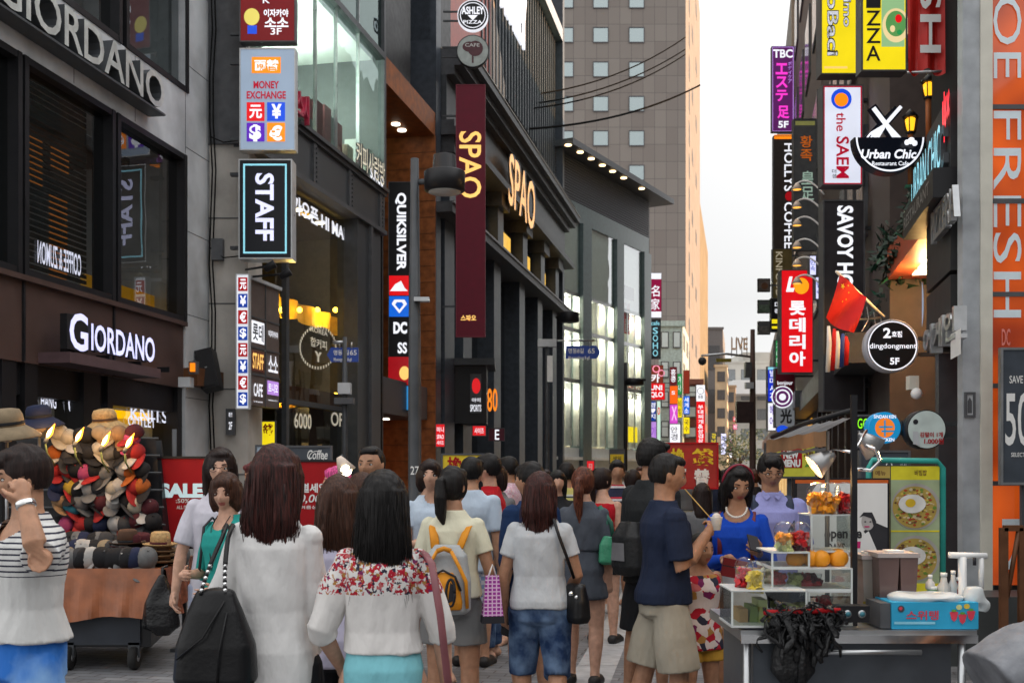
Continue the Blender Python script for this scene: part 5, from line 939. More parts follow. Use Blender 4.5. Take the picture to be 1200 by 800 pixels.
# discount sign by the shop
sign('discount_sign', 'black discount sign with big white numerals in the corner shop window', (1175, 410, 1230, 565), 9.1, K['navy'], [('50%', (1178, 460, 1228, 522), K['paper'], dict(bold=.01)), ('SAVE UP TO', (1183, 440, 1222, 449), K['paper']), ('SELECTED ITEMS', (1185, 530, 1222, 535), K['paper'])], [], th=.04, body=K['steel'], stand=True)
sign('notice_plate', 'small grey house shaped plate on the steel column', (1133, 462, 1140, 486), YC - .03, K['grey'], [], [('poly', [(1134, 484), (1139, 484), (1139, 470), (1136.5, 465), (1134, 470)], K['char'])], th=.01)
sign('door_sign', 'small black door sign with lime letters behind the snack stall lamp', (1003, 488, 1020, 504), 10.5, K['black'], [('GG', (1005, 490, 1017, 502), lit('lit_lime', '80e020', 1.2))], [], th=.05)
sign('shop_panel', 'dark panel with white ring drawing low behind the menu stand', (1009, 530, 1064, 560), 9.6, K['navy'], [('Q', (1038, 541, 1046, 551), K['paper']), ('고기', (1054, 540, 1062, 548), K['paper'])], [], th=.05, stand=True)
# overhead cables
for k, (p, q, sag, lb) in enumerate((((560, 115), (803, 44), 22, 'highest overhead cable crossing before the tower'), ((575, 126), (803, 58), 18, 'second overhead cable crossing before the tower'), ((585, 130), (803, 64), 18, 'third overhead cable crossing before the tower'), ((600, 152), (820, 100), 14, 'lowest overhead cable curving up toward the sky'))):
    A, Bq = P(*p, 45), P(*q, 62); b = MB(); b.tube([A.lerp(Bq, i / 14) - Vector((0, 0, sag / F * 50 * 4 * (i / 14) * (1 - i / 14))) for i in range(15)], .035 if k < 3 else .05, K['cable'], 5)
    b.build('overhead_cable', label=lb, cat='cable')
# tree at the far end
t = thing('street_tree', 'small dusty green street tree at the far end of the lane', 'tree', (P(866, 0, 120).x, 120, 0)); b = MB(); tx_, ty_ = P(866, 0, 120).x, 120
b.tube([(tx_, ty_, 0), (tx_, ty_, 2), (tx_ + .3, ty_, 4)], [.16, .12, .05], K['dwood'], 8)
for a_ in range(5): b.tube([(tx_, ty_, 2), (tx_ + math.cos(a_ * 1.3) * 1.3, ty_ + math.sin(a_ * 1.3) * 1.3, 4)], [.07, .03], K['dwood'], 6)
b.build('trunk', t); b = MB(); rr = random.Random(2); lm = [mat('leaf_a', (.07, .10, .05), .6), mat('leaf_b', (.10, .13, .06), .6), mat('leaf_c', (.05, .075, .04), .6)]
for c in range(26):
    cc = Vector((tx_ + rr.gauss(0, 1.5), ty_ + rr.gauss(0, 1.2), 3.8 + rr.gauss(0, .9)))
    for k in range(60):
        p = cc + Vector((rr.gauss(0, .45), rr.gauss(0, .45), rr.gauss(0, .35))); a_ = Vector((rr.uniform(-1, 1), rr.uniform(-1, 1), rr.uniform(-1, 1))).normalized() * .16; c_ = a_.orthogonal().normalized() * .09
        b.quad([p - a_, p + c_, p + a_, p - c_], lm[c % 3])
b.build('crown', t)
# ------------------------------------------------------------------ people
def np_noise(p, fx, fz, seed, n=7):
    r = np.random.default_rng(seed); o = np.zeros(len(p))
    for k in range(n):
        d = r.normal(size=3); d = d / np.linalg.norm(d) * np.array([fx, fx, fz]) * r.uniform(.5, 1.8); o += np.sin(p @ d + r.uniform(0, 6.28))
    return o / math.sqrt(n / 2) / 1.5
def solid(mb, vox, smooth=3, disp=None):
    """one continuous skin round all the closed shapes in mb"""
    me = bpy.data.meshes.new('s'); me.from_pydata(mb.v, [], mb.f); me.update()
    bm = bmesh.new(); bm.from_mesh(me); bmesh.ops.recalc_face_normals(bm, faces=bm.faces); bm.to_mesh(me); bm.free()
    o = bpy.data.objects.new('s', me); COL.objects.link(o)
    m = o.modifiers.new('r', 'REMESH'); m.mode = 'VOXEL'; m.voxel_size = vox; m.use_smooth_shade = True
    if smooth: q = o.modifiers.new('q', 'SMOOTH'); q.factor = .5; q.iterations = smooth
    bpy.context.view_layer.update()
    r = bpy.data.meshes.new_from_object(o.evaluated_get(bpy.context.evaluated_depsgraph_get()))
    bpy.data.objects.remove(o); bpy.data.meshes.remove(me)
    if disp is not None and len(r.vertices):
        n = len(r.vertices); co = np.zeros(n * 3); no = np.zeros(n * 3); r.vertices.foreach_get('co', co); r.vertices.foreach_get('normal', no)
        co = co.reshape(-1, 3); no = no.reshape(-1, 3); co = co + no * disp(co)[:, None]; r.vertices.foreach_set('co', co.ravel()); r.update()
    return r
def mobj(name, me, mats, parent=None, smooth=True):
    me.materials.clear()
    for m in mats: me.materials.append(m)
    me.polygons.foreach_set('use_smooth', [smooth] * len(me.polygons))
    o = bpy.data.objects.new(name, me); COL.objects.link(o); o.parent = parent; me.name = name; return o
def cut(me, test):
    bm = bmesh.new(); bm.from_mesh(me); bmesh.ops.delete(bm, geom=[f for f in bm.faces if test(f.calc_center_median())], context='FACES'); bm.to_mesh(me); bm.free(); me.update()
skin_m = {k: mat('skin_' + k, c, .5, var=.16, scale=26, sss=.08, spec=.3, bump=.12, bscale=160) for k, c in dict(fair=(.52, .30, .21), tan=(.36, .19, .115), warm=(.44, .235, .145), brown=(.27, .13, .075)).items()}
lip_m = mat('lips', (.34, .09, .075), .45, var=.05); eye_w = mat('eye_white', (.6, .58, .55), .3, var=0); eye_d = mat('eye_dark', (.015, .01, .008), .2, var=0)
def hairmat(name, c, c2=None):
    if name in MC: return MC[name]
    m = mat(name, c, .5, var=0, spec=.22); nt = m.node_tree; N = nt.nodes; L = nt.links; b = N['Principled BSDF']
    tc = N.new('ShaderNodeTexCoord'); mp = N.new('ShaderNodeMapping'); mp.inputs['Scale'].default_value = (160, 160, 6); L.new(tc.outputs['Object'], mp.inputs[0])
    nz = N.new('ShaderNodeTexNoise'); nz.inputs['Scale'].default_value = 1; nz.inputs['Detail'].default_value = 3; L.new(mp.outputs[0], nz.inputs[0])
    cr = N.new('ShaderNodeValToRGB'); cr.color_ramp.elements[0].position = .35; cr.color_ramp.elements[1].position = .75; cr.color_ramp.elements[0].color = (*[x * .5 for x in c], 1); cr.color_ramp.elements[1].color = (*[x * 2.0 for x in (c2 or c)], 1)
    L.new(nz.outputs[0], cr.inputs[0]); L.new(cr.outputs[0], b.inputs['Base Color'])
    bp = N.new('ShaderNodeBump'); bp.inputs['Strength'].default_value = .6; bp.inputs['Distance'].default_value = .004; L.new(nz.outputs[0], bp.inputs['Height']); L.new(bp.outputs[0], b.inputs['Normal'])
    return m
H_BLK = hairmat('hair_black', (.007, .006, .006)); H_DK = hairmat('hair_dark_brown', (.014, .007, .006)); H_BR = hairmat('hair_brown', (.042, .017, .010)); H_RED = hairmat('hair_reddish', (.016, .007, .006), (.040, .010, .008))
def cloth(name, c, rough=.85, pat=None, c2=None, c3=None, sc=1):
    """cloth with a woven bump; pat: 'stripe' (horizontal bands), 'floral', 'plaid', 'denim'"""
    if name in MC: return MC[name]
    m = mat(name, c, rough, var=.07, scale=9, spec=.15); nt = m.node_tree; N = nt.nodes; L = nt.links; b = N['Principled BSDF']; tc = N.new('ShaderNodeTexCoord')
    n2 = N.new('ShaderNodeTexNoise'); n2.inputs['Scale'].default_value = 15; n2.inputs['Detail'].default_value = 3; mp = N.new('ShaderNodeMapping'); mp.inputs['Rotation'].default_value = (.4, .5, .3); mp.inputs['Scale'].default_value = (1, 1, .45)
    L.new(tc.outputs['Object'], mp.inputs[0]); L.new(mp.outputs[0], n2.inputs[0]); bp = N.new('ShaderNodeBump'); bp.inputs['Strength'].default_value = .5; bp.inputs['Distance'].default_value = .03; L.new(n2.outputs[0], bp.inputs['Height']); L.new(bp.outputs[0], b.inputs['Normal'])
    if pat:
        sx = N.new('ShaderNodeSeparateXYZ'); L.new(tc.outputs['Object'], sx.inputs[0]); cr = N.new('ShaderNodeValToRGB'); cr.color_ramp.interpolation = 'CONSTANT'; E = cr.color_ramp.elements
        if pat == 'stripe':
            a = N.new('ShaderNodeMath'); a.operation = 'MULTIPLY'; a.inputs[1].default_value = sc; L.new(sx.outputs[2], a.inputs[0]); f = N.new('ShaderNodeMath'); f.operation = 'FRACT'; L.new(a.outputs[0], f.inputs[0]); L.new(f.outputs[0], cr.inputs[0])
            E[0].color = (*c, 1); E[1].position = .68; E[1].color = (*c2, 1)
            if c3 is not None and not isinstance(c3, float): e = E.new(.84); e.color = (*c3, 1)
            src = cr.outputs[0]
            if isinstance(c3, float):                            # stripes only above this height
                g = N.new('ShaderNodeMath'); g.operation = 'GREATER_THAN'; g.inputs[1].default_value = c3; L.new(sx.outputs[2], g.inputs[0])
                mx = N.new('ShaderNodeMix'); mx.data_type = 'RGBA'; L.new(g.outputs[0], mx.inputs['Factor']); mx.inputs['A'].default_value = (*c, 1); L.new(cr.outputs[0], mx.inputs['B']); src = mx.outputs['Result']
            L.new(src, b.inputs['Base Color'])
        if pat == 'floral':
            vo = N.new('ShaderNodeTexVoronoi'); vo.inputs['Scale'].default_value = sc; nw = N.new('ShaderNodeTexNoise'); nw.inputs['Scale'].default_value = sc * .7; L.new(tc.outputs['Object'], nw.inputs[0]); wv = N.new('ShaderNodeMix'); wv.data_type = 'RGBA'; wv.blend_type = 'LINEAR_LIGHT'; wv.inputs['Factor'].default_value = .02; L.new(tc.outputs['Object'], wv.inputs['A']); L.new(nw.outputs['Color'], wv.inputs['B']); L.new(wv.outputs['Result'], vo.inputs['Vector']); s2 = N.new('ShaderNodeSeparateColor'); L.new(vo.outputs['Color'], s2.inputs[0]); L.new(s2.outputs[0], cr.inputs[0])
            E[0].color = (*c, 1); E[1].position = .5; E[1].color = (.38, .015, .03, 1)
            for pz, cc in ((.7, (.03, .03, .05)), (.8, (.35, .18, .05)), (.88, (.16, .02, .09)), (.94, (.45, .12, .12))): e = E.new(pz); e.color = (*cc, 1)
            mx = N.new('ShaderNodeMix'); mx.data_type = 'RGBA'; mx.inputs['A'].default_value = (*c, 1); L.new(cr.outputs[0], mx.inputs['B'])
            g = N.new('ShaderNodeMath'); g.operation = 'GREATER_THAN'; g.inputs[1].default_value = c3; L.new(sx.outputs[2], g.inputs[0])
            if c2 is not None:                                   # a lower band too (cuffs)
                g2 = N.new('ShaderNodeMath'); g2.operation = 'GREATER_THAN'; g2.inputs[1].default_value = c2; ab = N.new('ShaderNodeMath'); ab.operation = 'ABSOLUTE'; L.new(sx.outputs[0], ab.inputs[0])
                g3 = N.new('ShaderNodeMath'); g3.operation = 'LESS_THAN'; g3.inputs[1].default_value = 0; L.new(sx.outputs[2], g3.inputs[0])
            L.new(g.outputs[0], mx.inputs['Factor']); L.new(mx.outputs['Result'], b.inputs['Base Color'])
        if pat == 'plaid':
            ch = N.new('ShaderNodeTexChecker'); ch.inputs['Scale'].default_value = sc; ch.inputs['Color1'].default_value = (*c, 1); ch.inputs['Color2'].default_value = (*c2, 1); L.new(tc.outputs['Object'], ch.inputs[0]); L.new(ch.outputs[0], b.inputs['Base Color'])
        if pat in ('denim', 'fade'):
            nz = N.new('ShaderNodeTexNoise'); nz.inputs['Scale'].default_value = sc; nz.inputs['Detail'].default_value = 5; L.new(tc.outputs['Object'], nz.inputs[0]); cr.color_ramp.interpolation = 'LINEAR'; E[0].position = .42; E[1].position = .68; E[0].color = (*c, 1); E[1].color = (*c2, 1); L.new(nz.outputs[0], cr.inputs[0]); L.new(cr.outputs[0], b.inputs['Base Color'])
    return m
def dirv(*a): return Vector(a).normalized()
def loft(mb, secs, T, n=24, e=2.4):
    """secs: (z, half width, half depth, y centre)"""
    vs = []; fs = []
    for (z, hw, hd, yc) in secs:
        for k in range(n):
            a = 2 * math.pi * k / n; c, s = math.cos(a), math.sin(a)
            vs.append(T @ Vector((hw * math.copysign(abs(c) ** (2 / e), c), yc + hd * math.copysign(abs(s) ** (2 / e), s), z)))
    m = len(secs)
    for i in range(m - 1):
        for k in range(n): fs.append((i * n + k, i * n + (k + 1) % n, (i + 1) * n + (k + 1) % n, (i + 1) * n + k))
    fs += [tuple(reversed(range(n))), tuple((m - 1) * n + k for k in range(n))]
    mb.add(vs, fs, None)
def limb(mb, pts, rs, n=12):
    """a tapered limb with rounded ends"""
    pts = [Vector(p) for p in pts]; d0 = (pts[0] - pts[1]).normalized(); d1 = (pts[-1] - pts[-2]).normalized()
    P_ = [pts[0] + d0 * rs[0] * .95, pts[0] + d0 * rs[0] * .6] + pts + [pts[-1] + d1 * rs[-1] * .6, pts[-1] + d1 * rs[-1] * .95]
    R_ = [rs[0] * .3, rs[0] * .8] + list(rs) + [rs[-1] * .8, rs[-1] * .3]
    mb.tube(P_, R_, None, n)
def head_shape(mb, T, h, fem, n=40):
    """T maps head space (x right, y forward, z up, origin mid-head) to person space; h = head height"""
    k = h / .225; vs = []; m = n // 2
    for i in range(m + 1):
        ph = math.pi * i / m
        for j in range(n):
            a = 2 * math.pi * j / n; x, y, z = math.sin(ph) * math.cos(a), math.sin(ph) * math.sin(a), -math.cos(ph)
            px, py, pz = x * .076, y * .095, z * .112
            if z < 0:
                t = -z; px *= 1 - (.36 if fem else .27) * t ** 1.5
                if y < 0: py *= 1 - .45 * t
                else: py *= 1 - .10 * t
            if y > 0:
                g = lambda cx, cz, sx_, sz_: math.exp(-((px - cx) / sx_) ** 2 - ((pz - cz) / sz_) ** 2)
                w = max(0, y) ** .5
                nose = .026 * math.exp(-(px / .011) ** 2) * (max(0, min(1, (.022 - pz) / .05)) if pz > -.03 else max(0, 1 - (-.03 - pz) / .011)) if -.042 < pz < .022 else 0
                nose += .008 * (g(.011, -.030, .007, .008) + g(-.011, -.030, .007, .008))
                py += w * (nose - .010 * (g(.032, .002, .017, .011) + g(-.032, .002, .017, .011)) + .004 * (g(.03, .022, .02, .007) + g(-.03, .022, .02, .007)) + .007 * g(0, -.054, .019, .006) + .006 * g(0, -.066, .017, .005) - .004 * g(0, -.060, .02, .003) + .008 * g(0, -.095, .02, .014) + .004 * (g(.042, -.02, .018, .018) + g(-.042, -.02, .018, .018)))
            vs.append(T @ (Vector((px, py, pz)) * k))
    fs = []
    for i in range(m):
        for j in range(n): fs.append((i * n + j, i * n + (j + 1) % n, (i + 1) * n + (j + 1) % n, (i + 1) * n + j))
    fs += [tuple(reversed(range(n))), tuple(m * n + j for j in range(n))]
    mb.add(vs, fs, None)
    for sx in (-1, 1):
        mb.ball((0, 0, 0), 1, None, 10); ii = len(mb.v) - (11 // 2 + 1) * 10
        base = mb.v[-60:] if False else None
        cnt = (max(6, 10 // 2) + 1) * 10
        for q in range(len(mb.v) - cnt, len(mb.v)):
            v = mb.v[q]; mb.v[q] = tuple(T @ (Vector((sx * .075 + v[0] * .009, -.008 + v[1] * .016 - .004 * v[2], -.005 + v[2] * .030)) * k))
def hand(mb, wrist, fdir, palm_n, size, curl=.5, thumb=1, spread=.22):
    """palm, four unequal bent fingers and a thumb; fdir along the hand, palm_n the way the palm faces"""
    f = fdir.normalized(); n = (palm_n - f * palm_n.dot(f)).normalized(); s = f.cross(n) * thumb; L = size
    vs = []
    limb(mb, [wrist, wrist + f * L * .18, wrist + f * L * .40], [L * .13, L * .16, L * .15], 10)
    for k, (off, ln, st) in enumerate(((.20, .46, .42), (.07, .52, .45), (-.06, .48, .44), (-.18, .38, .38))):
        p = wrist + s * off * L * .85 + f * L * st * .8; d = (f + s * off * spread * 2).normalized(); pts = [p]; ang = 0
        for sg in (.45, .32, .23):
            ang += curl * (1.0 if sg < .4 else .7); dd = (d * math.cos(ang) + n * math.sin(ang)); p = p + dd * ln * L * sg; pts.append(p)
        limb(mb, pts, [L * .052, L * .048, L * .043, L * .036], 8)
    p = wrist + s * L * .13 + f * L * .10; t1 = p + (s * .8 + f * .75 + n * .25).normalized() * L * .24; t2 = t1 + (s * .25 + f * .9 + n * (.25 + curl * .6)).normalized() * L * .2
    limb(mb, [p, t1, t2], [L * .07, L * .056, L * .042], 8)
PEOPLE = {}
def person(key, label, u, vtop, Y, face=0, H=None, fem=True, skin='warm', hair=None, hstyle='long', hlen=.35, top=None, bottom=None, armR=None, armL=None, legR=None, legL=None, head=(0, 0), lean=0, twist=0,
           curlR=.5, curlL=.5, palmR=None, palmL=None, vox=None, shoes=None, far=False, extra=None, group=None, wid=1.0, bulk=1.0, strands=0, x=None, glasses=False, taper=.03, hk=1, seedv=None, brow=True):
    """face: yaw in degrees, 0 = back to the camera, 90 = facing left in the picture, 180 = facing the camera"""
    z_top = EYE + (CV - vtop) / F * Y; H = H or z_top; sd_ = seedv or (abs(hash(label)) % 9999 if False else sum(ord(c) for c in label))
    loc = Vector(((u - CU) / F * Y if x is None else x, Y, z_top - H)); vox = vox or (.0055 if Y < 4.5 else .0065 if Y < 8 else .011 if Y < 11 else .017)
    hh = H * (.138 if not fem else .140) * hk; sw = (.093 if fem else .110) * H * wid; hw = (.094 if fem else .092) * H * wid
    UB = Matrix.Translation((0, 0, .53 * H)) @ Matrix.Rotation(math.radians(-lean), 4, 'X') @ Matrix.Rotation(math.radians(twist), 4, 'Z') @ Matrix.Translation((0, 0, -.53 * H)); I4 = Matrix.Identity(4)
    q = bulk
    tor = [(.47 * H, hw * .86, .068 * H * q, -.004), (.50 * H, hw * .99, .075 * H * q, -.006), (.535 * H, hw, .076 * H * q, -.006), (.58 * H, hw * .90, .066 * H * q, 0), (.625 * H, hw * (.76 if fem else .88), .058 * H * q, .004), (.68 * H, hw * (.82 if fem else .96), .062 * H * q, .006), (.73 * H, hw * (.94 if fem else 1.06), .070 * H * q, .010 if fem else .004), (.77 * H, sw * .95, .064 * H, .002), (.795 * H, sw * .92, .050 * H, -.006), (.812 * H, sw * .70, .042 * H, -.008), (.830 * H, .050 * H, .038 * H, -.008), (.848 * H, .036 * H, .035 * H, -.004), (.875 * H, .030 * H, .033 * H, .002)]
    hc = UB @ Vector((0, .012 * H, H - hh * .5)); TH = Matrix.Translation(hc) @ UB.to_3x3().to_4x4() @ Matrix.Rotation(math.radians(head[0]), 4, 'Z') @ Matrix.Rotation(math.radians(head[1]), 4, 'X')
    # joints
    J = {}
    for sgn, arm, nm in ((1, armR, 'R'), (-1, armL, 'L')):
        sh = UB @ Vector((sgn * sw * .95, -.004, .788 * H)); up, fo = arm or ((sgn * .13, -.04, -1), (sgn * .05, .18, -1)); R3 = UB.to_3x3()
        el = sh + R3 @ dirv(*up) * .172 * H; wr = el + R3 @ dirv(*fo) * .142 * H; J['sh' + nm], J['el' + nm], J['wr' + nm], J['fo' + nm] = sh, el, wr, R3 @ dirv(*fo)
    for sgn, leg, nm in ((1, legR, 'R'), (-1, legL, 'L')):
        hp = Vector((sgn * .052 * H, 0, .50 * H)); th, shn = leg or ((sgn * .04, .02, -1), (sgn * .02, -.04, -1)); kn = hp + dirv(*th) * .235 * H; an = kn + dirv(*shn) * .22 * H
        if leg is None or (hp - an).z > .44 * H: an.z = max(.042 * H, min(an.z, .05 * H)) if leg is None else max(an.z, .042 * H)
        J['hp' + nm], J['kn' + nm], J['an' + nm] = hp, kn, an
    ar = (.0245 if fem else .0295) * H * q; lr = (.050 if fem else .048) * H * q
    B_ = MB(); loft(B_, tor, UB)
    for nm, sgn in (('R', 1), ('L', -1)):
        sh, el, wr = J['sh' + nm], J['el' + nm], J['wr' + nm]
        limb(B_, [sh, sh.lerp(el, .35), el, el.lerp(wr, .3), wr], [ar * 1.12, ar * 1.12, ar * .88, ar * .92, ar * .62])
        if Y < 14 or not far:
            pn = (palmR if nm == 'R' else palmL) or (-sgn, .25, 0); pn = UB.to_3x3() @ Vector(pn); hand(B_, wr, J['fo' + nm], pn, .105 * H, curlR if nm == 'R' else curlL, thumb=sgn if False else (1 if J['fo' + nm].cross(pn).dot(UB.to_3x3() @ Vector((0, 1, .35))) > 0 else -1))
        hp, kn, an = J['hp' + nm], J['kn' + nm], J['an' + nm]
        limb(B_, [hp, hp.lerp(kn, .4), kn, kn.lerp(an, .32), an.lerp(kn, .12), an], [lr * 1.12, lr * .98, lr * .70, lr * .70, lr * .44, lr * .46])
        fd = Vector((sgn * .15, 1, 0)).normalized(); tilt = -.5 if an.z > .09 * H else 0; ft = Vector((fd.x, fd.y, -.33 + tilt)).normalized()
        limb(B_, [an + Vector((0, -.018 * H, -.018 * H)), an + ft * .07 * H, an + ft * .115 * H], [lr * .5, lr * .48, lr * .34], 10)
    limb(B_, [UB @ Vector((0, -.004, .82 * H)), hc - TH.to_3x3() @ Vector((0, .015, hh * .22))], [.031 * H, .030 * H] if fem else [.035 * H, .034 * H])
    head_shape(B_, TH, hh, fem)
    me = solid(B_, vox, 2 if vox < .01 else 1)
    RZ = Matrix.Rotation(math.radians(face), 4, 'Z'); body = mobj('person', me, [skin_m[skin], lip_m if fem else mat('lips_dull', (.27, .115, .085), .5, var=.05)]); body.location = loc; body.rotation_euler = (0, 0, math.radians(face))
    tag(body, label, 'person', group); TI = TH.inverted(); kk = hh / .225
    if vox < .01:
        mi = np.zeros(len(me.polygons), int)
        for p in me.polygons:
            c = TI @ p.center / kk
            if c.y > .07 and abs(c.x) < .021 and -.071 < c.z + abs(c.x) * -.25 * 0 < -.0495: mi[p.index] = 1
        me.polygons.foreach_set('material_index', mi)
    sub = lambda n_, mb, v=vox, s=2, m_=None, disp=None: mobj(n_, solid(mb, v, s, disp), m_, body)
    # eyes and brows
    if vox < .014:
        for sx in (-1, 1):
            e = MB()
            def lens(c, rx, rz, ry, m_):
                e.ball((0, 0, 0), 1, m_, 10); cnt = 7 * 10
                for qi in range(len(e.v) - cnt, len(e.v)): v = e.v[qi]; e.v[qi] = tuple(TH @ ((Vector(c) + Vector((v[0] * rx, v[1] * ry, v[2] * rz))) * kk))
            lens((sx * .031, .0775, .001),   .0128, .0054, .006, eye_w); lens((sx * .031, .0805, .001), .0054, .0054, .005, eye_d)
            for z_, r_, th_ in ((.0066, .0142, .0019),):
                e.tube([TH @ (Vector((sx * .031 + r_ * math.cos(t_), .0815 - .012 * abs(math.cos(t_)) ** 3, .001 + z_ * math.sin(t_))) * kk) for t_ in [math.pi * i / 8 for i in range(9)]], th_ * kk, eye_d, 5)
            if brow: e.tube([TH @ (Vector((sx * (.014 + .034 * i / 5), .0905 - .014 * (i / 5) ** 2, .022 + .005 * math.sin(i / 5 * 2.4))) * kk) for i in range(6)], [.0022 * kk, .0036 * kk, .0036 * kk, .0032 * kk, .0026 * kk, .0012 * kk], hair or H_BLK, 5)
            e.build('eye', body) if False else None
            em = bpy.data.meshes.new('eye'); em.from_pydata(e.v, [], e.f); [em.materials.append(m_) for m_ in e.mats]; em.polygons.foreach_set('material_index', e.m); em.polygons.foreach_set('use_smooth', [True] * len(e.f)); eo = bpy.data.objects.new('eye', em); COL.objects.link(eo); eo.parent = body
    # hair
    hair = hair or H_BLK
    if hstyle:
        hb = MB(); inf = {'crop': .006, 'short': .012, 'bob': .016, 'bun': .010, 'pony': .010}.get(hstyle, .016); zc = {'crop': .018, 'short': .022}.get(hstyle, .014); yc = {'crop': -.020, 'short': -.016}.get(hstyle, -.016)
        def hpt(c, r, nseg=20):
            hb.ball((0, 0, 0), 1, None, nseg); cnt = (max(6, nseg // 2) + 1) * nseg
            for qi in range(len(hb.v) - cnt, len(hb.v)): v = hb.v[qi]; hb.v[qi] = tuple(TH @ ((Vector(c) + Vector((v[0] * r[0], v[1] * r[1], v[2] * r[2]))) * kk))
        hsec = lambda secs, e=2.2: loft(hb, [(z * kk, a * kk, d * kk, y * kk) for (z, a, d, y) in secs], TH, 24, e)
        hpt((0, yc, zc), (.076 + inf, .095 + inf - .004, .112 + inf - zc * .6))
        hpt((0, .030, .082), (.060, .056, .034))                                    # front of the crown
        if hstyle in ('short', 'crop'):
            for sx in (-1, 1): hpt((sx * .066, -.005, .03), (.013, .03, .045))
            if hstyle == 'short': hpt((.012, .068, .078), (.055, .026, .026)); hpt((-.02, .074, .066), (.03, .018, .024))
        if hstyle == 'fringe' or hstyle == 'bob' or hstyle == 'longfringe':
            hpt((0, .070, .066), (.056, .024, .030)); hpt((.035, .062, .052), (.026, .022, .028)); hpt((-.035, .062, .052), (.026, .022, .028))
        if hstyle == 'bob': hsec([(.06, .090, .075, -.03), (.0, .096, .076, -.032), (-.06, .094, .07, -.035), (-.10, .085, .058, -.038), (-.125, .06, .035, -.04)])
        if hstyle in ('bob', 'long', 'longfringe', 'side'):
            for sx in (-1, 1):
                b2 = -.11 if hstyle == 'bob' else -.20
                limb(hb, [TH @ (Vector(p_) * kk) for p_ in ((sx * .060, .028, .07), (sx * .083, .018, .01), (sx * .082, .012, -.06), (sx * .074, .004, b2))], [.022 * kk, .022 * kk, .022 * kk, .012 * kk])
        dl = None
        if hstyle in ('long', 'longfringe', 'side'):
            n_ = 9; secs = []
            for i in range(n_ + 1):
                f = i / n_; z = .05 - (hlen + .05) * f; w = .091 + .008 * math.sin(f * 3) - taper * max(0, f - .45) / .55; d_ = .086 - .048 * min(1, f * 1.6); y = -.03 - .045 * min(1, f * 2.2) - .012 * f
                secs.append((z, w, d_ if i < n_ else .012, y))
            up = Matrix.Translation(hc) @ UB.to_3x3().to_4x4() @ Matrix.Rotation(math.radians(head[0] * .6), 4, 'Z'); loft(hb, [(z * kk, a * kk, d * kk, y * kk) for (z, a, d, y) in secs], up, 26, 2.2)
            dl = (up, secs)
        if hstyle == 'pony':
            pts = [(0, -.095, .04), (0, -.135, .02), (.01, -.14, -.06), (.0, -.125, -.15), (.015, -.12, -.15 - hlen * .5)]; limb(hb, [TH @ (Vector(p_) * kk) for p_ in pts[:2]] + [Matrix.Translation(hc) @ Matrix.Rotation(math.radians(head[0]), 4, 'Z') @ (Vector(p_) * kk) for p_ in pts[2:]], [.02 * kk, .03 * kk, .04 * kk, .036 * kk, .012 * kk], 14)
        if hstyle == 'bun': hpt((0, -.10, .05), (.032, .030, .032))
        amp = .0019 if hstyle not in ('crop',) else .0015
        ho = sub('hair', hb, vox * (1.15 if Y < 4.5 else 1), 7 if (Y < 8 and hstyle not in ('crop', 'short')) else 2, [hair], lambda p: amp * np_noise(p, 190, 9, sd_ + 5) + amp * .9 * np_noise(p, 60, 5, sd_ + 9))
        if hstyle in ('short', 'crop'): cut(ho.data, lambda c: (lambda q: q.z < -.052 or (q.y > .012 and q.z < .012 - .35 * abs(q.y)) or (q.y > -.02 and q.z < -.028))(TI @ c / kk))
        if strands and dl:
            sb = MB(); rr = random.Random(sd_); up, secs = dl
            for k in range(strands):
                a = rr.uniform(math.pi * .93, math.pi * 2.07); rad = rr.uniform(.93, 1.10); pts = []; st = rr.uniform(0, .35); dx = rr.gauss(0, .010); en = rr.uniform(.85, 1.04)
                for i in range(8):
                    f = st + (en - st) * i / 7; zz = .05 - (hlen + .05) * f; j = min(len(secs) - 2, int(f * 9)); w, d_, y = secs[j][1], max(secs[j][2], .03), secs[j][3]
                    pts.append(up @ (Vector((w * rad * math.cos(a) * (1 - .15 * max(0, f - .8)) + dx * f * f * 2, y + d_ * rad * math.sin(a), zz)) * kk))
                sb.tube(pts, [.0010, .0014, .0015, .0015, .0014, .0012, .0009, .0003], None, 4)
            for k in range(6 if taper > .04 else 0):                                  # a few loose locks
                x_ = rr.uniform(-.11, .11); pts = [up @ (Vector((x_ * .7 + .012 * math.sin(i * .9 + k) * i / 6, -.105 - .014 * i / 6, -.02 - (hlen - .02) * rr.uniform(.9, 1.05) * i / 7)) * kk) for i in range(8)]; sb.tube(pts, [.004, .006, .007, .007, .006, .005, .003, .001], None, 5)
            ms = bpy.data.meshes.new('strands'); ms.from_pydata(sb.v, [], sb.f); mobj('loose_strands', ms, [hair], ho)
    # clothes
    wr_amp = lambda a: (lambda p: np.maximum(-.0005, a * .9 * (np_noise(p, 26, 14, sd_) + .6 * np_noise(p, 60, 30, sd_ + 3) + .7)))
    def secs_between(z0, z1, e, flare=0, lowext=None):
        S = sorted(tor, key=lambda t_: t_[0]); zs = np.array([t_[0] for t_ in S]); out = []
        zz = [z0] + [t_ for t_ in zs if z0 + .008 < t_ < z1 - .008] + [z1]
        for z in zz:
            a, d, y = [float(np.interp(z, zs, [t_[i] for t_ in S])) for i in (1, 2, 3)]
            if z < .5 * H: a, d = hw * .99, .075 * H * q
            fl = flare * max(0, (.62 * H - z) / (.62 * H - z0 + 1e-6)) if z < .62 * H else 0
            ee = e if z < .79 * H else e * .75
            hang = (hw * .96 - a) * .55 if (e > .012 and .56 * H < z < .70 * H) else 0
            out.append((z, a + ee + fl + max(0, hang), d + ee + fl * .8 + max(0, hang) * .5, y))
        return out
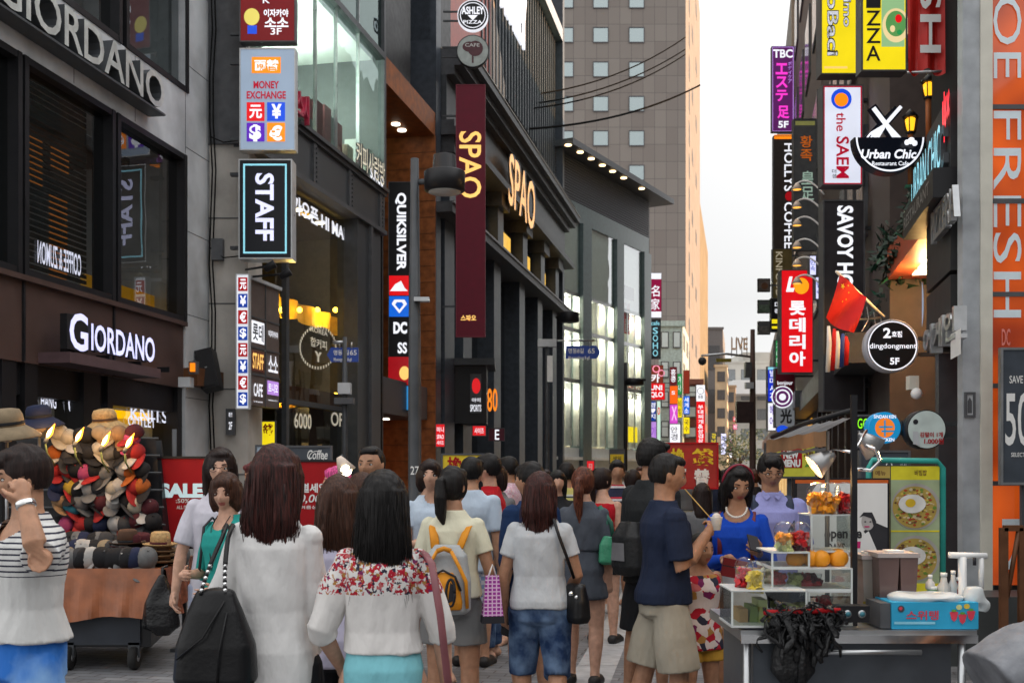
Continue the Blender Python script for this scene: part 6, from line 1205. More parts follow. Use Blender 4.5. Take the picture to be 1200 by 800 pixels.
    if top:
        tm = top['m']; e = top.get('e', .014) * .8; hem = top.get('hem', .50) * H; nk = top.get('neck', .846) * H; sl = top.get('sleeve', .5); tb = MB(); loft(tb, secs_between(hem, nk, e, top.get('flare', .01)), UB)
        for nm in ('R', 'L'):
            if sl <= 0: continue
            sh, el, wr = J['sh' + nm], J['el' + nm], J['wr' + nm]; es = e * top.get('sle', .9)
            ins = sh + (UB @ Vector((0, 0, .80 * H)) - sh) * .45; tb.ball(sh, ar * 1.08 + e * .62, None, 12)
            if sl <= 1: pts = [ins, sh, sh.lerp(el, sl * .5), sh.lerp(el, sl)]; rr_ = [ar * 1.0, ar * 1.08 + es * .6, ar * 1.12 + es * .85, ar * 1.05 + es * 1.25]
            else: pts = [ins, sh, sh.lerp(el, .5), el, el.lerp(wr, (sl - 1) * .5), el.lerp(wr, sl - 1)]; rr_ = [ar * 1.0, ar * 1.08 + es * .6, ar * 1.10 + es * .9, ar * .95 + es, ar * .9 + es, ar * .72 + es * top.get('cuff', .7)]
            tb.tube(pts, rr_, None, 14)
        so_ = solid(tb, vox, 4 if vox < .01 else 2, wr_amp(top.get('wr', .0035)))
        if top.get('scoop'):
            sc_ = top['scoop']; cz = UB @ Vector((0, (.06 if sc_ > 0 else -.05) * H, .835 * H)); r_ = abs(sc_) * H; cut(so_, lambda c: (Vector((c.x * .8, c.y * .6 - cz.y * .6, c.z - cz.z))).length < r_)
        mobj(top.get('name', 'shirt'), so_, [tm], body)
    if bottom:
        bb = MB(); e = bottom.get('e', .012); pe = bottom.get('pe', .007 if (top and top.get('hem', .5) < bottom.get('waist', .60)) else .009); wz = bottom.get('waist', .60) * H; ty = bottom.get('type', 'shorts')
        if ty == 'skirt':
            hz = bottom.get('hem', .3) * H; S = secs_between(.50 * H, wz, pe); e = pe; fl = bottom.get('flare', .03); lo = [(hz + (.5 * H - hz) * i / 4, hw + e + fl * (1 - i / 4), .075 * H + e + fl * .8 * (1 - i / 4), -.004) for i in range(4)]; loft(bb, lo + S, I4)
        else:
            loft(bb, [(.448 * H, hw * .80, .060 * H, -.006), (.464 * H, hw * .95 + pe, .074 * H + pe, -.006)] + secs_between(.49 * H, wz, pe), I4); L_end = bottom.get('len', .5)
            for nm in ('R', 'L'):
                hp, kn, an = J['hp' + nm], J['kn' + nm], J['an' + nm]; fl = bottom.get('flare', .012)
                if L_end <= 1: pts = [hp + Vector((0, 0, .02 * H)), hp, hp.lerp(kn, L_end * .5), hp.lerp(kn, L_end)]; rr_ = [lr, lr * 1.08 + pe, lr * 1.0 + e + fl * .5, lr * .9 + e + fl]
                else: pts = [hp + Vector((0, 0, .02 * H)), hp, hp.lerp(kn, .5), kn, kn.lerp(an, (L_end - 1) * .5), kn.lerp(an, L_end - 1)]; rr_ = [lr, lr * 1.14 + e, lr * .95 + e, lr * .72 + e + fl * .5, lr * .70 + e + fl * .7, lr * .58 + e + fl]
                bb.tube(pts, rr_, None, 16)
        sub(bottom.get('name', {'skirt': 'skirt', 'shorts': 'shorts'}.get(ty, 'trousers')), bb, vox, 5, [bottom['m']], wr_amp(bottom.get('wr', .003)))
        if bottom.get('belt'): 
            kb = MB(); loft(kb, [(z + wz - .02, a + e + .004, d + e + .004, y) for (z, a, d, y) in [(-.012, *secs_between(wz - .03, wz, 0)[0][1:]), (.015, *secs_between(wz - .03, wz, 0)[0][1:])]], I4); sub('belt', kb, .006, 1, [bottom['belt']])
    if shoes:
        for nm, sgn in (('R', 1), ('L', -1)):
            an = J['an' + nm]; fd = Vector((sgn * .15, 1, 0)).normalized(); tilt = -.5 if an.z > .09 * H else 0; ft = Vector((fd.x, fd.y, -.33 + tilt)).normalized(); sbm = MB()
            limb(sbm, [an + Vector((0, -.022 * H, -.022 * H)), an + ft * .07 * H + Vector((0, 0, -.004)), an + ft * .118 * H], [lr * .62, lr * .56, lr * .42], 12); sub('shoe', sbm, max(vox, .008), 2, [shoes])
    if glasses:
        gb = MB(); gm = K['ink']
        for sx in (-1, 1):
            gb.tube([TH @ (Vector((sx * .033 + .023 * math.cos(t_), .0985 - .006 * abs(math.cos(t_)), .000 + .0165 * math.sin(t_))) * kk) for t_ in [2 * math.pi * i / 20 for i in range(21)]], .0018 * kk, gm, 5, caps=False)
            gb.tube([TH @ (Vector(p_) * kk) for p_ in ((sx * .056, .094, .004), (sx * .077, .05, .006), (sx * .080, -.01, .002))], .0018 * kk, gm, 5)
        gb.tube([TH @ (Vector(p_) * kk) for p_ in ((-.01, .099, .004), (0, .102, .006), (.01, .099, .004))], .0018 * kk, gm, 5)
        g_ = bpy.data.meshes.new('glasses'); g_.from_pydata(gb.v, [], gb.f); mobj('glasses', g_, [gm], body)
    W_ = Matrix.Translation(loc) @ RZ
    info = dict(obj=body, H=H, W=W_, UB=UB, TH=TH, hh=hh, hw=hw, sw=sw, hc=hc, kk=kk, ar=ar, **{k: v for k, v in J.items()}); PEOPLE[key] = info; return info
def wp(i, p): return i['W'] @ (i['UB'] @ Vector(p))
# ------------------------------------------------------------------ the crowd
white_c = cloth('white_cotton', (.60, .60, .60)); cream_c = cloth('cream_cotton', (.62, .60, .46)); black_c = cloth('black_cotton', (.016, .017, .02)); navy_c = cloth('navy_cotton', (.014, .021, .045)); blue_c = cloth('royal_blue_knit', (.008, .055, .40))
beige_c = cloth('beige_twill', (.34, .31, .25)); denim_c = cloth('blue_denim', (.012, .030, .085), pat='denim', c2=(.13, .20, .32), sc=7); grey_c = cloth('grey_cotton', (.14, .14, .145)); pale_c = cloth('pale_blue_cotton', (.44, .52, .62)); red_c = cloth('red_cotton', (.42, .012, .02))
sandal = mat('black_sandal', (.02, .018, .018), .5); sneaker = mat('grey_sneaker', (.35, .34, .33), .6); leather = mat('black_leather', (.007, .007, .008), .36, bump=.1, bscale=60, spec=.25)
A_dn = lambda s, f=.05: (s * .13, f, -1)
# the two women walking away in front
person('blouse', 'woman seen from behind in a loose white blouse with long reddish hair', 322, 525, 4.3, face=-4, hair=H_RED, hlen=.40, taper=.065, top=dict(m=cloth('white_blouse', (.64, .63, .62)), e=.019, hem=.46, sleeve=1.75, flare=.006, wr=.008, sle=.8, name='blouse'), bottom=dict(m=black_c), armL=((-.30, -.03, -1), (-.14, .15, -1)), armR=((.05, .10, -1), (-.15, .5, -1)), skin='fair', wid=.90, head=(-4, 0), strands=420)
fl_m = cloth('floral_yoke', (.64, .62, .60), pat='floral', sc=80, c3=1.12)
person('floral', 'woman seen from behind in a white blouse with a red floral yoke', 449, 555, 4.2, face=4, hair=H_BLK, hlen=.385, taper=.015, strands=420, top=dict(m=fl_m, e=.019, hem=.575, sleeve=1.2, flare=.004, wr=.007, sle=1.1, cuff=1.4, name='blouse'), bottom=dict(m=cloth('aqua_skirt', (.20, .50, .56)), type='skirt', waist=.61, hem=.3, flare=.05, pe=.010), armL=((-.40, -.1, -1), (.35, .75, -.9)), armR=((.34, -.02, -1), (.1, .25, -1)), skin='fair', wid=.95)
person('brownhair', 'brown haired woman half hidden between the two women in white blouses', 397, 560, 5.0, face=3, hair=H_BR, hlen=.34, taper=.01, strands=120, top=dict(m=cloth('lilac_tee', (.45, .43, .55)), e=.014, hem=.46, sleeve=.6), bottom=dict(m=black_c), skin='fair', wid=.92)
st_m = cloth('striped_tee', (.58, .58, .57), pat='stripe', c2=(.03, .03, .05), c3=1.17, sc=46)
m1 = person('stripeman', 'young man in a striped white tee and blue shorts holding a hand to his ear', 32, 525, 4.4, face=138, fem=False, skin='warm', hair=H_DK, hstyle='short', top=dict(m=st_m, e=.020, hem=.55, sleeve=.85, scoop=.052, wr=.006, flare=.02), bottom=dict(m=cloth('dip_dyed_blue', (.03, .16, .55), pat='fade', c2=(.30, .50, .75), sc=3), len=.95, e=.024, flare=.03, waist=.61, pe=.005), armL=((-.80, .50, -.22), (.42, .02, .9)), armR=((.1, .1, -1), (.05, .2, -1)), head=(-12, -8), curlL=.75, palmL=(1, -.2, 0), bulk=.96)
wb = MB(); M = Matrix.Translation(m1['wrL'] - m1['foL'] * .01) @ m1['foL'].to_track_quat('Z', 'Y').to_matrix().to_4x4()
wb.lathe([(m1['ar'] * .72, -.012), (m1['ar'] * .78, -.008), (m1['ar'] * .78, .008), (m1['ar'] * .72, .012)], K['chrome'], (0, 0, 0), 16, M=M.to_3x3().to_4x4()); off = M.translation
wb.v = [tuple(Vector(v) + off) for v in wb.v]; w2 = bpy.data.meshes.new('wristwatch'); w2.from_pydata(wb.v, [], wb.f); mobj('wristwatch', w2, [K['chrome']], m1['obj'])
# left side by the hat stall
person('glassesgirl', 'tall woman with glasses and long dark hair in a white printed tee', 258, 527, 7.0, face=196, hair=H_DK, hstyle='side', hlen=.30, glasses=True, skin='fair', strands=60, top=dict(m=cloth('white_print_tee', (.52, .50, .56)), e=.022, hem=.46, sleeve=.8, scoop=.035), bottom=dict(m=cloth('pale_jeans', (.34, .38, .50)), type='t', len=1.85), armR=((.30, .05, -1), (.15, .15, -1)), armL=((-.1, .3, -1), (.5, .7, .2)), head=(-6, 0))
person('tealgirl', 'woman in a teal top with brown bobbed hair looking to the left', 267, 556, 6.6, face=150, hair=H_BR, hstyle='bob', skin='fair', top=dict(m=cloth('teal_top', (.02, .27, .24)), e=.014, hem=.44, sleeve=1.1, flare=.03, scoop=.045), bottom=dict(m=cloth('pale_jeans', (.34, .38, .50)), type='t', len=1.85), armR=((.15, .1, -1), (-.35, .9, .05)), armL=((-.1, .1, -1), (.1, .7, -.2)), head=(-34 + 60, -4), curlR=.9)
person('stallman', 'stallholder in a maroon cap lit orange behind the hat stall', 303, 541, 8.0, face=150, fem=False, skin='tan', hstyle='short', hair=hairmat('cap_maroon', (.10, .02, .02)), top=dict(m=cloth('maroon_tee', (.12, .02, .03)), e=.02), bottom=dict(m=black_c, type='t', len=1.9), head=(10, -6))
person('pinkcap', 'person in a pink cap at the second red board', 397, 548, 8.6, face=100, skin='fair', hstyle='short', hair=hairmat('cap_pink', (.50, .06, .20)), top=dict(m=grey_c, e=.016), bottom=dict(m=black_c, type='t', len=1.9))
person('crewcut', 'man with a black crew cut looking over the long haired women', 437, 524, 7.4, face=152, fem=False, skin='tan', hstyle='crop', top=dict(m=black_c, e=.016), bottom=dict(m=black_c, type='t', len=1.9), head=(10, 2))
person('behindcrew', 'dark haired woman low behind the man with the crew cut', 424, 556, 6.6, face=10, hair=H_BR, hlen=.25, top=dict(m=grey_c), bottom=dict(m=black_c), skin='fair')
person('bobgirl', 'woman with a dark bob and pale tee standing with folded arms', 503, 540, 8.4, face=200, hair=H_DK, hstyle='bob', skin='fair', top=dict(m=pale_c, e=.018, hem=.48, sleeve=.55, scoop=.03), bottom=dict(m=cloth('patterned_skirt', (.40, .42, .46), pat='plaid', c2=(.05, .12, .25), sc=40), type='skirt', hem=.30), armR=((.15, .18, -1), (-.75, .55, .12)), armL=((-.15, .2, -1), (.8, .5, .2)), head=(-38 + 20, 4), curlR=.8, curlL=.8)
bp_i = person('backpackgirl', 'woman with a low ponytail wearing a grey and orange backpack', 531, 548, 6.5, face=-8, hair=H_BLK, hstyle='pony', hlen=.12, skin='tan', top=dict(m=cream_c, e=.018, hem=.53, sleeve=.6), bottom=dict(m=cloth('grey_shorts', (.17, .17, .17)), len=.6, waist=.58, e=.02, flare=.02), armR=((.30, -.05, -1), (.10, .30, -1)), armL=((-.25, 0, -1), (-.05, .3, -1)), head=(-26, -6), curlR=.9, shoes=sandal)
person('paleteeman', 'man in a pale blue tee seen from behind beside the backpack', 553, 537, 9.0, face=-12, fem=False, skin='warm', hstyle='short', top=dict(m=pale_c, e=.024, hem=.46, sleeve=.8), bottom=dict(m=cloth('print_shorts', (.20, .28, .45), pat='plaid', c2=(.5, .5, .55), sc=30), len=.9), head=(-20, 0), shoes=sandal)
person('redglasses', 'young man in a red tee and glasses in profile facing left', 574, 533, 9.3, face=78, fem=False, skin='fair', hstyle='short', glasses=True, top=dict(m=red_c, e=.02), bottom=dict(m=denim_c, type='t', len=1.9))
person('behindred', 'woman partly hidden just behind the young man in red', 582, 545, 10.2, face=150, skin='fair', hair=H_DK, hstyle='bob', top=dict(m=grey_c), bottom=dict(m=black_c, type='t', len=1.9))
person('pinkplaid', 'man in a pale pink checked shirt in profile before the dark store', 597, 536, 11.5, face=80, fem=False, skin='tan', hstyle='short', top=dict(m=cloth('pink_plaid', (.55, .32, .40), pat='plaid', c2=(.62, .50, .55), sc=45), e=.016), bottom=dict(m=denim_c, type='t', len=1.9))
person('navymaroon', 'person in a navy top with a maroon shoulder patch behind the jeans woman', 622, 543, 7.5, face=40, fem=False, skin='warm', hstyle='short', top=dict(m=cloth('navy_maroon', (.012, .03, .085), pat='stripe', c2=(.012, .03, .085), sc=1), e=.03, hem=.44, sleeve=1.3), bottom=dict(m=black_c, len=.9, e=.02), head=(20, 0), shoes=sandal, legL=((-.05, .1, -1), (0, -.1, -1)))
jw = person('jeanswoman', 'woman in a pale grey tee and rolled up faded jeans seen from behind', 633, 555, 6.4, face=-6, hair=H_RED, hlen=.31, taper=.05, strands=110, skin='tan', top=dict(m=cloth('pale_grey_tee', (.46, .48, .50)), e=.017, hem=.51, sleeve=.55, wr=.006), bottom=dict(m=denim_c, type='t', len=1.05, e=.014, waist=.58, name='jeans', wr=.005), armL=((-.28, -.05, -1), (-.02, .25, -1)), armR=((.30, .02, -1), (-.3, .7, -.5)), legL=((-.07, .12, -1), (0, -.05, -1)), legR=((.06, -.10, -1), (.02, -.55, -.8)), shoes=sandal, head=(-6, 0))
person('fringegirl', 'young girl with a straight fringe facing the camera in the mid crowd', 653, 552, 11.0, face=185, skin='fair', hair=H_BLK, hstyle='longfringe', hlen=.2, top=dict(m=black_c), bottom=dict(m=black_c))
gw_ = person('greydress', 'woman with a coppery ponytail in a slate grey dress', 684, 548, 8.2, face=-10, hair=hairmat('hair_copper', (.05, .016, .012), (.10, .03, .015)), hstyle='pony', hlen=.30, skin='fair', top=dict(m=cloth('slate_dress', (.075, .085, .105)), e=.018, hem=.62, sleeve=.7), bottom=dict(m=cloth('slate_dress', (.075, .085, .105)), type='skirt', waist=.63, hem=.40, flare=.03), head=(-14, 0), shoes=sandal, legL=((-.03, .12, -1), (0, -.1, -1)), legR=((.04, -.12, -1), (0, -.35, -1)))
person('yellowstripe', 'man in a yellow striped polo shirt seen from behind', 664, 543, 11.5, face=-10, fem=False, skin='warm', hstyle='short', top=dict(m=cloth('yellow_stripe', (.52, .48, .16), pat='stripe', c2=(.05, .06, .08), c3=(.5, .5, .45), sc=9), e=.02), bottom=dict(m=beige_c, len=.95), shoes=sneaker)
person('redtank', 'woman in a bright red sleeveless top with dark hair', 706, 549, 10.2, face=-20, skin='fair', hair=H_DK, hstyle='pony', hlen=.25, top=dict(m=red_c, e=.010, sleeve=0, neck=.80, hem=.48), bottom=dict(m=black_c, len=.45), head=(-40, 0), shoes=sandal, legL=((-.03, .15, -1), (0, -.1, -1)))
person('stripepolo', 'broad faced man in a dark polo with red and white stripes', 723, 540, 12.5, face=185, fem=False, skin='tan', hstyle='short', top=dict(m=cloth('dark_stripe_polo', (.02, .025, .05), pat='stripe', c2=(.55, .55, .58), c3=(.4, .03, .05), sc=7), e=.02), bottom=dict(m=beige_c, len=.95), bulk=1.1, shoes=sneaker)
person('tallman', 'tall man in a black jacket behind the boy with the snack', 763, 516, 7.6, face=-55, fem=False, skin='tan', hstyle='short', top=dict(m=cloth('black_jacket', (.02, .022, .024)), e=.028, hem=.46, sleeve=1.05), bottom=dict(m=black_c, len=1.0, e=.02), armL=((-.15, .1, -1), (-.3, .4, -1)), head=(-14, -4), shoes=sneaker, legL=((-.05, -.12, -1), (0, -.15, -1)))
boy = person('boy', 'boy in a navy tee and beige cargo shorts eating from a paper cup', 779, 533, 6.3, face=-78, fem=False, skin='tan', hstyle='crop', top=dict(m=navy_c, e=.024, hem=.50, sleeve=.8, wr=.005), bottom=dict(m=beige_c, len=.95, e=.024, flare=.022), armR=((.12, .12, -1), (-.12, .62, .80)), armL=((-.1, .1, -1), (-.05, .6, -.8)), head=(-8, -10), legR=((.05, .12, -1), (0, -.05, -1)), legL=((-.05, -.2, -1), (0, -.3, -1)), curlR=1.1, palmR=(-.6, .1, .6), shoes=sneaker)
kid = person('child', 'small child in a white vest with flower print and a blue bag', 820, 625, 6.55, face=-160, hk=1.14, H=None, skin='tan', hstyle='bun', top=dict(m=cloth('child_vest', (.60, .52, .50), pat='floral', sc=22, c3=.0), e=.012, sleeve=0, neck=.80, hem=.44), bottom=dict(m=cloth('mustard_shorts', (.45, .26, .04)), len=.5), wid=1.08, head=(10, 0), shoes=sandal)
person('longhair', 'woman with very long dark hair standing with her back turned by the exchange banner', 823, 567, 10.5, face=0, hair=H_DK, hlen=.5, taper=.02, top=dict(m=grey_c), bottom=dict(m=grey_c, type='skirt'), skin='fair')
bw = person('bluewoman', 'woman in a bright blue top and pearl necklace looking at a phone', 864, 547, 6.9, face=165, skin='tan', hair=H_BLK, hstyle='side', hlen=.20, strands=60, top=dict(m=blue_c, e=.012, hem=.60, sleeve=1.95, scoop=.048, wr=.003), bottom=dict(m=white_c, len=.45, waist=.64), armR=((.20, .20, -1), (-.62, .85, .22)), armL=((-.24, .22, -1), (.30, .95, .40)), head=(24, -14), vox=.005, curlR=.8, curlL=.9, palmL=(.6, -.2, .5), palmR=(-.3, 0, -1), shoes=sandal)
bm = person('lavenderman', 'man with glasses in a lavender shirt looking down at his phone', 903, 532, 7.5, face=176, fem=False, skin='tan', hstyle='short', glasses=True, top=dict(m=cloth('lavender_shirt', (.27, .28, .55)), e=.018, hem=.47, sleeve=.9), bottom=dict(m=black_c, len=1.9, type='t'), armR=((.12, .2, -1), (-.30, .95, .15)), armL=((-.14, .2, -1), (.3, .95, .1)), head=(4, -14), curlR=.9, shoes=sneaker)
vend = person('vendor', 'stooping person in a grey top and tan apron at the right edge', 1218, 640, 4.2, face=-84, H=1.6, fem=True, skin='tan', hair=H_BLK, hstyle='bun', top=dict(m=cloth('washed_grey', (.14, .145, .16), pat='fade', c2=(.24, .25, .27), sc=6), e=.035, hem=.42, sleeve=1.3), bottom=dict(m=cloth('tan_apron', (.25, .15, .09)), type='skirt', waist=.50, hem=.15, flare=.06, pe=.03), lean=58, x=(1212 - 600) / 1300 * 4.2)
vend['obj'].location.z = 0
# necklace, collar, headband: worn, so children
def worn(info, name, mb, m):
    me = bpy.data.meshes.new(name); me.from_pydata(mb.v, [], mb.f); return mobj(name, me, [m], info['obj'])
nb = MB(); H = bw['H']
for k in range(17):
    a = math.pi * (k / 16); nb.ball(bw['UB'] @ Vector((.062 * math.cos(a), .060 + .040 * math.sin(a), .842 * H - .055 * math.sin(a))), .0075, None, 8)
worn(bw, 'necklace', nb, mat('pearl', (.62, .6, .55), .25))
hb_ = MB(); hb_.tube([bw['TH'] @ (Vector((.100 * math.cos(t), .012, .020 + .112 * math.sin(t))) * bw['kk']) for t in [math.pi * (i / 14) for i in range(15)]], .008, None, 6, flat=.6); worn(bw, 'hairband', hb_, mat('crimson_band', (.2, .01, .03), .4))
for sx in (-1, 1):
    st = MB(); st.tube([bw['UB'] @ Vector((sx * .10, y, z * H)) for (y, z) in ((-.10, .72), (-.05, .80), (.0, .826), (.06, .80), (.105, .72), (.11, .64))], .014, None, 8, flat=.3); worn(bw, 'bag_strap', st, mat('burgundy_strap', (.13, .015, .02), .5))
cb_ = MB(); H = bm['H']
for sx in (-1, 1): cb_.add([bm['UB'] @ Vector(p) for p in ((sx * .012, .078, .832 * H), (sx * .060, .040, .858 * H), (sx * .066, .052, .838 * H), (sx * .040, .088, .818 * H))], [(0, 1, 2, 3)], None)
worn(bm, 'collar', cb_, MC['lavender_shirt'])
sp_ = MB(); [sp_.tube([bm['UB'] @ Vector((sx * .115, y, z * H)) for (y, z) in ((-.12, .70), (-.07, .80), (.0, .832), (.075, .80), (.115, .70), (.10, .62))], .028, None, 8, flat=.3) for sx in (-1, 1)]; worn(bm, 'backpack_strap', sp_, mat('navy_strap', (.02, .03, .06), .7))
gl_ = PEOPLE['glassesgirl']; vb = MB(); H = gl_['H']
loft(vb, [(.50 * H, .155, .135, 0), (.62 * H, .142, .118, .004), (.73 * H, .138, .130, .012), (.79 * H, .105, .10, .004)], gl_['UB']); vo_ = solid(vb, .008, 2); cut(vo_, lambda c: abs(c.x) < .05 or abs(c.x) > .125 or c.y < .02)
mobj('printed_vest', vo_, [cloth('dark_print_vest', (.5, .5, .55), pat='floral', sc=70, c3=.2)], gl_['obj'])
tg_ = PEOPLE['tealgirl']; sv = MB(); H = tg_['H']; sv.tube([tg_['UB'] @ Vector((.125, y, z * H)) for (y, z) in ((-.11, .62), (-.06, .80), (.0, .835), (.07, .80), (.11, .62))], .012, None, 6, flat=.4); worn(tg_, 'bag_strap', sv, K['ink'])
nl = MB(); nl.tube([tg_['UB'] @ Vector(p) for p in ((-.05, .03, .845 * H), (-.045, .09, .80 * H), (-.02, .125, .70 * H), (0, .13, .64 * H), (.02, .125, .70 * H), (.045, .09, .80 * H), (.05, .03, .845 * H))], .0025, None, 5); worn(tg_, 'necklace', nl, K['ink'])
# far crowd
fc = [(610, 548, 13, 10, 'black_c'), (640, 551, 14, 170, 'red_c'), (672, 549, 15, 5, 'white_c'), (700, 549, 17, 185, 'navy_c'), (742, 551, 13, 20, 'black_c'), (750, 547, 17, 175, 'pale_c'), (690, 553, 24, 0, 'red_c'), (712, 551, 20, 10, 'grey_c'), (733, 552, 26, 180, 'white_c'), (838, 548, 15, 5, 'navy_c'), (848, 551, 20, 178, 'cream_c'), (884, 550, 16, 0, 'black_c'), (875, 552, 26, 175, 'red_c'), (892, 549, 21, 5, 'white_c'), (806, 551, 22, 180, 'grey_c'), (790, 552, 28, 0, 'navy_c'), (770, 551, 25, 10, 'cream_c'), (856, 553, 33, 0, 'grey_c'), (830, 553, 36, 180, 'black_c'), (740, 553, 34, 0, 'pale_c'), (818, 552, 42, 0, 'red_c'), (866, 552, 45, 175, 'white_c')]
nm_ = dict(black_c='black', red_c='red', white_c='white', navy_c='navy', pale_c='pale blue', grey_c='grey', cream_c='cream')
by = ['near the dark store entrance', 'left of the slate grey dress', 'beyond the yellow striped polo', 'above the red sleeveless top', 'left of the tall man in black', 'right of the striped polo man', 'near the small red placard', 'under the yellow hand board', 'far beyond the striped polo man', 'beside the red exchange banner', 'just beyond the blue topped woman', 'between the two phone users', 'distant left of the lavender shirt', 'close to the lavender shirt man', 'beneath the red exchange banner', 'far behind the boy', 'far behind the tall man', 'tiny near the traffic pole', 'tiny under the exchange banner', 'tiny before the glass store', 'tiniest below the red vertical sign', 'tiniest below the small tree']
for i, (u, v, Y, fc_, cn) in enumerate(fc):
    fem = i % 3 != 0; back = fc_ < 90
    person('far%d' % i, 'person %s in a %s top %s' % ('seen from behind' if back else 'walking toward us', nm_[cn], by[i]), u, v, Y, face=fc_, fem=fem, skin=['warm', 'fair', 'tan'][i % 3], hair=[H_BLK, H_DK, H_BR][i % 3], hstyle=['short', 'long', 'pony', 'short', 'bob', 'bun'][i % 6] if fem else 'short', hlen=.2, top=dict(m=globals()[cn], e=.02), bottom=dict(m=[denim_c, black_c, beige_c][i % 3], len=[1.9, .9, 1.9][i % 3], type='t'), far=True, legL=((-.04, .15 * (i % 2), -1), (0, -.1, -1)), legR=((.04, -.12 * (i % 2), -1), (0, -.3 * (i % 2), -1)), group='people in the far crowd', brow=False)
# ------------------------------------------------------------------ bags and held things
def soft(name, label, cat, secs, loc, mat_, rot=0, vox=.006, amp=.006, fx=30, cap=None):
    mb = MB(); loft(mb, secs, Matrix.Rotation(math.radians(rot), 4, 'Z'), 24, 3); me = solid(mb, vox, 3, lambda p: amp * np_noise(p, fx, fx * .3, len(label)))
    t = thing(name, label, cat, loc); mobj('bag_body', me, [mat_], t); return t
def mesh_child(name, mb, mats, t):
    me = bpy.data.meshes.new(name); me.from_pydata(mb.v, [], mb.f); [me.materials.append(m) for m in mb.mats]
    me.polygons.foreach_set('material_index', mb.m); me.polygons.foreach_set('use_smooth', mb.sm); o = bpy.data.objects.new(name, me); COL.objects.link(o); o.parent = t; return o
I = PEOPLE['blouse']; z0 = P(0, 800, 4.1).z - .02
c = Vector((P(252, 0, 4.1).x, 4.1, z0))
t = soft('tote_bag', 'large slouchy black leather tote on a chain strap at the white blouse woman side', 'bag', [(0, .12, .07, 0), (.04, .145, .09, 0), (.16, .14, .085, 0), (.29, .10, .06, 0), (.355, .075, .035, 0), (.365, .068, .026, 0)], c, leather, rot=-6, amp=.007)
b = MB(); shp = Vector((P(272, 0, 4.3).x, 4.28, P(0, 622, 4.3).z))
for dx, fr_ in ((-.045, -.03), (.045, -.03)):
    top_ = shp - c; e_ = Vector((dx, fr_, .355)); pts = [e_.lerp(top_ + Vector((dx * .25, -.085, -.02)), f) + Vector((0, -.02 * math.sin(f * 3.1), 0)) for f in [i / 18 for i in range(19)]]
    b.tube(pts[9:] + [top_ + Vector((dx * .25, -.02, .025)), top_ + Vector((dx * .25, .06, 0))], .009, leather, 6)
    for i in range(10):
        b.ball(pts[i], .0085, K['chrome'] if i % 2 else leather, 8)
        if i: b.tube([pts[i - 1], pts[i]], .004, leather, 5)
mesh_child('strap', b, None, t)
b = MB(); b.tube([(-.12, -.075, .12), (-.02, -.094, .20), (.05, -.06, .33)], .004, leather, 5); b.tube([(.03, -.09, .03), (.04, -.095, .15), (.06, -.065, .29)], .004, leather, 5); mesh_child('seam', b, None, t)
# rose strap bag of the floral woman
c = P(530, 830, 4.05); t = soft('shoulder_bag', 'dusty rose strap bag slung from the floral blouse woman shoulder', 'bag', [(-.2, .10, .05, 0), (-.1, .12, .06, 0), (0, .10, .04, 0), (.02, .09, .03, 0)], c, mat('rose_leather', (.20, .07, .08), .45))
b = MB(); b.tube([P(498, 648, 4.12) - c, P(506, 660, 4.04) - c, P(516, 720, 4.0) - c, P(524, 790, 4.0) - c, P(529, 828, 4.03) - c], .015, MC['rose_leather'], 8, flat=.35); b.tube([P(498, 648, 4.12) - c, P(494, 645, 4.22) - c], .013, MC['rose_leather'], 8, flat=.35); mesh_child('strap', b, None, t)
# orange and grey backpack
I = bp_i; c = wp(I, (0, -.19, .60 * I['H'])); rz = I['W'].to_3x3().to_4x4()
t = thing('backpack', 'grey and orange backpack with a looping orange pocket worn by the ponytail woman', 'backpack', c); gy = mat('pack_grey', (.34, .36, .37), .7, bump=.2); org = mat('pack_orange', (.62, .24, .012), .6, bump=.1); t.rotation_euler = (0, 0, math.radians(-8))
mb = MB(); loft(mb, [(-.19, .11, .05, 0), (-.17, .135, .075, 0), (0, .135, .08, 0), (.14, .115, .07, .01), (.20, .07, .04, .02)], Matrix.Identity(4), 24, 3.5); mobj('bag_body', solid(mb, .007, 2, lambda p: .003 * np_noise(p, 25, 25, 4)), [gy], t)
b = MB()
for sx in (-1, 1): b.tube([(sx * .04, -.075, .17), (sx * .085, -.085, .09), (sx * .125, -.075, 0), (sx * .13, -.06, -.15)], .016, org, 8, flat=.6); b.tube([(sx * .07, .02, .18), (sx * .10, .10, .29), (sx * .11, .2, .32), (sx * .12, .30, .24)], .026, org, 8, flat=.35)
b.tube([(-.04, -.075, .17), (0, -.08, .185), (.04, -.075, .17)], .014, org, 8)
mesh_child('strap', b, None, t)
mb = MB(); loft(mb, [(-.16, .10, .03, 0), (-.12, .105, .045, 0), (.0, .085, .04, 0), (.05, .05, .025, 0)], Matrix.Translation((0, -.075, 0)), 24, 3); mobj('front_pocket', solid(mb, .007, 2), [org], t)
b = MB()
for (x_, r_) in ((-.045, .03), (.045, .035)): b.tube([(x_ + r_ * math.cos(a) * .7, -.122 + .012 * abs(math.sin(a)), -.06 + .075 * math.sin(a)) for a in [2 * math.pi * i / 20 for i in range(21)]], .008, K['ink'], 6)
b.quad([(.03, -.124, -.12), (.065, -.12, -.10), (.07, -.118, -.03), (.045, -.121, .0)], K['ink']); b.tube([(-.1, -.1, -.05), (-.07, -.11, .03), (0, -.105, .065), (.07, -.11, .03), (.1, -.1, -.05)], .007, K['ink'], 6); mesh_child('pocket_trim', b, None, t)
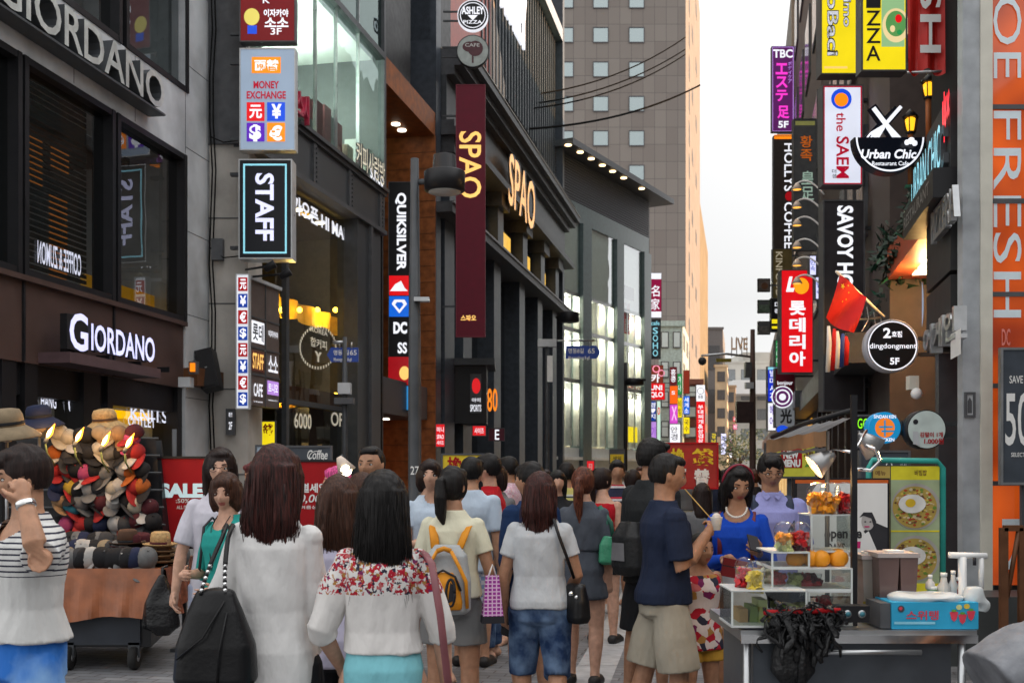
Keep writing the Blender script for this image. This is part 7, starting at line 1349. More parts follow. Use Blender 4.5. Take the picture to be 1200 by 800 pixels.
# gift bag
c = P(577, 728, 6.3); t = thing('gift_bag', 'shiny magenta gift bag with pale grid print hanging by the backpack woman hand', 'gift bag', c); mg_ = bpy.data.materials.new('magenta_grid'); mg_.use_nodes = True; N = mg_.node_tree.nodes; L = mg_.node_tree.links; tc = N.new('ShaderNodeTexCoord'); br = N.new('ShaderNodeTexBrick'); br.offset = 0; br.inputs['Scale'].default_value = 1; br.inputs['Brick Width'].default_value = .02; br.inputs['Row Height'].default_value = .018; br.inputs['Mortar Size'].default_value = .003; br.inputs['Color1'].default_value = (.22, .01, .20, 1); br.inputs['Color2'].default_value = (.30, .02, .28, 1); br.inputs['Mortar'].default_value = (.65, .40, .62, 1)
mp = N.new('ShaderNodeMapping'); mp.inputs['Rotation'].default_value = (math.radians(90), 0, 0); L.new(tc.outputs['Object'], mp.inputs[0]); L.new(mp.outputs[0], br.inputs['Vector']); L.new(br.outputs[0], N['Principled BSDF'].inputs['Base Color']); N['Principled BSDF'].inputs['Roughness'].default_value = .25
b = MB(); M = Matrix.Rotation(math.radians(10), 4, 'Z'); b.hexa([M @ Vector(p) for p in ((-.05, -.035, 0), (.05, -.035, 0), (.05, .035, 0), (-.05, .035, 0), (-.032, -.012, .22), (.03, -.012, .22), (.03, .012, .22), (-.032, .012, .22))], mg_); mesh_child('bag_body', b, None, t)
b = MB(); b.hexa([M @ Vector(p) for p in ((-.053, -.038, -.004), (.053, -.038, -.004), (.053, .038, -.004), (-.053, .038, -.004), (-.050, -.0365, .03), (.050, -.0365, .03), (.050, .0365, .03), (-.050, .0365, .03))], K['ink']); [b.tube([M @ Vector((-.02, y, .21)), M @ Vector((0, y * .5, .27)), M @ Vector((.02, y, .21))], .003, K['paper'], 5) for y in (-.012, .012)]; mesh_child('handle', b, None, t); t.scale = (1.2, 1.2, 1.2)
# jeans woman's bag
I = jw; c = wp(I, (.205, -.04, .46 * I['H']))
t = soft('shoulder_bag', 'black shoulder bag slung across the woman in rolled up jeans', 'bag', [(0, .05, .10, 0), (.03, .06, .12, 0), (.12, .055, .11, 0), (.2, .04, .08, 0), (.215, .03, .06, 0)], c, leather, rot=25)
b = MB(); pts = [wp(I, p) - c for p in ((.085, -.10, .835 * I['H']), (.12, -.125, .77 * I['H']), (.16, -.115, .70 * I['H']), (.20, -.08, .62 * I['H']))]; b.tube([wp(I, (.08, .0, .845 * I['H'])) - c] + pts, .010, leather, 6, flat=.4); mesh_child('strap', b, None, t); b = MB(); b.ball((-.03, -.1, .17), .015, K['chrome'], 8); b.ball((.0, -.1, .15), .012, K['chrome'], 8); mesh_child('buckle', b, None, t)
I = gw_; c = wp(I, (.19, -.05, .56 * I['H']))
t = soft('tote_bag', 'glossy sea green tote hanging behind the slate grey dress', 'bag', [(0, .05, .05, 0), (.02, .075, .07, 0), (.14, .065, .05, 0), (.2, .035, .03, 0)], c, mat('green_gloss', (.06, .30, .17), .3, bump=.4, bscale=25))
b = MB(); [b.tube([Vector((sx * .03, 0, .19)), Vector((sx * .018, 0, .30)), wp(I, (.12, -.03, .825 * I['H'])) - c], .016, mat('green_strap', (.04, .14, .10), .5), 6, flat=.4) for sx in (-1, 1)]; mesh_child('strap', b, None, t)
I = PEOPLE['tallman']; c = wp(I, (0, -.20, .58 * I['H']))
t = soft('backpack', 'black backpack with grey panel on the tall man back', 'backpack', [(-.16, .12, .05, 0), (-.1, .14, .08, 0), (.1, .13, .08, 0), (.2, .08, .05, .02)], c, mat('black_nylon', (.016, .017, .018), .55, bump=.3), rot=-55)
b = MB(); Mr = Matrix.Rotation(math.radians(-55), 4, 'Z'); b.quad([Mr @ Vector(p) for p in ((-.08, -.092, -.06), (.06, -.092, -.06), (.05, -.088, .06), (-.07, -.088, .06))], mat('grey_mesh_panel', (.16, .16, .17), .6)); b.tube([Mr @ Vector(p) for p in ((.09, .03, .18), (.11, .14, .30), (.11, .28, .24))], .024, K['ink'], 8, flat=.4); mesh_child('panel', b, None, t)
I = kid; c = P(836, 762, 6.75); t = soft('shoulder_bag', 'small bright blue shiny bag with white stripes at the child side', 'bag', [(0, .05, .04, 0), (.02, .062, .05, 0), (.10, .06, .045, 0), (.13, .04, .03, 0)], c, mat('blue_gloss', (.01, .06, .40), .25))
b = MB(); [b.tube([(-.035 + k * .018, -.05, .04), (-.033 + k * .018, -.052, .11)], .003, K['paper'], 5) for k in range(5)]; mesh_child('stripe', b, None, t); b = MB(); b.tube([P(803, 676, 6.75) - c, P(813, 700, 6.72) - c, P(825, 728, 6.72) - c, Vector((-.03, 0, .12))], .008, mat('blue_strap', (.02, .04, .2), .5), 6); b.tube([P(803, 676, 6.75) - c, P(805, 668, 6.9) - c], .008, MC['blue_strap'], 6); mesh_child('strap', b, None, t)
# boy's cup with skewer
I = boy; hd = I['wrR'] + I['foR'] * .085; c = I['W'] @ hd + Vector((.012, -.02, -.005)); t = thing('paper_cup', 'small white paper cup with a wooden skewer in the boy hand', 'paper cup', c)
b = MB(); b.lathe([(.022, -.03), (.033, .04), (.035, .043), (.031, .04), (.02, -.02)], K['paper'], (0, 0, 0), 20); mesh_child('cup', b, None, t)
mouth = I['W'] @ (I['TH'] @ (Vector((0, .105, -.058)) * I['kk'])); b = MB(); b.tube([mouth - c, Vector((.0, 0, .0))], .0035, mat('skewer_wood', (.55, .35, .10), .6), 5); mesh_child('skewer', b, None, t)
b = MB(); b.ball((0, 0, .04), .026, mat('snack_white', (.6, .55, .5), .6, bump=.4), 10); mesh_child('snack', b, None, t)
I = bw; c = I['W'] @ (I['wrL'] + I['foL'] * .10) + Vector((0, -.02, .03)); t = thing('smartphone', 'dark smartphone held up by the woman in blue', 'phone', c); M = Matrix.Rotation(math.radians(-50), 4, 'X') @ Matrix.Rotation(math.radians(20), 4, 'Z')
b = MB(); b.box(-.034, .034, -.004, .004, -.065, .065, K['ink'], M); mesh_child('case', b, None, t); b = MB(); b.box(-.030, .030, .0042, .0052, -.058, .058, lit('phone_screen', 'b8c8e0', .6), M); mesh_child('screen', b, None, t)
c = I['W'] @ (I['wrR'] + I['foR'] * .09) + Vector((.01, -.02, -.06)); t = thing('purse', 'dark red flat purse held under the blue woman hands', 'purse', c); b = MB(); b.box(-.075, .075, -.012, .012, -.06, .05, mat('purse_red', (.16, .01, .015), .4), Matrix.Rotation(.2, 4, 'Y')); mesh_child('purse_body', b, None, t); b = MB(); b.box(-.076, .076, -.0135, -.012, .0, .006, K['ink'], Matrix.Rotation(.2, 4, 'Y')); mesh_child('zip', b, None, t)
I = bm; c = I['W'] @ (I['wrR'] + I['foR'] * .10) + Vector((0, -.01, .03)); t = thing('smartphone', 'black smartphone in the hand of the lavender shirt man', 'phone', c); b = MB(); b.box(-.034, .034, -.004, .004, -.065, .065, K['ink'], M); mesh_child('case', b, None, t); b = MB(); b.box(-.030, .030, .0042, .0052, -.058, .058, MC['phone_screen'], M); mesh_child('screen', b, None, t)
# ------------------------------------------------------------------ hat stall on the left
HY = 9.0
hs = thing('hat_stall', 'street stall cart draped in copper satin with a sloping hat rack', 'market stall', P(140, 551, HY) - Vector((0, 0, EYE)))
A_, B_, Cc = P(60, 0, 8.7), P(190, 0, 8.7), P(226, 0, 10.1); zt, zb_ = .80, .46
xl, xr, xk = A_.x - .6, B_.x, Cc.x
b = MB(); b.hexa([(xl, 8.72, .74), (xr, 8.72, .74), (xk, 10.1, .74), (xl - .1, 10.1, .74), (xl, 8.72, .80), (xr, 8.72, .80), (xk, 10.1, .80), (xl - .1, 10.1, .80)], K['dwood']); b.build('table_top', hs)
b = MB(); b.hexa([(xl + .05, 8.8, .18), (xr - .12, 8.8, .18), (xk - .15, 10.0, .18), (xl, 10.0, .18), (xl + .05, 8.8, .74), (xr - .12, 8.8, .74), (xk - .15, 10.0, .74), (xl, 10.0, .74)], K['black']); b.fbox(front(8.78), xl - (0 if True else 0), xr - .2, .2, .45, -.02, .0, mat('dark_blue_board', (.03, .035, .045), .5)); b.build('cart_body', hs)
sat = mat('copper_satin', (.27, .085, .03), .42, var=.35, scale=7, spec=.6); ptile = mat('brown_print_satin', (.17, .05, .025), .5, var=.6, scale=22)
b = MB()
def drape(p0, p1, n, m_, h=.36, seed=1):
    p0, p1 = Vector(p0), Vector(p1); d = (p1 - p0); nn_ = Vector((d.y, -d.x, 0)).normalized(); rows = 8
    def q(i, j):
        f, g = i / n, j / rows; w = .022 * g * (math.sin(f * n * .55 + seed) + .6 * math.sin(f * n * .23 + 2 * seed) + .3 * math.sin(f * n * 1.3 + g * 3)); dz = .03 * math.sin(f * 9 + seed) * g
        return p0.lerp(p1, f) + nn_ * (.02 + .05 * g + w) + Vector((0, 0, .012 - h * g + dz))
    for i in range(n):
        for j in range(rows): b.add([q(i, j + 1), q(i + 1, j + 1), q(i + 1, j), q(i, j)], [(0, 1, 2, 3)], m_, True)
drape((xl, 8.72, zt), (xr, 8.72, zt), 60, sat, .40); drape((xr, 8.72, zt), (xk, 10.1, zt), 40, ptile, .36, 3); b.quad([(xl, 8.70, .806), (xr + .02, 8.70, .806), (xk + .02, 10.1, .806), (xl - .1, 10.1, .806)], sat); b.build('tablecloth', hs)
for (wx, wy) in ((xl + .7, 8.8), (xr - .25, 8.8), (xk - .35, 9.9), (xl + .2, 9.9)):
    b = MB(); b.lathe([(.035, -.03), (.085, -.03), (.095, -.015), (.095, .015), (.085, .03), (.035, .03)], K['rubber'], (wx, wy, .097), 20, M=Matrix.Rotation(math.radians(90), 4, 'Y')); wo = b.build('wheel', hs); b = MB(); b.lathe([(.03, -.032), (.03, .032)], K['steel'], (wx, wy, .097), 12, M=Matrix.Rotation(math.radians(90), 4, 'Y')); b.fbox(front(wy), wx - .045, wx + .045, .1, .22, -.02, .02, K['dark']); b.build('hub', wo)
# rack: two posts, cross bars, a stepped black board
b = MB(); rk0, rk1 = P(62, 0, 9.6), P(190, 0, 9.6)
for x in (rk0.x - .3, (rk0.x + rk1.x) / 2, rk1.x): b.tube([(x, 9.95, .8), (x, 9.95, 1.95)], .022, K['dark'], 8)
for k in range(7): b.tube([(rk0.x - .4, 9.57 + k * .024, .96 + k * .15), (rk1.x + .05 - k * .02, 9.57 + k * .024, .96 + k * .15)], .011, K['dark'], 6)
b.quad([(rk0.x - .4, 9.60, .82), (rk1.x + .02, 9.60, .82), (rk1.x - .12, 9.80, 1.86), (rk0.x - .4, 9.80, 1.86)], K['black']); b.build('rack', hs)
b = MB(); b.hexa([(rk0.x - .4, 9.64, .8), (rk1.x, 9.64, .8), (rk1.x, 9.97, .8), (rk0.x - .4, 9.97, .8), (rk0.x - .4, 9.95, 1.85), (rk1.x - .12, 9.95, 1.85), (rk1.x - .12, 9.97, 1.85), (rk0.x - .4, 9.97, 1.85)], K['black']); b.build('backing_board', hs)
t = thing('plastic_bag', 'black plastic bag hanging from the front corner of the hat stall', 'bag', (xr + .02, 8.62, .35)); mb = MB(); loft(mb, [(-.05, .06, .05, 0), (.02, .15, .09, 0), (.2, .13, .08, 0), (.36, .05, .04, .02), (.42, .02, .02, .02)], Matrix.Identity(4), 20, 2); mobj('bag_body', solid(mb, .012, 2, lambda p: .012 * np_noise(p, 40, 12, 3)), [mat('bin_bag_black', (.008, .008, .009), .25, bump=.5, bscale=30)], t); b = MB(); b.tube([(0, .02, .4), (-.01, .06, .47), (.02, .09, .48)], .012, MC['bin_bag_black'], 6); mesh_child('knot', b, None, t)
# hats: a cap, a straw hat, a bucket hat
HC = dict(black=(.015, .015, .018), charcoal=(.06, .06, .065), cream=(.55, .50, .40), red=(.45, .02, .02), maroon=(.10, .012, .02), pink=(.55, .08, .22), orange=(.55, .14, .02), navy=(.015, .025, .08), beige=(.42, .32, .20), white=(.62, .60, .57), teal=(.05, .28, .38), grey=(.22, .22, .22), tan=(.40, .24, .12), brown=(.12, .06, .035), yellow=(.60, .40, .04))
HM = {k: mat('hat_' + k, tuple(x * .5 for x in c), .85, var=.18, scale=18, bump=.15, bscale=120) for k, c in HC.items()}
straw = mat('straw', (.42, .27, .12), .8, var=.3, scale=40, bump=.6, bscale=90)
def cap_parts(col, brim):
    m_ = HM[col]; mb = HM[brim]; b = MB(); b.lathe([(.088, 0), (.094, .02), (.092, .05), (.080, .08), (.055, .104), (.025, .115), (.002, .117)], m_, (0, 0, 0), 20, sx=.95, sy=1.05); b.ball((0, 0, .118), .008, mb, 8)
    for k in range(6): a = k * math.pi / 3; b.tube([(.094 * .95 * math.cos(a) * math.cos(p), .094 * 1.05 * math.sin(a) * math.cos(p), .118 * math.sin(p)) for p in [i * math.pi / 2 / 6 for i in range(7)]], .0018, m_, 4)
    v = MB(); n = 14; up = []; lo = []
    for i in range(n + 1):
        a = math.radians(200 + 140 * i / n); x, y = .088 * math.cos(a), .094 * math.sin(a); f = math.sin(math.pi * i / n) ** .6; up.append((x, y, .012)); lo.append((x * 1.02, y - .135 * f, .012 - .020 * f - .35 * x * x * 6))
    v.add(up + lo, [(i, i + 1, n + 2 + i, n + 1 + i) for i in range(n)], mb, True); v.add([(x, y, z - .005) for x, y, z in up + lo], [(n + 1 + i, n + 2 + i, i + 1, i) for i in range(n)], mb, True); v.add(lo + [(x, y, z - .005) for x, y, z in lo], [(i, i + 1, n + 2 + i, n + 1 + i) for i in range(n)], mb)
    return b, v
def hat_thing(name, kind, col, label, loc, rot, brim=None, group=None, sc=1):
    key = (kind, col, brim); t = thing(name, label, 'hat', loc, group); t.rotation_euler = rot; t.scale = (sc, sc, sc)
    if key not in HATC:
        if kind == 'cap': A, Bq = cap_parts(col, brim or col); parts = [('crown', A), ('visor', Bq)]
        else:
            m_ = straw if col == 'straw' else HM[col]; A = MB(); Bq = MB()
            if kind == 'bucket': A.lathe([(.094, 0), (.090, .06), (.075, .092), (.04, .10), (.002, .1)], m_, n=24); Bq.lathe([(.094, .004), (.13, -.02), (.175, -.055), (.172, -.062), (.12, -.028), (.090, -.006)], m_, n=28)
            else: A.lathe([(.090, 0), (.086, .06), (.080, .10), (.062, .112), (.03, .098), (.002, .094)], m_, n=24, sx=.92, sy=1.08); Bq.lathe([(.088, .006), (.12, .004), (.15, .016), (.149, .010), (.12, -.003), (.086, -.003)], m_, n=28, sx=.94, sy=1.08)
            C_ = MB(); C_.lathe([(.0935 if kind == 'bucket' else .0905, .004), (.0925 if kind == 'bucket' else .089, .030), (.088, .030), (.088, .004)], HM[brim] if brim else HM['black'], n=24, sx=1 if kind == 'bucket' else .93, sy=1 if kind == 'bucket' else 1.09); parts = [('crown', A), ('brim', Bq), ('band', C_)]
        out = []
        for nm, mb in parts:
            me = bpy.data.meshes.new(nm); me.from_pydata(mb.v, [], mb.f); [me.materials.append(m) for m in mb.mats]; me.polygons.foreach_set('material_index', mb.m); me.polygons.foreach_set('use_smooth', mb.sm); out.append((nm, me))
        HATC[key] = out
    for nm, me in HATC[key]: o = bpy.data.objects.new(nm, me); COL.objects.link(o); o.parent = t
    return t
HATC = {}
rr = random.Random(11)
rows = [(1.80, ['cream', 'cream', 'black', 'black', 'beige', 'beige', 'tan', 'pink', 'maroon']), (1.66, ['orange', 'charcoal', 'black', 'black', 'cream', 'grey', 'black', 'maroon', 'red']), (1.52, ['red', 'red', 'black', 'pink', 'black', 'grey', 'white', 'orange', 'black']), (1.38, ['navy', 'yellow', 'black', 'white', 'charcoal', 'cream', 'white', 'red', 'orange']),
        (1.25, ['tan', 'teal', 'grey', 'black', 'maroon', 'white', 'black', 'cream', 'maroon']), (1.12, ['black', 'pink', 'red', 'black', 'navy', 'white', 'charcoal', 'maroon', 'black']), (.99, ['cream', 'grey', 'white', 'black', 'charcoal', 'tan', 'black'])]
rown = ['top', 'second', 'third', 'fourth', 'fifth', 'sixth', 'lowest']; posn = ['first', 'second', 'third', 'fourth', 'fifth', 'sixth', 'seventh', 'eighth', 'ninth']
for r, (z, cl) in enumerate(rows):
    Yr = 9.56 + (z - .86) * .16
    for c, col in enumerate(cl):
        f = (c + .5) / len(cl); x = rk0.x - .02 + (rk1.x - rk0.x - .05 * r * 0) * (f * (1.0 - .03 * (6 - r)) + .02) + rr.uniform(-.03, .03)
        br_ = {'beige': 'tan', 'white': 'grey', 'cream': 'cream'}.get(col) if rr.random() < .6 else None
        if br_ == col: br_ = None
        hat_thing('cap', 'cap', col, '%s cap, %s from the left in the %s row of the hat rack' % (col, posn[c], rown[r]), (x, Yr - .08, 1.86 - r * .150 + rr.uniform(-.025, .025)), (math.radians(rr.uniform(22, 52)), math.radians(rr.uniform(-24, 24)), math.radians(rr.uniform(-30, 75))), br_ or rr.choice([None, None, 'black', 'red', 'charcoal', 'white']), 'caps hung on the hat rack', rr.uniform(.78, .90))
# stacked straw and felt hats on the table
for k in range(4): hat_thing('fedora', 'fedora', 'tan' if k < 3 else 'straw', ['lowest tan hat of the straw hat stack on the stall', 'second tan hat up in the straw hat stack', 'third tan hat up in the straw hat stack', 'straw hat with dark band topping its stack on the stall'][k], P(187, 658, 9.0) + Vector((rr.uniform(-.01, .01), 0, k * .045)), (math.radians(rr.uniform(-4, 4)), 0, rr.uniform(0, 1)), 'maroon' if k == 3 else 'brown', 'stacked brimmed hats', 1.0)
for k in range(6): hat_thing('fedora', 'fedora', ['brown', 'beige', 'maroon', 'cream', 'maroon', 'brown'][k], '%s hat, %s from the bottom of the left hat stack' % (['brown', 'beige', 'maroon', 'cream', 'maroon', 'brown'][k], posn[k]), P(150, 662, 9.05) + Vector((rr.uniform(-.015, .015), 0, k * .036)), (math.radians(rr.uniform(-5, 5)), 0, rr.uniform(0, 2)), 'black', 'stacked brimmed hats', 1.02)
hat_thing('fedora', 'fedora', 'maroon', 'maroon hat lying between the two hat stacks', P(166, 640, 9.25), (.1, 0, .4), 'black', None, 1.0)
# display heads with wide hats, on poles
def display_hat(u, v, Y, col, kind, label, sc, pl):
    c = P(u, v, Y); hat_thing('sun_hat', kind, col, label, c, (math.radians(8), math.radians(-6), .3), 'brown' if col == 'straw' else None, None, sc)
    t = thing('hat_stand', pl, 'hat stand', (c.x, c.y, .8)); b = MB(); b.tube([(0, 0, 0), (0, 0, c.z - .8 - .12)], .014, K['steel'], 8); b.build('pole', None) if False else mesh_child('pole', b, None, t)
    b = MB(); b.ball((0, 0, c.z - .8 - .02), .085, mat('foam_head', (.42, .33, .25), .7), 14, (.9, 1, 1.25)); mesh_child('foam_head', b, None, t)
display_hat(8, 500, 8.8, 'beige', 'bucket', 'large beige sun hat at the left edge above the hat stall', 1.45, 'hat stand under the large beige sun hat'); display_hat(46, 490, 9.5, 'navy', 'bucket', 'navy woven sun hat raised behind the hat rack', 1.15, 'hat stand under the navy sun hat'); display_hat(123, 494, 9.9, 'straw', 'bucket', 'straw coloured sun hat raised above the middle of the hat rack', 1.15, 'hat stand under the straw sun hat')
# things lying on the table: folded caps, visors, bags
k = 0
for row, (yy, vv) in enumerate(((8.85, 664), (9.05, 655), (9.27, 646))):
    for i in range(13):
        u = 76 + i * 8.6 + row * 4 + rr.uniform(-1, 1)
        if u > 178 - (0, 25, 45)[row]: continue
        col = rr.choice(['black', 'black', 'charcoal', 'white', 'grey', 'navy', 'black', 'beige']); p = P(u, vv, yy); p.z = .86 + row * .05
        hat_thing('cap', 'cap', col, '%s cap lying on the stall table, %s from the left in the %s lying row' % (col, (posn + ['tenth', 'eleventh', 'twelfth', 'thirteenth'])[i], ['front', 'middle', 'rear'][row]), p, (math.radians(rr.uniform(40, 80)), math.radians(rr.uniform(-30, 30)), math.radians(rr.uniform(-60, 60))), rr.choice([None, 'white', 'grey']), 'caps lying on the stall table', 1.0)
for i in range(5):
    p = P(180 + i * 7.5, 664, 9.25); p.z = .87; col = ['white', 'black', 'charcoal', 'black', 'grey'][i]
    hat_thing('cap', 'cap', col, '%s cap standing on edge by the stall corner, %s from the left' % (col, posn[i]), p, (math.radians(70), 0, math.radians(rr.uniform(10, 60))), None, 'caps lying on the stall table', .95)
# flame-like bare lamps
for k, (u, v) in enumerate(((60, 500), (94, 504), (125, 509), (153, 511))):
    t = thing('stall_lamp', ['leftmost burning orange lamp over the hat rack', 'second burning orange lamp from the left over the hat rack', 'third burning orange lamp over the hat rack, right of the straw sun hat', 'rightmost burning orange lamp over the hat rack'][k], 'lamp', P(u - 4, v + 12, 9.3), 'burning lamps on the hat stall')
    M = Matrix.Rotation(math.radians(28), 4, 'Y'); b = MB(); b.lathe([(.012, -.02), (.028, .02), (.035, .06), (.026, .10), (.012, .15), (.002, .19)], L_['flame'], (0, 0, 0), 12, M=M); mesh_child('flame', b, None, t); b = MB(); b.lathe([(.006, .0), (.017, .03), (.019, .07), (.010, .11), (.001, .14)], L_['flamec'], (0, -.028, 0), 10, M=M); mesh_child('core', b, None, t)
    b = MB(); b.lathe([(.02, -.09), (.026, -.06), (.026, -.02), (.014, -.01)], K['dark'], (0, 0, 0), 12, M=M); b.tube([(-.03, 0, -.08), (-.05, .1, -.2), (-.05, .35, -.35)], .012, mat('lamp_stem', (.2, .25, .1), .5), 6); mesh_child('holder', b, None, t); t.scale = (.68, .68, .68)
    ld = bpy.data.lights.new('stall_glow', 'POINT'); ld.energy = 1.1; ld.color = (1, .55, .2); ld.shadow_soft_size = .06; lo = bpy.data.objects.new('stall_glow', ld); COL.objects.link(lo); lo.parent = t; lo.location = (.03, -.12, .1)
# glare lamp by the pink cap
t = thing('stall_lamp', 'bright conical work lamp behind the woman heads at the second red board', 'lamp', P(403, 546, 8.4)); b = MB(); b.lathe([(.02, .08), (.035, .05), (.075, -.05), (.07, -.05), (.02, .04)], mat('lamp_hood', (.6, .5, .42), .4), (0, 0, 0), 14, M=Matrix.Rotation(-.5, 4, 'Y')); mesh_child('hood', b, None, t); b = MB(); b.ball((.02, -.03, -.03), .045, L_['flamec'], 12); mesh_child('bulb', b, None, t); b = MB(); b.tube([(-.02, .03, .08), (-.05, .2, .0), (-.05, .3, -1.5)], .012, K['dark'], 6); mesh_child('stem', b, None, t)
# ------------------------------------------------------------------ fruit cart on the right
FY = 4.75
fcx = thing('snack_cart', 'steel topped snack cart with dark front, pole and brown awning', 'food cart', P(1005, 551, FY) - Vector((0, 0, EYE)))
x0, x1 = P(868, 0, FY).x, P(1145, 0, FY).x; zt = P(0, 738, FY).z
b = MB(); b.box(x0, x1, FY, FY + .75, zt - .045, zt, K['steel']); b.box(x0, x1, FY - .012, FY, zt - .055, zt - .02, K['chrome']); b.build('counter', fcx)
b = MB(); b.box(x0 + .06, x1 - .1, FY + .03, FY + .7, .18, zt - .05, mat('cart_front', (.075, .085, .10), .4, .3)); b.build('cart_body', fcx)
b = MB()
for x in (x0 + .03, x1 - .06, x0 + .2): b.tube([(x, FY + .015, 0.1), (x, FY + .015, zt - .05)], .018, K['steel'], 8)
b.tube([(x0 + .25, FY - .03, zt - .09), (x1 - .25, FY - .03, zt - .09)], .012, K['steel'], 8); b.build('frame', fcx)
for xx in (x0 + .12, x1 - .18):
    for yy in (FY + .08, FY + .62):
        b = MB(); b.lathe([(.03, -.02), (.08, -.02), (.09, 0), (.08, .02), (.03, .02)], K['rubber'], (xx, yy, .09), 18, M=Matrix.Rotation(math.radians(90), 4, 'Y')); wo = b.build('wheel', fcx)
pu, pvt = 1000, 463; b = MB(); px_ = P(pu, 0, 4.9).x; b.box(px_ - .012, px_ + .012, 4.88, 4.905, zt, P(0, pvt, 4.9).z, K['black']); p2 = P(966, 0, 5.5).x; b.tube([(p2, 5.45, zt), (p2, 5.45, P(0, 505, 5.45).z)], .012, K['dark'], 6); b.tube([(px_, 4.9, P(0, 480, 4.9).z), P(940, 497, 5.4), P(905, 512, 5.9)], .012, K['black'], 6); b.build('pole', fcx)
aw = mat('awning_brown', (.22, .12, .06), .7, var=.3); b = MB(); ap = [P(898, 516, 6.2), P(968, 504, 4.95), P(1000, 488, 4.95), P(940, 500, 6.2)]
n = 12
for i in range(n):
    f0, f1 = i / n, (i + 1) / n; q = lambda f, g: ap[0].lerp(ap[1], f).lerp(ap[3].lerp(ap[2], f), g) + Vector((0, 0, .004 * math.sin(f * 25)))
    b.add([q(f0, 0), q(f1, 0), q(f1, 1), q(f0, 1)], [(0, 1, 2, 3)], K['dark'], True); b.add([q(f0, 0), q(f1, 0), q(f1, 0) - Vector((0, 0, .07)), q(f0, 0) - Vector((0, 0, .07))], [(0, 1, 2, 3)], aw, True); b.add([q(f0, 0) - Vector((0, 0, .075)), q(f1, 0) - Vector((0, 0, .075)), q(f1, 0) - Vector((0, 0, .09)), q(f0, 0) - Vector((0, 0, .09))], [(0, 1, 2, 3)], K['char'], True)
b.build('awning', fcx)
# acrylic cases
ac = glass('acrylic', (.86, .89, .87), .04, .03); acm = mat('acrylic_edge', (.62, .66, .64), .25, var=0); shelf = mat('milky_shelf', (.55, .57, .56), .3, var=.05)
def case(label, u0, v0, u1, v1, Y, dep=.28):
    p, q = P(u0, v1, Y), P(u1, v0, Y); t = thing('display_case', label, 'display case', (p.x, Y, p.z)); w, h = q.x - p.x, q.z - p.z; b = MB(); b.box(0, w, 0, .003, 0.01, h, ac); b.box(0, .003, .004, dep, .01, h, ac); b.box(w - .003, w, .004, dep, .01, h, ac); mesh_child('panes', b, None, t)
    b = MB(); b.box(-.004, w + .004, -.004, dep, h, h + .006, shelf); b.box(-.004, w + .004, -.004, dep, 0, .009, shelf)
    for x in (0, w): b.box(x - .004, x + .004, -.003, .004, .01, h, acm)
    mesh_child('frame', b, None, t); return t
case('lowest clear display case at the left end of the snack cart', 858, 693, 945, 735, 4.72); case('middle clear display case under the oranges', 905, 667, 998, 692, 4.86, .3); case('small clear case carrying the row of oranges', 905, 648, 948, 666, 4.87, .3); case('top clear case with the three tallest fruit cups on it', 951, 604, 998, 647, 4.95, .22); case('clear case below the oranges at the cart pole', 948, 694, 998, 733, 4.85, .3)
# fruit cups
fm_ = dict(orange=mat('orange_fruit', (.75, .28, .015), .35, bump=.2, bscale=60), red=mat('red_fruit', (.50, .015, .02), .3, bump=.3, bscale=50), yellow=mat('pineapple', (.72, .52, .06), .4, bump=.4, bscale=50), pale=mat('melon', (.55, .58, .25), .4, bump=.3), pink=mat('watermelon', (.62, .08, .10), .35, bump=.3), grape=mat('dark_grape', (.10, .012, .03), .25))
cupg = glass('cup_plastic', (.92, .94, .94), .03, .05); CUPS = {}
def cup(label, u, v, Y, top_, bot, r=.045, h=.10, dome=True):
    t = thing('fruit_cup', label, 'fruit cup', P(u, v, Y), 'cups of cut fruit'); b = MB(); b.lathe([(r * .78, 0), (r, h), (r * 1.06, h + .003), (r * .99, h), (r * .77, .003)], cupg, n=20); mesh_child('cup', b, None, t)
    b = MB(); q = random.Random(int(u * 7 + v))
    for k in range(46):
        zf = q.random(); rad = r * (.76 + .2 * zf) * math.sqrt(q.random()) * .82; a = q.uniform(0, 6.28); s_ = q.uniform(.010, .016); M = Matrix.Translation((rad * math.cos(a), rad * math.sin(a), .010 + zf * (h - .018))) @ Matrix.Rotation(q.uniform(0, 3), 4, Vector((q.random(), q.random(), q.random() + .1)).normalized()); b.box(-s_, s_, -s_ * .8, s_ * .8, -s_ * .7, s_ * .7, fm_[top_ if zf > .45 else bot], M)
    mesh_child('fruit', b, None, t)
    if dome: b = MB(); b.lathe([(r * 1.05, h + .004), (r * .98, h + .022), (r * .7, h + .04), (r * .25, h + .048)], cupg, n=20); mesh_child('lid', b, None, t)
cup('orange fruit cup, left of three on the top clear case', 958, 603, 5.0, 'orange', 'orange', .045, .10); cup('orange fruit cup, middle of three on the top clear case', 973, 603, 4.98, 'orange', 'orange', .045, .10); cup('red fruit cup on the top clear case by the pole', 990, 603, 5.0, 'red', 'red', .045, .10)
cup('cup of orange over pale fruit in front of the poster', 919, 647, 4.92, 'orange', 'pale', .045, .09); cup('cup of dark red fruit beside the orange and pale one', 938, 647, 4.95, 'red', 'grape', .045, .09)
cup('red fruit cup at the left end of the lowest case', 872, 692, 4.85, 'pink', 'red', .04, .10); cup('yellow fruit cup in front on the lowest case', 885, 694, 4.78, 'yellow', 'yellow', .042, .09)
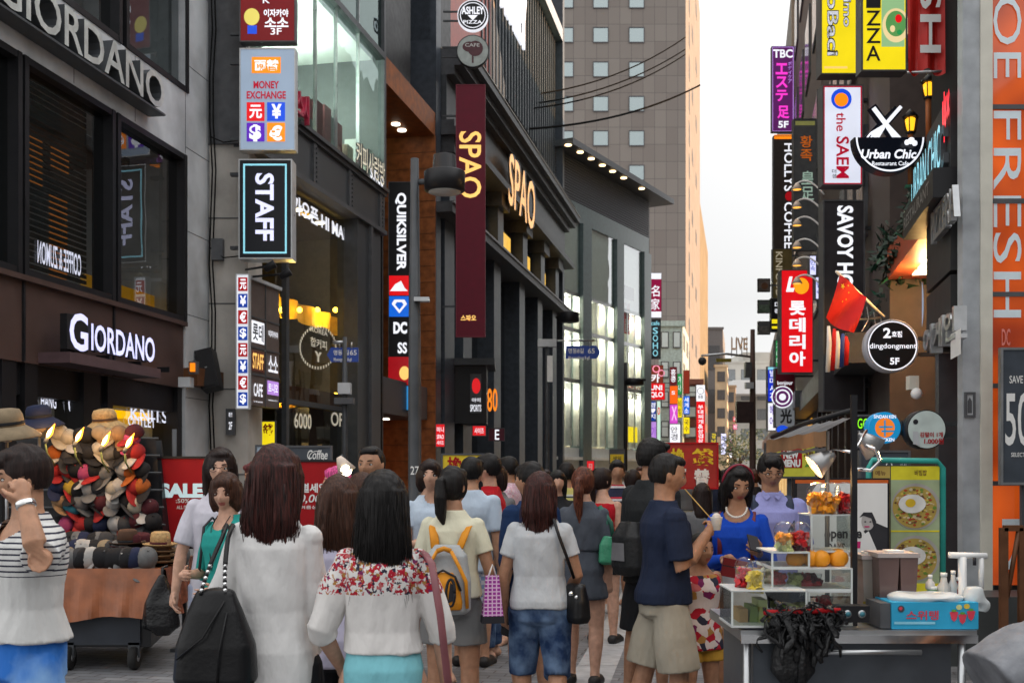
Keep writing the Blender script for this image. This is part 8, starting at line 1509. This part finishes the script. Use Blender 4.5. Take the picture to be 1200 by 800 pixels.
cup('small pink fruit cup inside the middle case', 911, 691, 4.98, 'pink', 'red', .032, .075, False); cup('small pale green fruit cup inside the middle case', 931, 691, 4.98, 'pale', 'pale', .03, .075, False); cup('small red fruit cup inside the middle case right of the pale one', 943, 691, 5.0, 'red', 'pink', .03, .075, False); cup('small dark fruit cup inside the middle case nearest the pole', 955, 691, 5.0, 'grape', 'red', .03, .07, False); cup('tall pink fruit cup inside the case below the oranges', 967, 732, 4.95, 'pink', 'pink', .035, .13, False)
for k, (u, r_) in enumerate(((932, .042), (949, .045), (962, .042), (982, .046))):
    t = tag(MB().ball((0, 0, 0), r_, fm_['orange'], 20, (1, 1, .95)).add([(.004, -.002, r_ * .95 + .003), (-.004, -.002, r_ * .95 + .003), (0, .005, r_ * .95 + .003)], [(0, 1, 2)], mat('stem_green', (.1, .16, .04), .6)).build('orange', loc=(0, 0, 0)), '%s whole orange in the row beside the cart pole' % ['leftmost', 'second', 'third', 'rightmost'][k], 'fruit', 'whole oranges on the cart'); t.location = P(u, 665, 4.95 + .02 * (k % 2)) + Vector((0, 0, r_ * .95))
t = thing('paper_bag', 'folded kraft paper bag behind the yellow fruit cup', 'paper bag', P(877, 692, 4.95)); b = MB(); b.hexa([(-.05, -.03, 0), (.05, -.03, 0), (.05, .03, 0), (-.05, .03, 0), (-.052, -.035, .10), (.05, -.03, .105), (.052, .035, .1), (-.05, .03, .11)], mat('kraft', (.38, .22, .10), .8, bump=.4, bscale=20)); mesh_child('bag_body', b, None, t); b = MB(); b.box(-.05, .05, -.037, -.0355, .085, .1, K['cream']); mesh_child('fold', b, None, t)
t = thing('bread_tray', 'tray of pale bread slices inside the lowest display case', 'tray', P(862, 733, 4.8)); b = MB(); b.box(0, .28, 0, .18, .0, .012, K['steel']); mesh_child('tray', b, None, t); b = MB(); [b.box(.02 + k * .042, .058 + k * .042, .02, .16, .012, .07 + .02 * (k % 3), [mat('bread_tan', (.45, .27, .12), .8), mat('salad_green', (.18, .25, .06), .7), fm_['pale']][k % 3], Matrix.Rotation(.1 * (k % 2), 4, 'Y')) for k in range(6)]; mesh_child('slices', b, None, t)
t = thing('popcorn_bag', 'clear bag of white popcorn behind the fruit cups on the cart', 'snack bag', P(897, 692, 5.05)); mb = MB(); q = random.Random(4); [mb.ball((q.uniform(-.05, .05), q.uniform(-.03, .03), .01 + q.random() * .10), .014, mat('popcorn', (.7, .66, .5), .7), 8) for k in range(60)]; mesh_child('popcorn', mb, None, t)
# juice tanks
for (u0, u1, v0, v1, Y, lb, fc_) in ((1010, 1034, 655, 706, 5.05, 'narrow clear drinks tank beside the brown one', (.30, .27, .24)), (1029, 1075, 653, 703, 4.95, 'brown tinted plastic drinks tank with white lid on the cart', (.14, .085, .075))):
    p, q = P(u0, v1, Y), P(u1, v0, Y); w, h = q.x - p.x, q.z - p.z; t = thing('drinks_tank', lb, 'drinks tank', (p.x, Y, zt)); h2 = q.z - zt; b = MB(); tap = .012
    for (x_a, x_b) in (((0, w),) if w < .12 else ((0, w * .52), (w * .52 + .004, w))): b.hexa([(x_a + tap, 0, .0), (x_b - tap, 0, 0), (x_b - tap, .16, 0), (x_a + tap, .16, 0), (x_a, -.012, h2), (x_b, -.012, h2), (x_b, .172, h2), (x_a, .172, h2)], mat('tank_' + str(int(u0)), fc_, .15, var=.25, scale=3, spec=.7))
    mesh_child('tank', b, None, t); b = MB(); b.box(-.006, w + .006, -.02, .18, h2 + .001, h2 + .02, mat('tank_lid', (.42, .36, .34), .4)); b.box(w * .3, w * .7, .02, .1, h2 + .02, h2 + .03, K['paper']); mesh_child('lid', b, None, t)
    if w < .12: b = MB(); b.box(.02, w - .02, .02, .14, .01, .07, mat('olive_drink', (.25, .2, .03), .2)); b.box(.0, w, -.016, -.013, .0, .09, mat('olive_drink2', (.28, .22, .05), .2)); mesh_child('drink', b, None, t)
# fruit carton
t = thing('fruit_carton', 'bright blue fruit carton with strawberries printed on it on the cart edge', 'carton', P(1045, 734, FY + .02)); w = P(1145, 0, FY).x - P(1043, 0, FY).x; h = P(0, 706, FY).z - zt; bx = mat('carton_blue', (.03, .35, .58), .5, var=.12); M = Matrix.Translation((0, 0, zt - t.location.z))
b = MB(); b.box(0, w, 0, .22, .002, h, bx, M); b.box(-.045, -.002, .01, .21, .004, h * .95, K['char'], M); mesh_child('carton', b, None, t)
b = MB(); fr = front(FY + .017)
b.text(fr, '스위탱', (1062, 715, 1100, 726), 0, mat('carton_red', (.6, .05, .08), .5), bold=.02); b.shape(fr, 'disc', (1056, 713, 4, 4), 0, K['navy']); b.shape(fr, 'disc', (1055.5, 712.5, 2, 2), .002, mat('carton_red', (.6, .05, .08), .5)); b.shape(fr, 'rect', (1048, 728, 1096, 731), 0, mat('carton_pale', (.25, .6, .75), .5))
for k, (u, v) in enumerate(((1118, 721), (1128, 724), (1138, 720))): b.shape(fr, 'poly', [(u - 5, v - 4), (u, v - 6), (u + 5, v - 4), (u + 3, v + 4), (u, v + 7), (u - 3, v + 4)][::-1], .001 + k * .001, MC['carton_red']); b.shape(fr, 'disc', (u, v - 6, 3, 1.5), .004, mat('leaf_mark', (.1, .3, .05), .6))
b.shape(fr, 'disc', (1124, 711, 3.5, 3), .002, fm_['pale']); b.shape(fr, 'disc', (1133, 710, 3.5, 3), .002, fm_['yellow']); b.build('print', t)
b = MB(); mb = MB(); loft(mb, [(0, .16, .09, 0), (.02, .17, .10, 0), (.035, .12, .06, 0)], Matrix.Translation((w * .5, .1, h + zt - t.location.z - .004)), 20, 2.2); mobj('plastic_sheet', solid(mb, .007, 2, lambda p: .006 * np_noise(p, 40, 40, 2)), [mat('milky_plastic', (.55, .58, .58), .25)], t)
t = thing('control_box', 'small black control box with two round dials on the cart front', 'control box', P(982, 729, FY - .03)); w = P(1019, 0, FY).x - P(982, 0, FY).x; b = MB(); b.box(0, w, 0, .08, 0, .07, K['black']); mesh_child('box', b, None, t); b = MB(); M90 = Matrix.Rotation(math.radians(90), 4, 'X')
for fx_ in (.3, .75): b.lathe([(.017, 0), (.017, .004), (.012, .006)], K['steel'], (w * fx_, 0, .036), 18, M=M90); b.lathe([(.011, .0065), (.011, .009)], mat('dial_teal', (.05, .2, .25), .3), (w * fx_, 0, .036), 16, M=M90)
mesh_child('dial', b, None, t)
# bundle of black plastic bags
t = thing('plastic_bag_bundle', 'tangled bundle of black plastic carrier bags tied to the cart edge', 'bag bundle', P(938, 790, FY - .06)); bb_ = mat('shiny_black_plastic', (.014, .014, .015), .22, bump=.5, bscale=60); b = MB(); q = random.Random(9); c0 = P(938, 722, FY - .06) - t.location
for k in range(60):
    x_ = q.uniform(-.14, .15); l_ = q.uniform(.05, .22) * (1.25 - abs(x_) * 4); p = c0 + Vector((x_, q.uniform(-.03, .03), q.uniform(-.02, .05))); pts = [p]
    for i in range(6): p = p + Vector((q.gauss(0, .016), q.gauss(-.003, .010), -l_ / 6 + q.gauss(0, .006))); pts.append(p)
    b.tube(pts, [.010, .018, .013, .020, .013, .017, .009], bb_, 7, flat=.45)
for k in range(26):
    a = q.uniform(0, 6.28); p = c0 + Vector((q.uniform(-.13, .14), -.035, q.uniform(-.03, .05))); r_ = q.uniform(.02, .045); b.tube([p + Vector((r_ * math.cos(a + t_), .01 * math.sin(3 * t_), r_ * .8 * math.sin(a + t_))) for t_ in [i * .5 for i in range(10)]], .008, bb_, 6, flat=.4)
mesh_child('bag_strips', b, None, t); b = MB(); b.tube([c0 + Vector((-.16, -.02, .02)), c0 + Vector((.16, -.03, .03))], .012, K['red'], 6); b.tube([c0 + Vector((.0, -.02, -.1)), c0 + Vector((.005, -.01, -.3))], .02, bb_, 8); mesh_child('tie', b, None, t)
t = thing('carrier_bag', 'round black carrier bag hanging under the plastic bag bundle', 'bag', P(915, 800, FY - .02)); mb = MB(); loft(mb, [(0, .05, .03, 0), (.05, .10, .05, 0), (.15, .09, .05, 0), (.22, .03, .02, 0)], Matrix.Translation((.05, 0, .0)), 18, 2); mobj('bag_body', solid(mb, .009, 2, lambda p: .008 * np_noise(p, 45, 20, 5)), [bb_], t)
# lamp heads, tap stand, bottles
for k, (u, v, lb) in enumerate(((962, 541, 'chrome cone work lamp glowing over the fruit cups'), (1018, 520, 'chrome work lamp bent over beside the cart pole'))):
    t = thing('work_lamp', lb, 'lamp', P(u, v, 5.05)); M = Matrix.Rotation(math.radians([55, -50][k]), 4, 'Y'); b = MB(); b.lathe([(.018, .07), (.03, .05), (.062, -.04), (.058, -.04), (.02, .045)], mat('worn_chrome', (.4, .4, .4), .38, .8), (0, 0, 0), 20, M=M); mesh_child('hood', b, None, t); b = MB(); b.ball(M @ Vector((0, 0, -.025)), .024, lit('bulb_orange', 'ff9a30', 25), 10); mesh_child('bulb', b, None, t)
    b = MB(); b.tube([M @ Vector((0, 0, .07)), Vector((.05 if k == 0 else -.02, -.03, .06)), Vector((P(1000, 530, 4.9)) - t.location)], .007, K['chrome'], 6); mesh_child('arm', b, None, t)
    ld = bpy.data.lights.new('cart_glow', 'POINT'); ld.energy = 1.6; ld.color = (1, .6, .25); ld.shadow_soft_size = .03; lo = bpy.data.objects.new('cart_glow', ld); COL.objects.link(lo); lo.parent = t; lo.location = M @ Vector((0, 0, -.075))
t = thing('curved_hook', 'white curved lamp arm to the right of the cart pole', 'hook', P(1015, 551, 4.95)); b = MB(); b.tube([P(1004, 549, 4.95) - t.location, P(1020, 551, 4.95) - t.location, P(1031, 540, 4.95) - t.location, P(1026, 526, 4.95) - t.location, P(1014, 522, 4.95) - t.location], .009, K['chrome'], 8); mesh_child('arm', b, None, t)
t = thing('tap_stand', 'white plastic tap stand at the right end of the cart', 'tap stand', P(1130, 735, 4.9)); b = MB(); o_ = t.location; b.tube([P(1128, 736, 4.9) - o_, P(1128, 652, 4.9) - o_], .018, K['white'], 10); b.tube([P(1112, 650, 4.9) - o_, P(1156, 651, 4.9) - o_], .014, K['white'], 10); b.tube([P(1150, 651, 4.9) - o_, P(1150, 690, 4.9) - o_], .012, K['white'], 8); mesh_child('stand', b, None, t); b = MB(); b.tube([P(1142, 653, 4.88) - o_, P(1142, 662, 4.88) - o_], .008, K['ink'], 6); mesh_child('spout', b, None, t)
for k, (u, v, r_, h_, col, lb) in enumerate(((1106, 706, .03, .12, (.5, .5, .48), 'clear squat bottle behind the carton'), (1117, 706, .022, .13, (.5, .52, .52), 'clear slim bottle behind the carton'), (1092, 706, .045, .06, (.05, .4, .03), 'bright green plastic tub behind the carton'), (1124, 706, .026, .10, (.2, .03, .03), 'dark red sauce bottle behind the carton'), (1090, 690, .02, .05, (.62, .6, .58), 'small white jar on the green tub'))):
    t = thing('bottle', lb, 'bottle', P(u, v, 5.0)); b = MB(); b.lathe([(r_ * .9, 0), (r_, .005), (r_, h_ * .6), (r_ * .5, h_ * .8), (r_ * .42, h_)], mat('bottle_%d' % k, col, .2, spec=.8), n=16); mesh_child('body', b, None, t); b = MB(); b.lathe([(r_ * .5, h_), (r_ * .5, h_ + .015), (.002, h_ + .016)], K['paper'], n=12); mesh_child('cap', b, None, t)
t = thing('plastic_bag', 'crumpled clear plastic bag at the right end of the cart', 'bag', P(1142, 716, 4.85)); mb = MB(); loft(mb, [(0, .05, .04, 0), (.04, .06, .05, 0), (.1, .03, .03, 0)], Matrix.Identity(4), 16, 2); mobj('bag_body', solid(mb, .007, 1, lambda p: .01 * np_noise(p, 60, 60, 8)), [MC['milky_plastic']], t)
t = thing('crate_stand', 'dark wooden crate stand near the orange shop window', 'crate', P(1187, 700, 8.6)); b = MB(); o_ = Vector(t.location); zc_ = .57
for u in (1176, 1198): x_ = P(u, 0, 8.6).x - o_.x; b.box(x_ - .03, x_ + .03, -.02, .02, -o_.z, P(0, 618, 8.6).z - o_.z, K['dwood'])
b.box(P(1176, 0, 8.6).x - o_.x, P(1198, 0, 8.6).x - o_.x, -.02, .02, P(0, 622, 8.6).z - o_.z, P(0, 615, 8.6).z - o_.z, K['dwood']); b.tube([P(1180, 700, 8.6) - o_, P(1194, 620, 8.6) - o_], .02, K['dwood'], 6); mesh_child('frame', b, None, t)
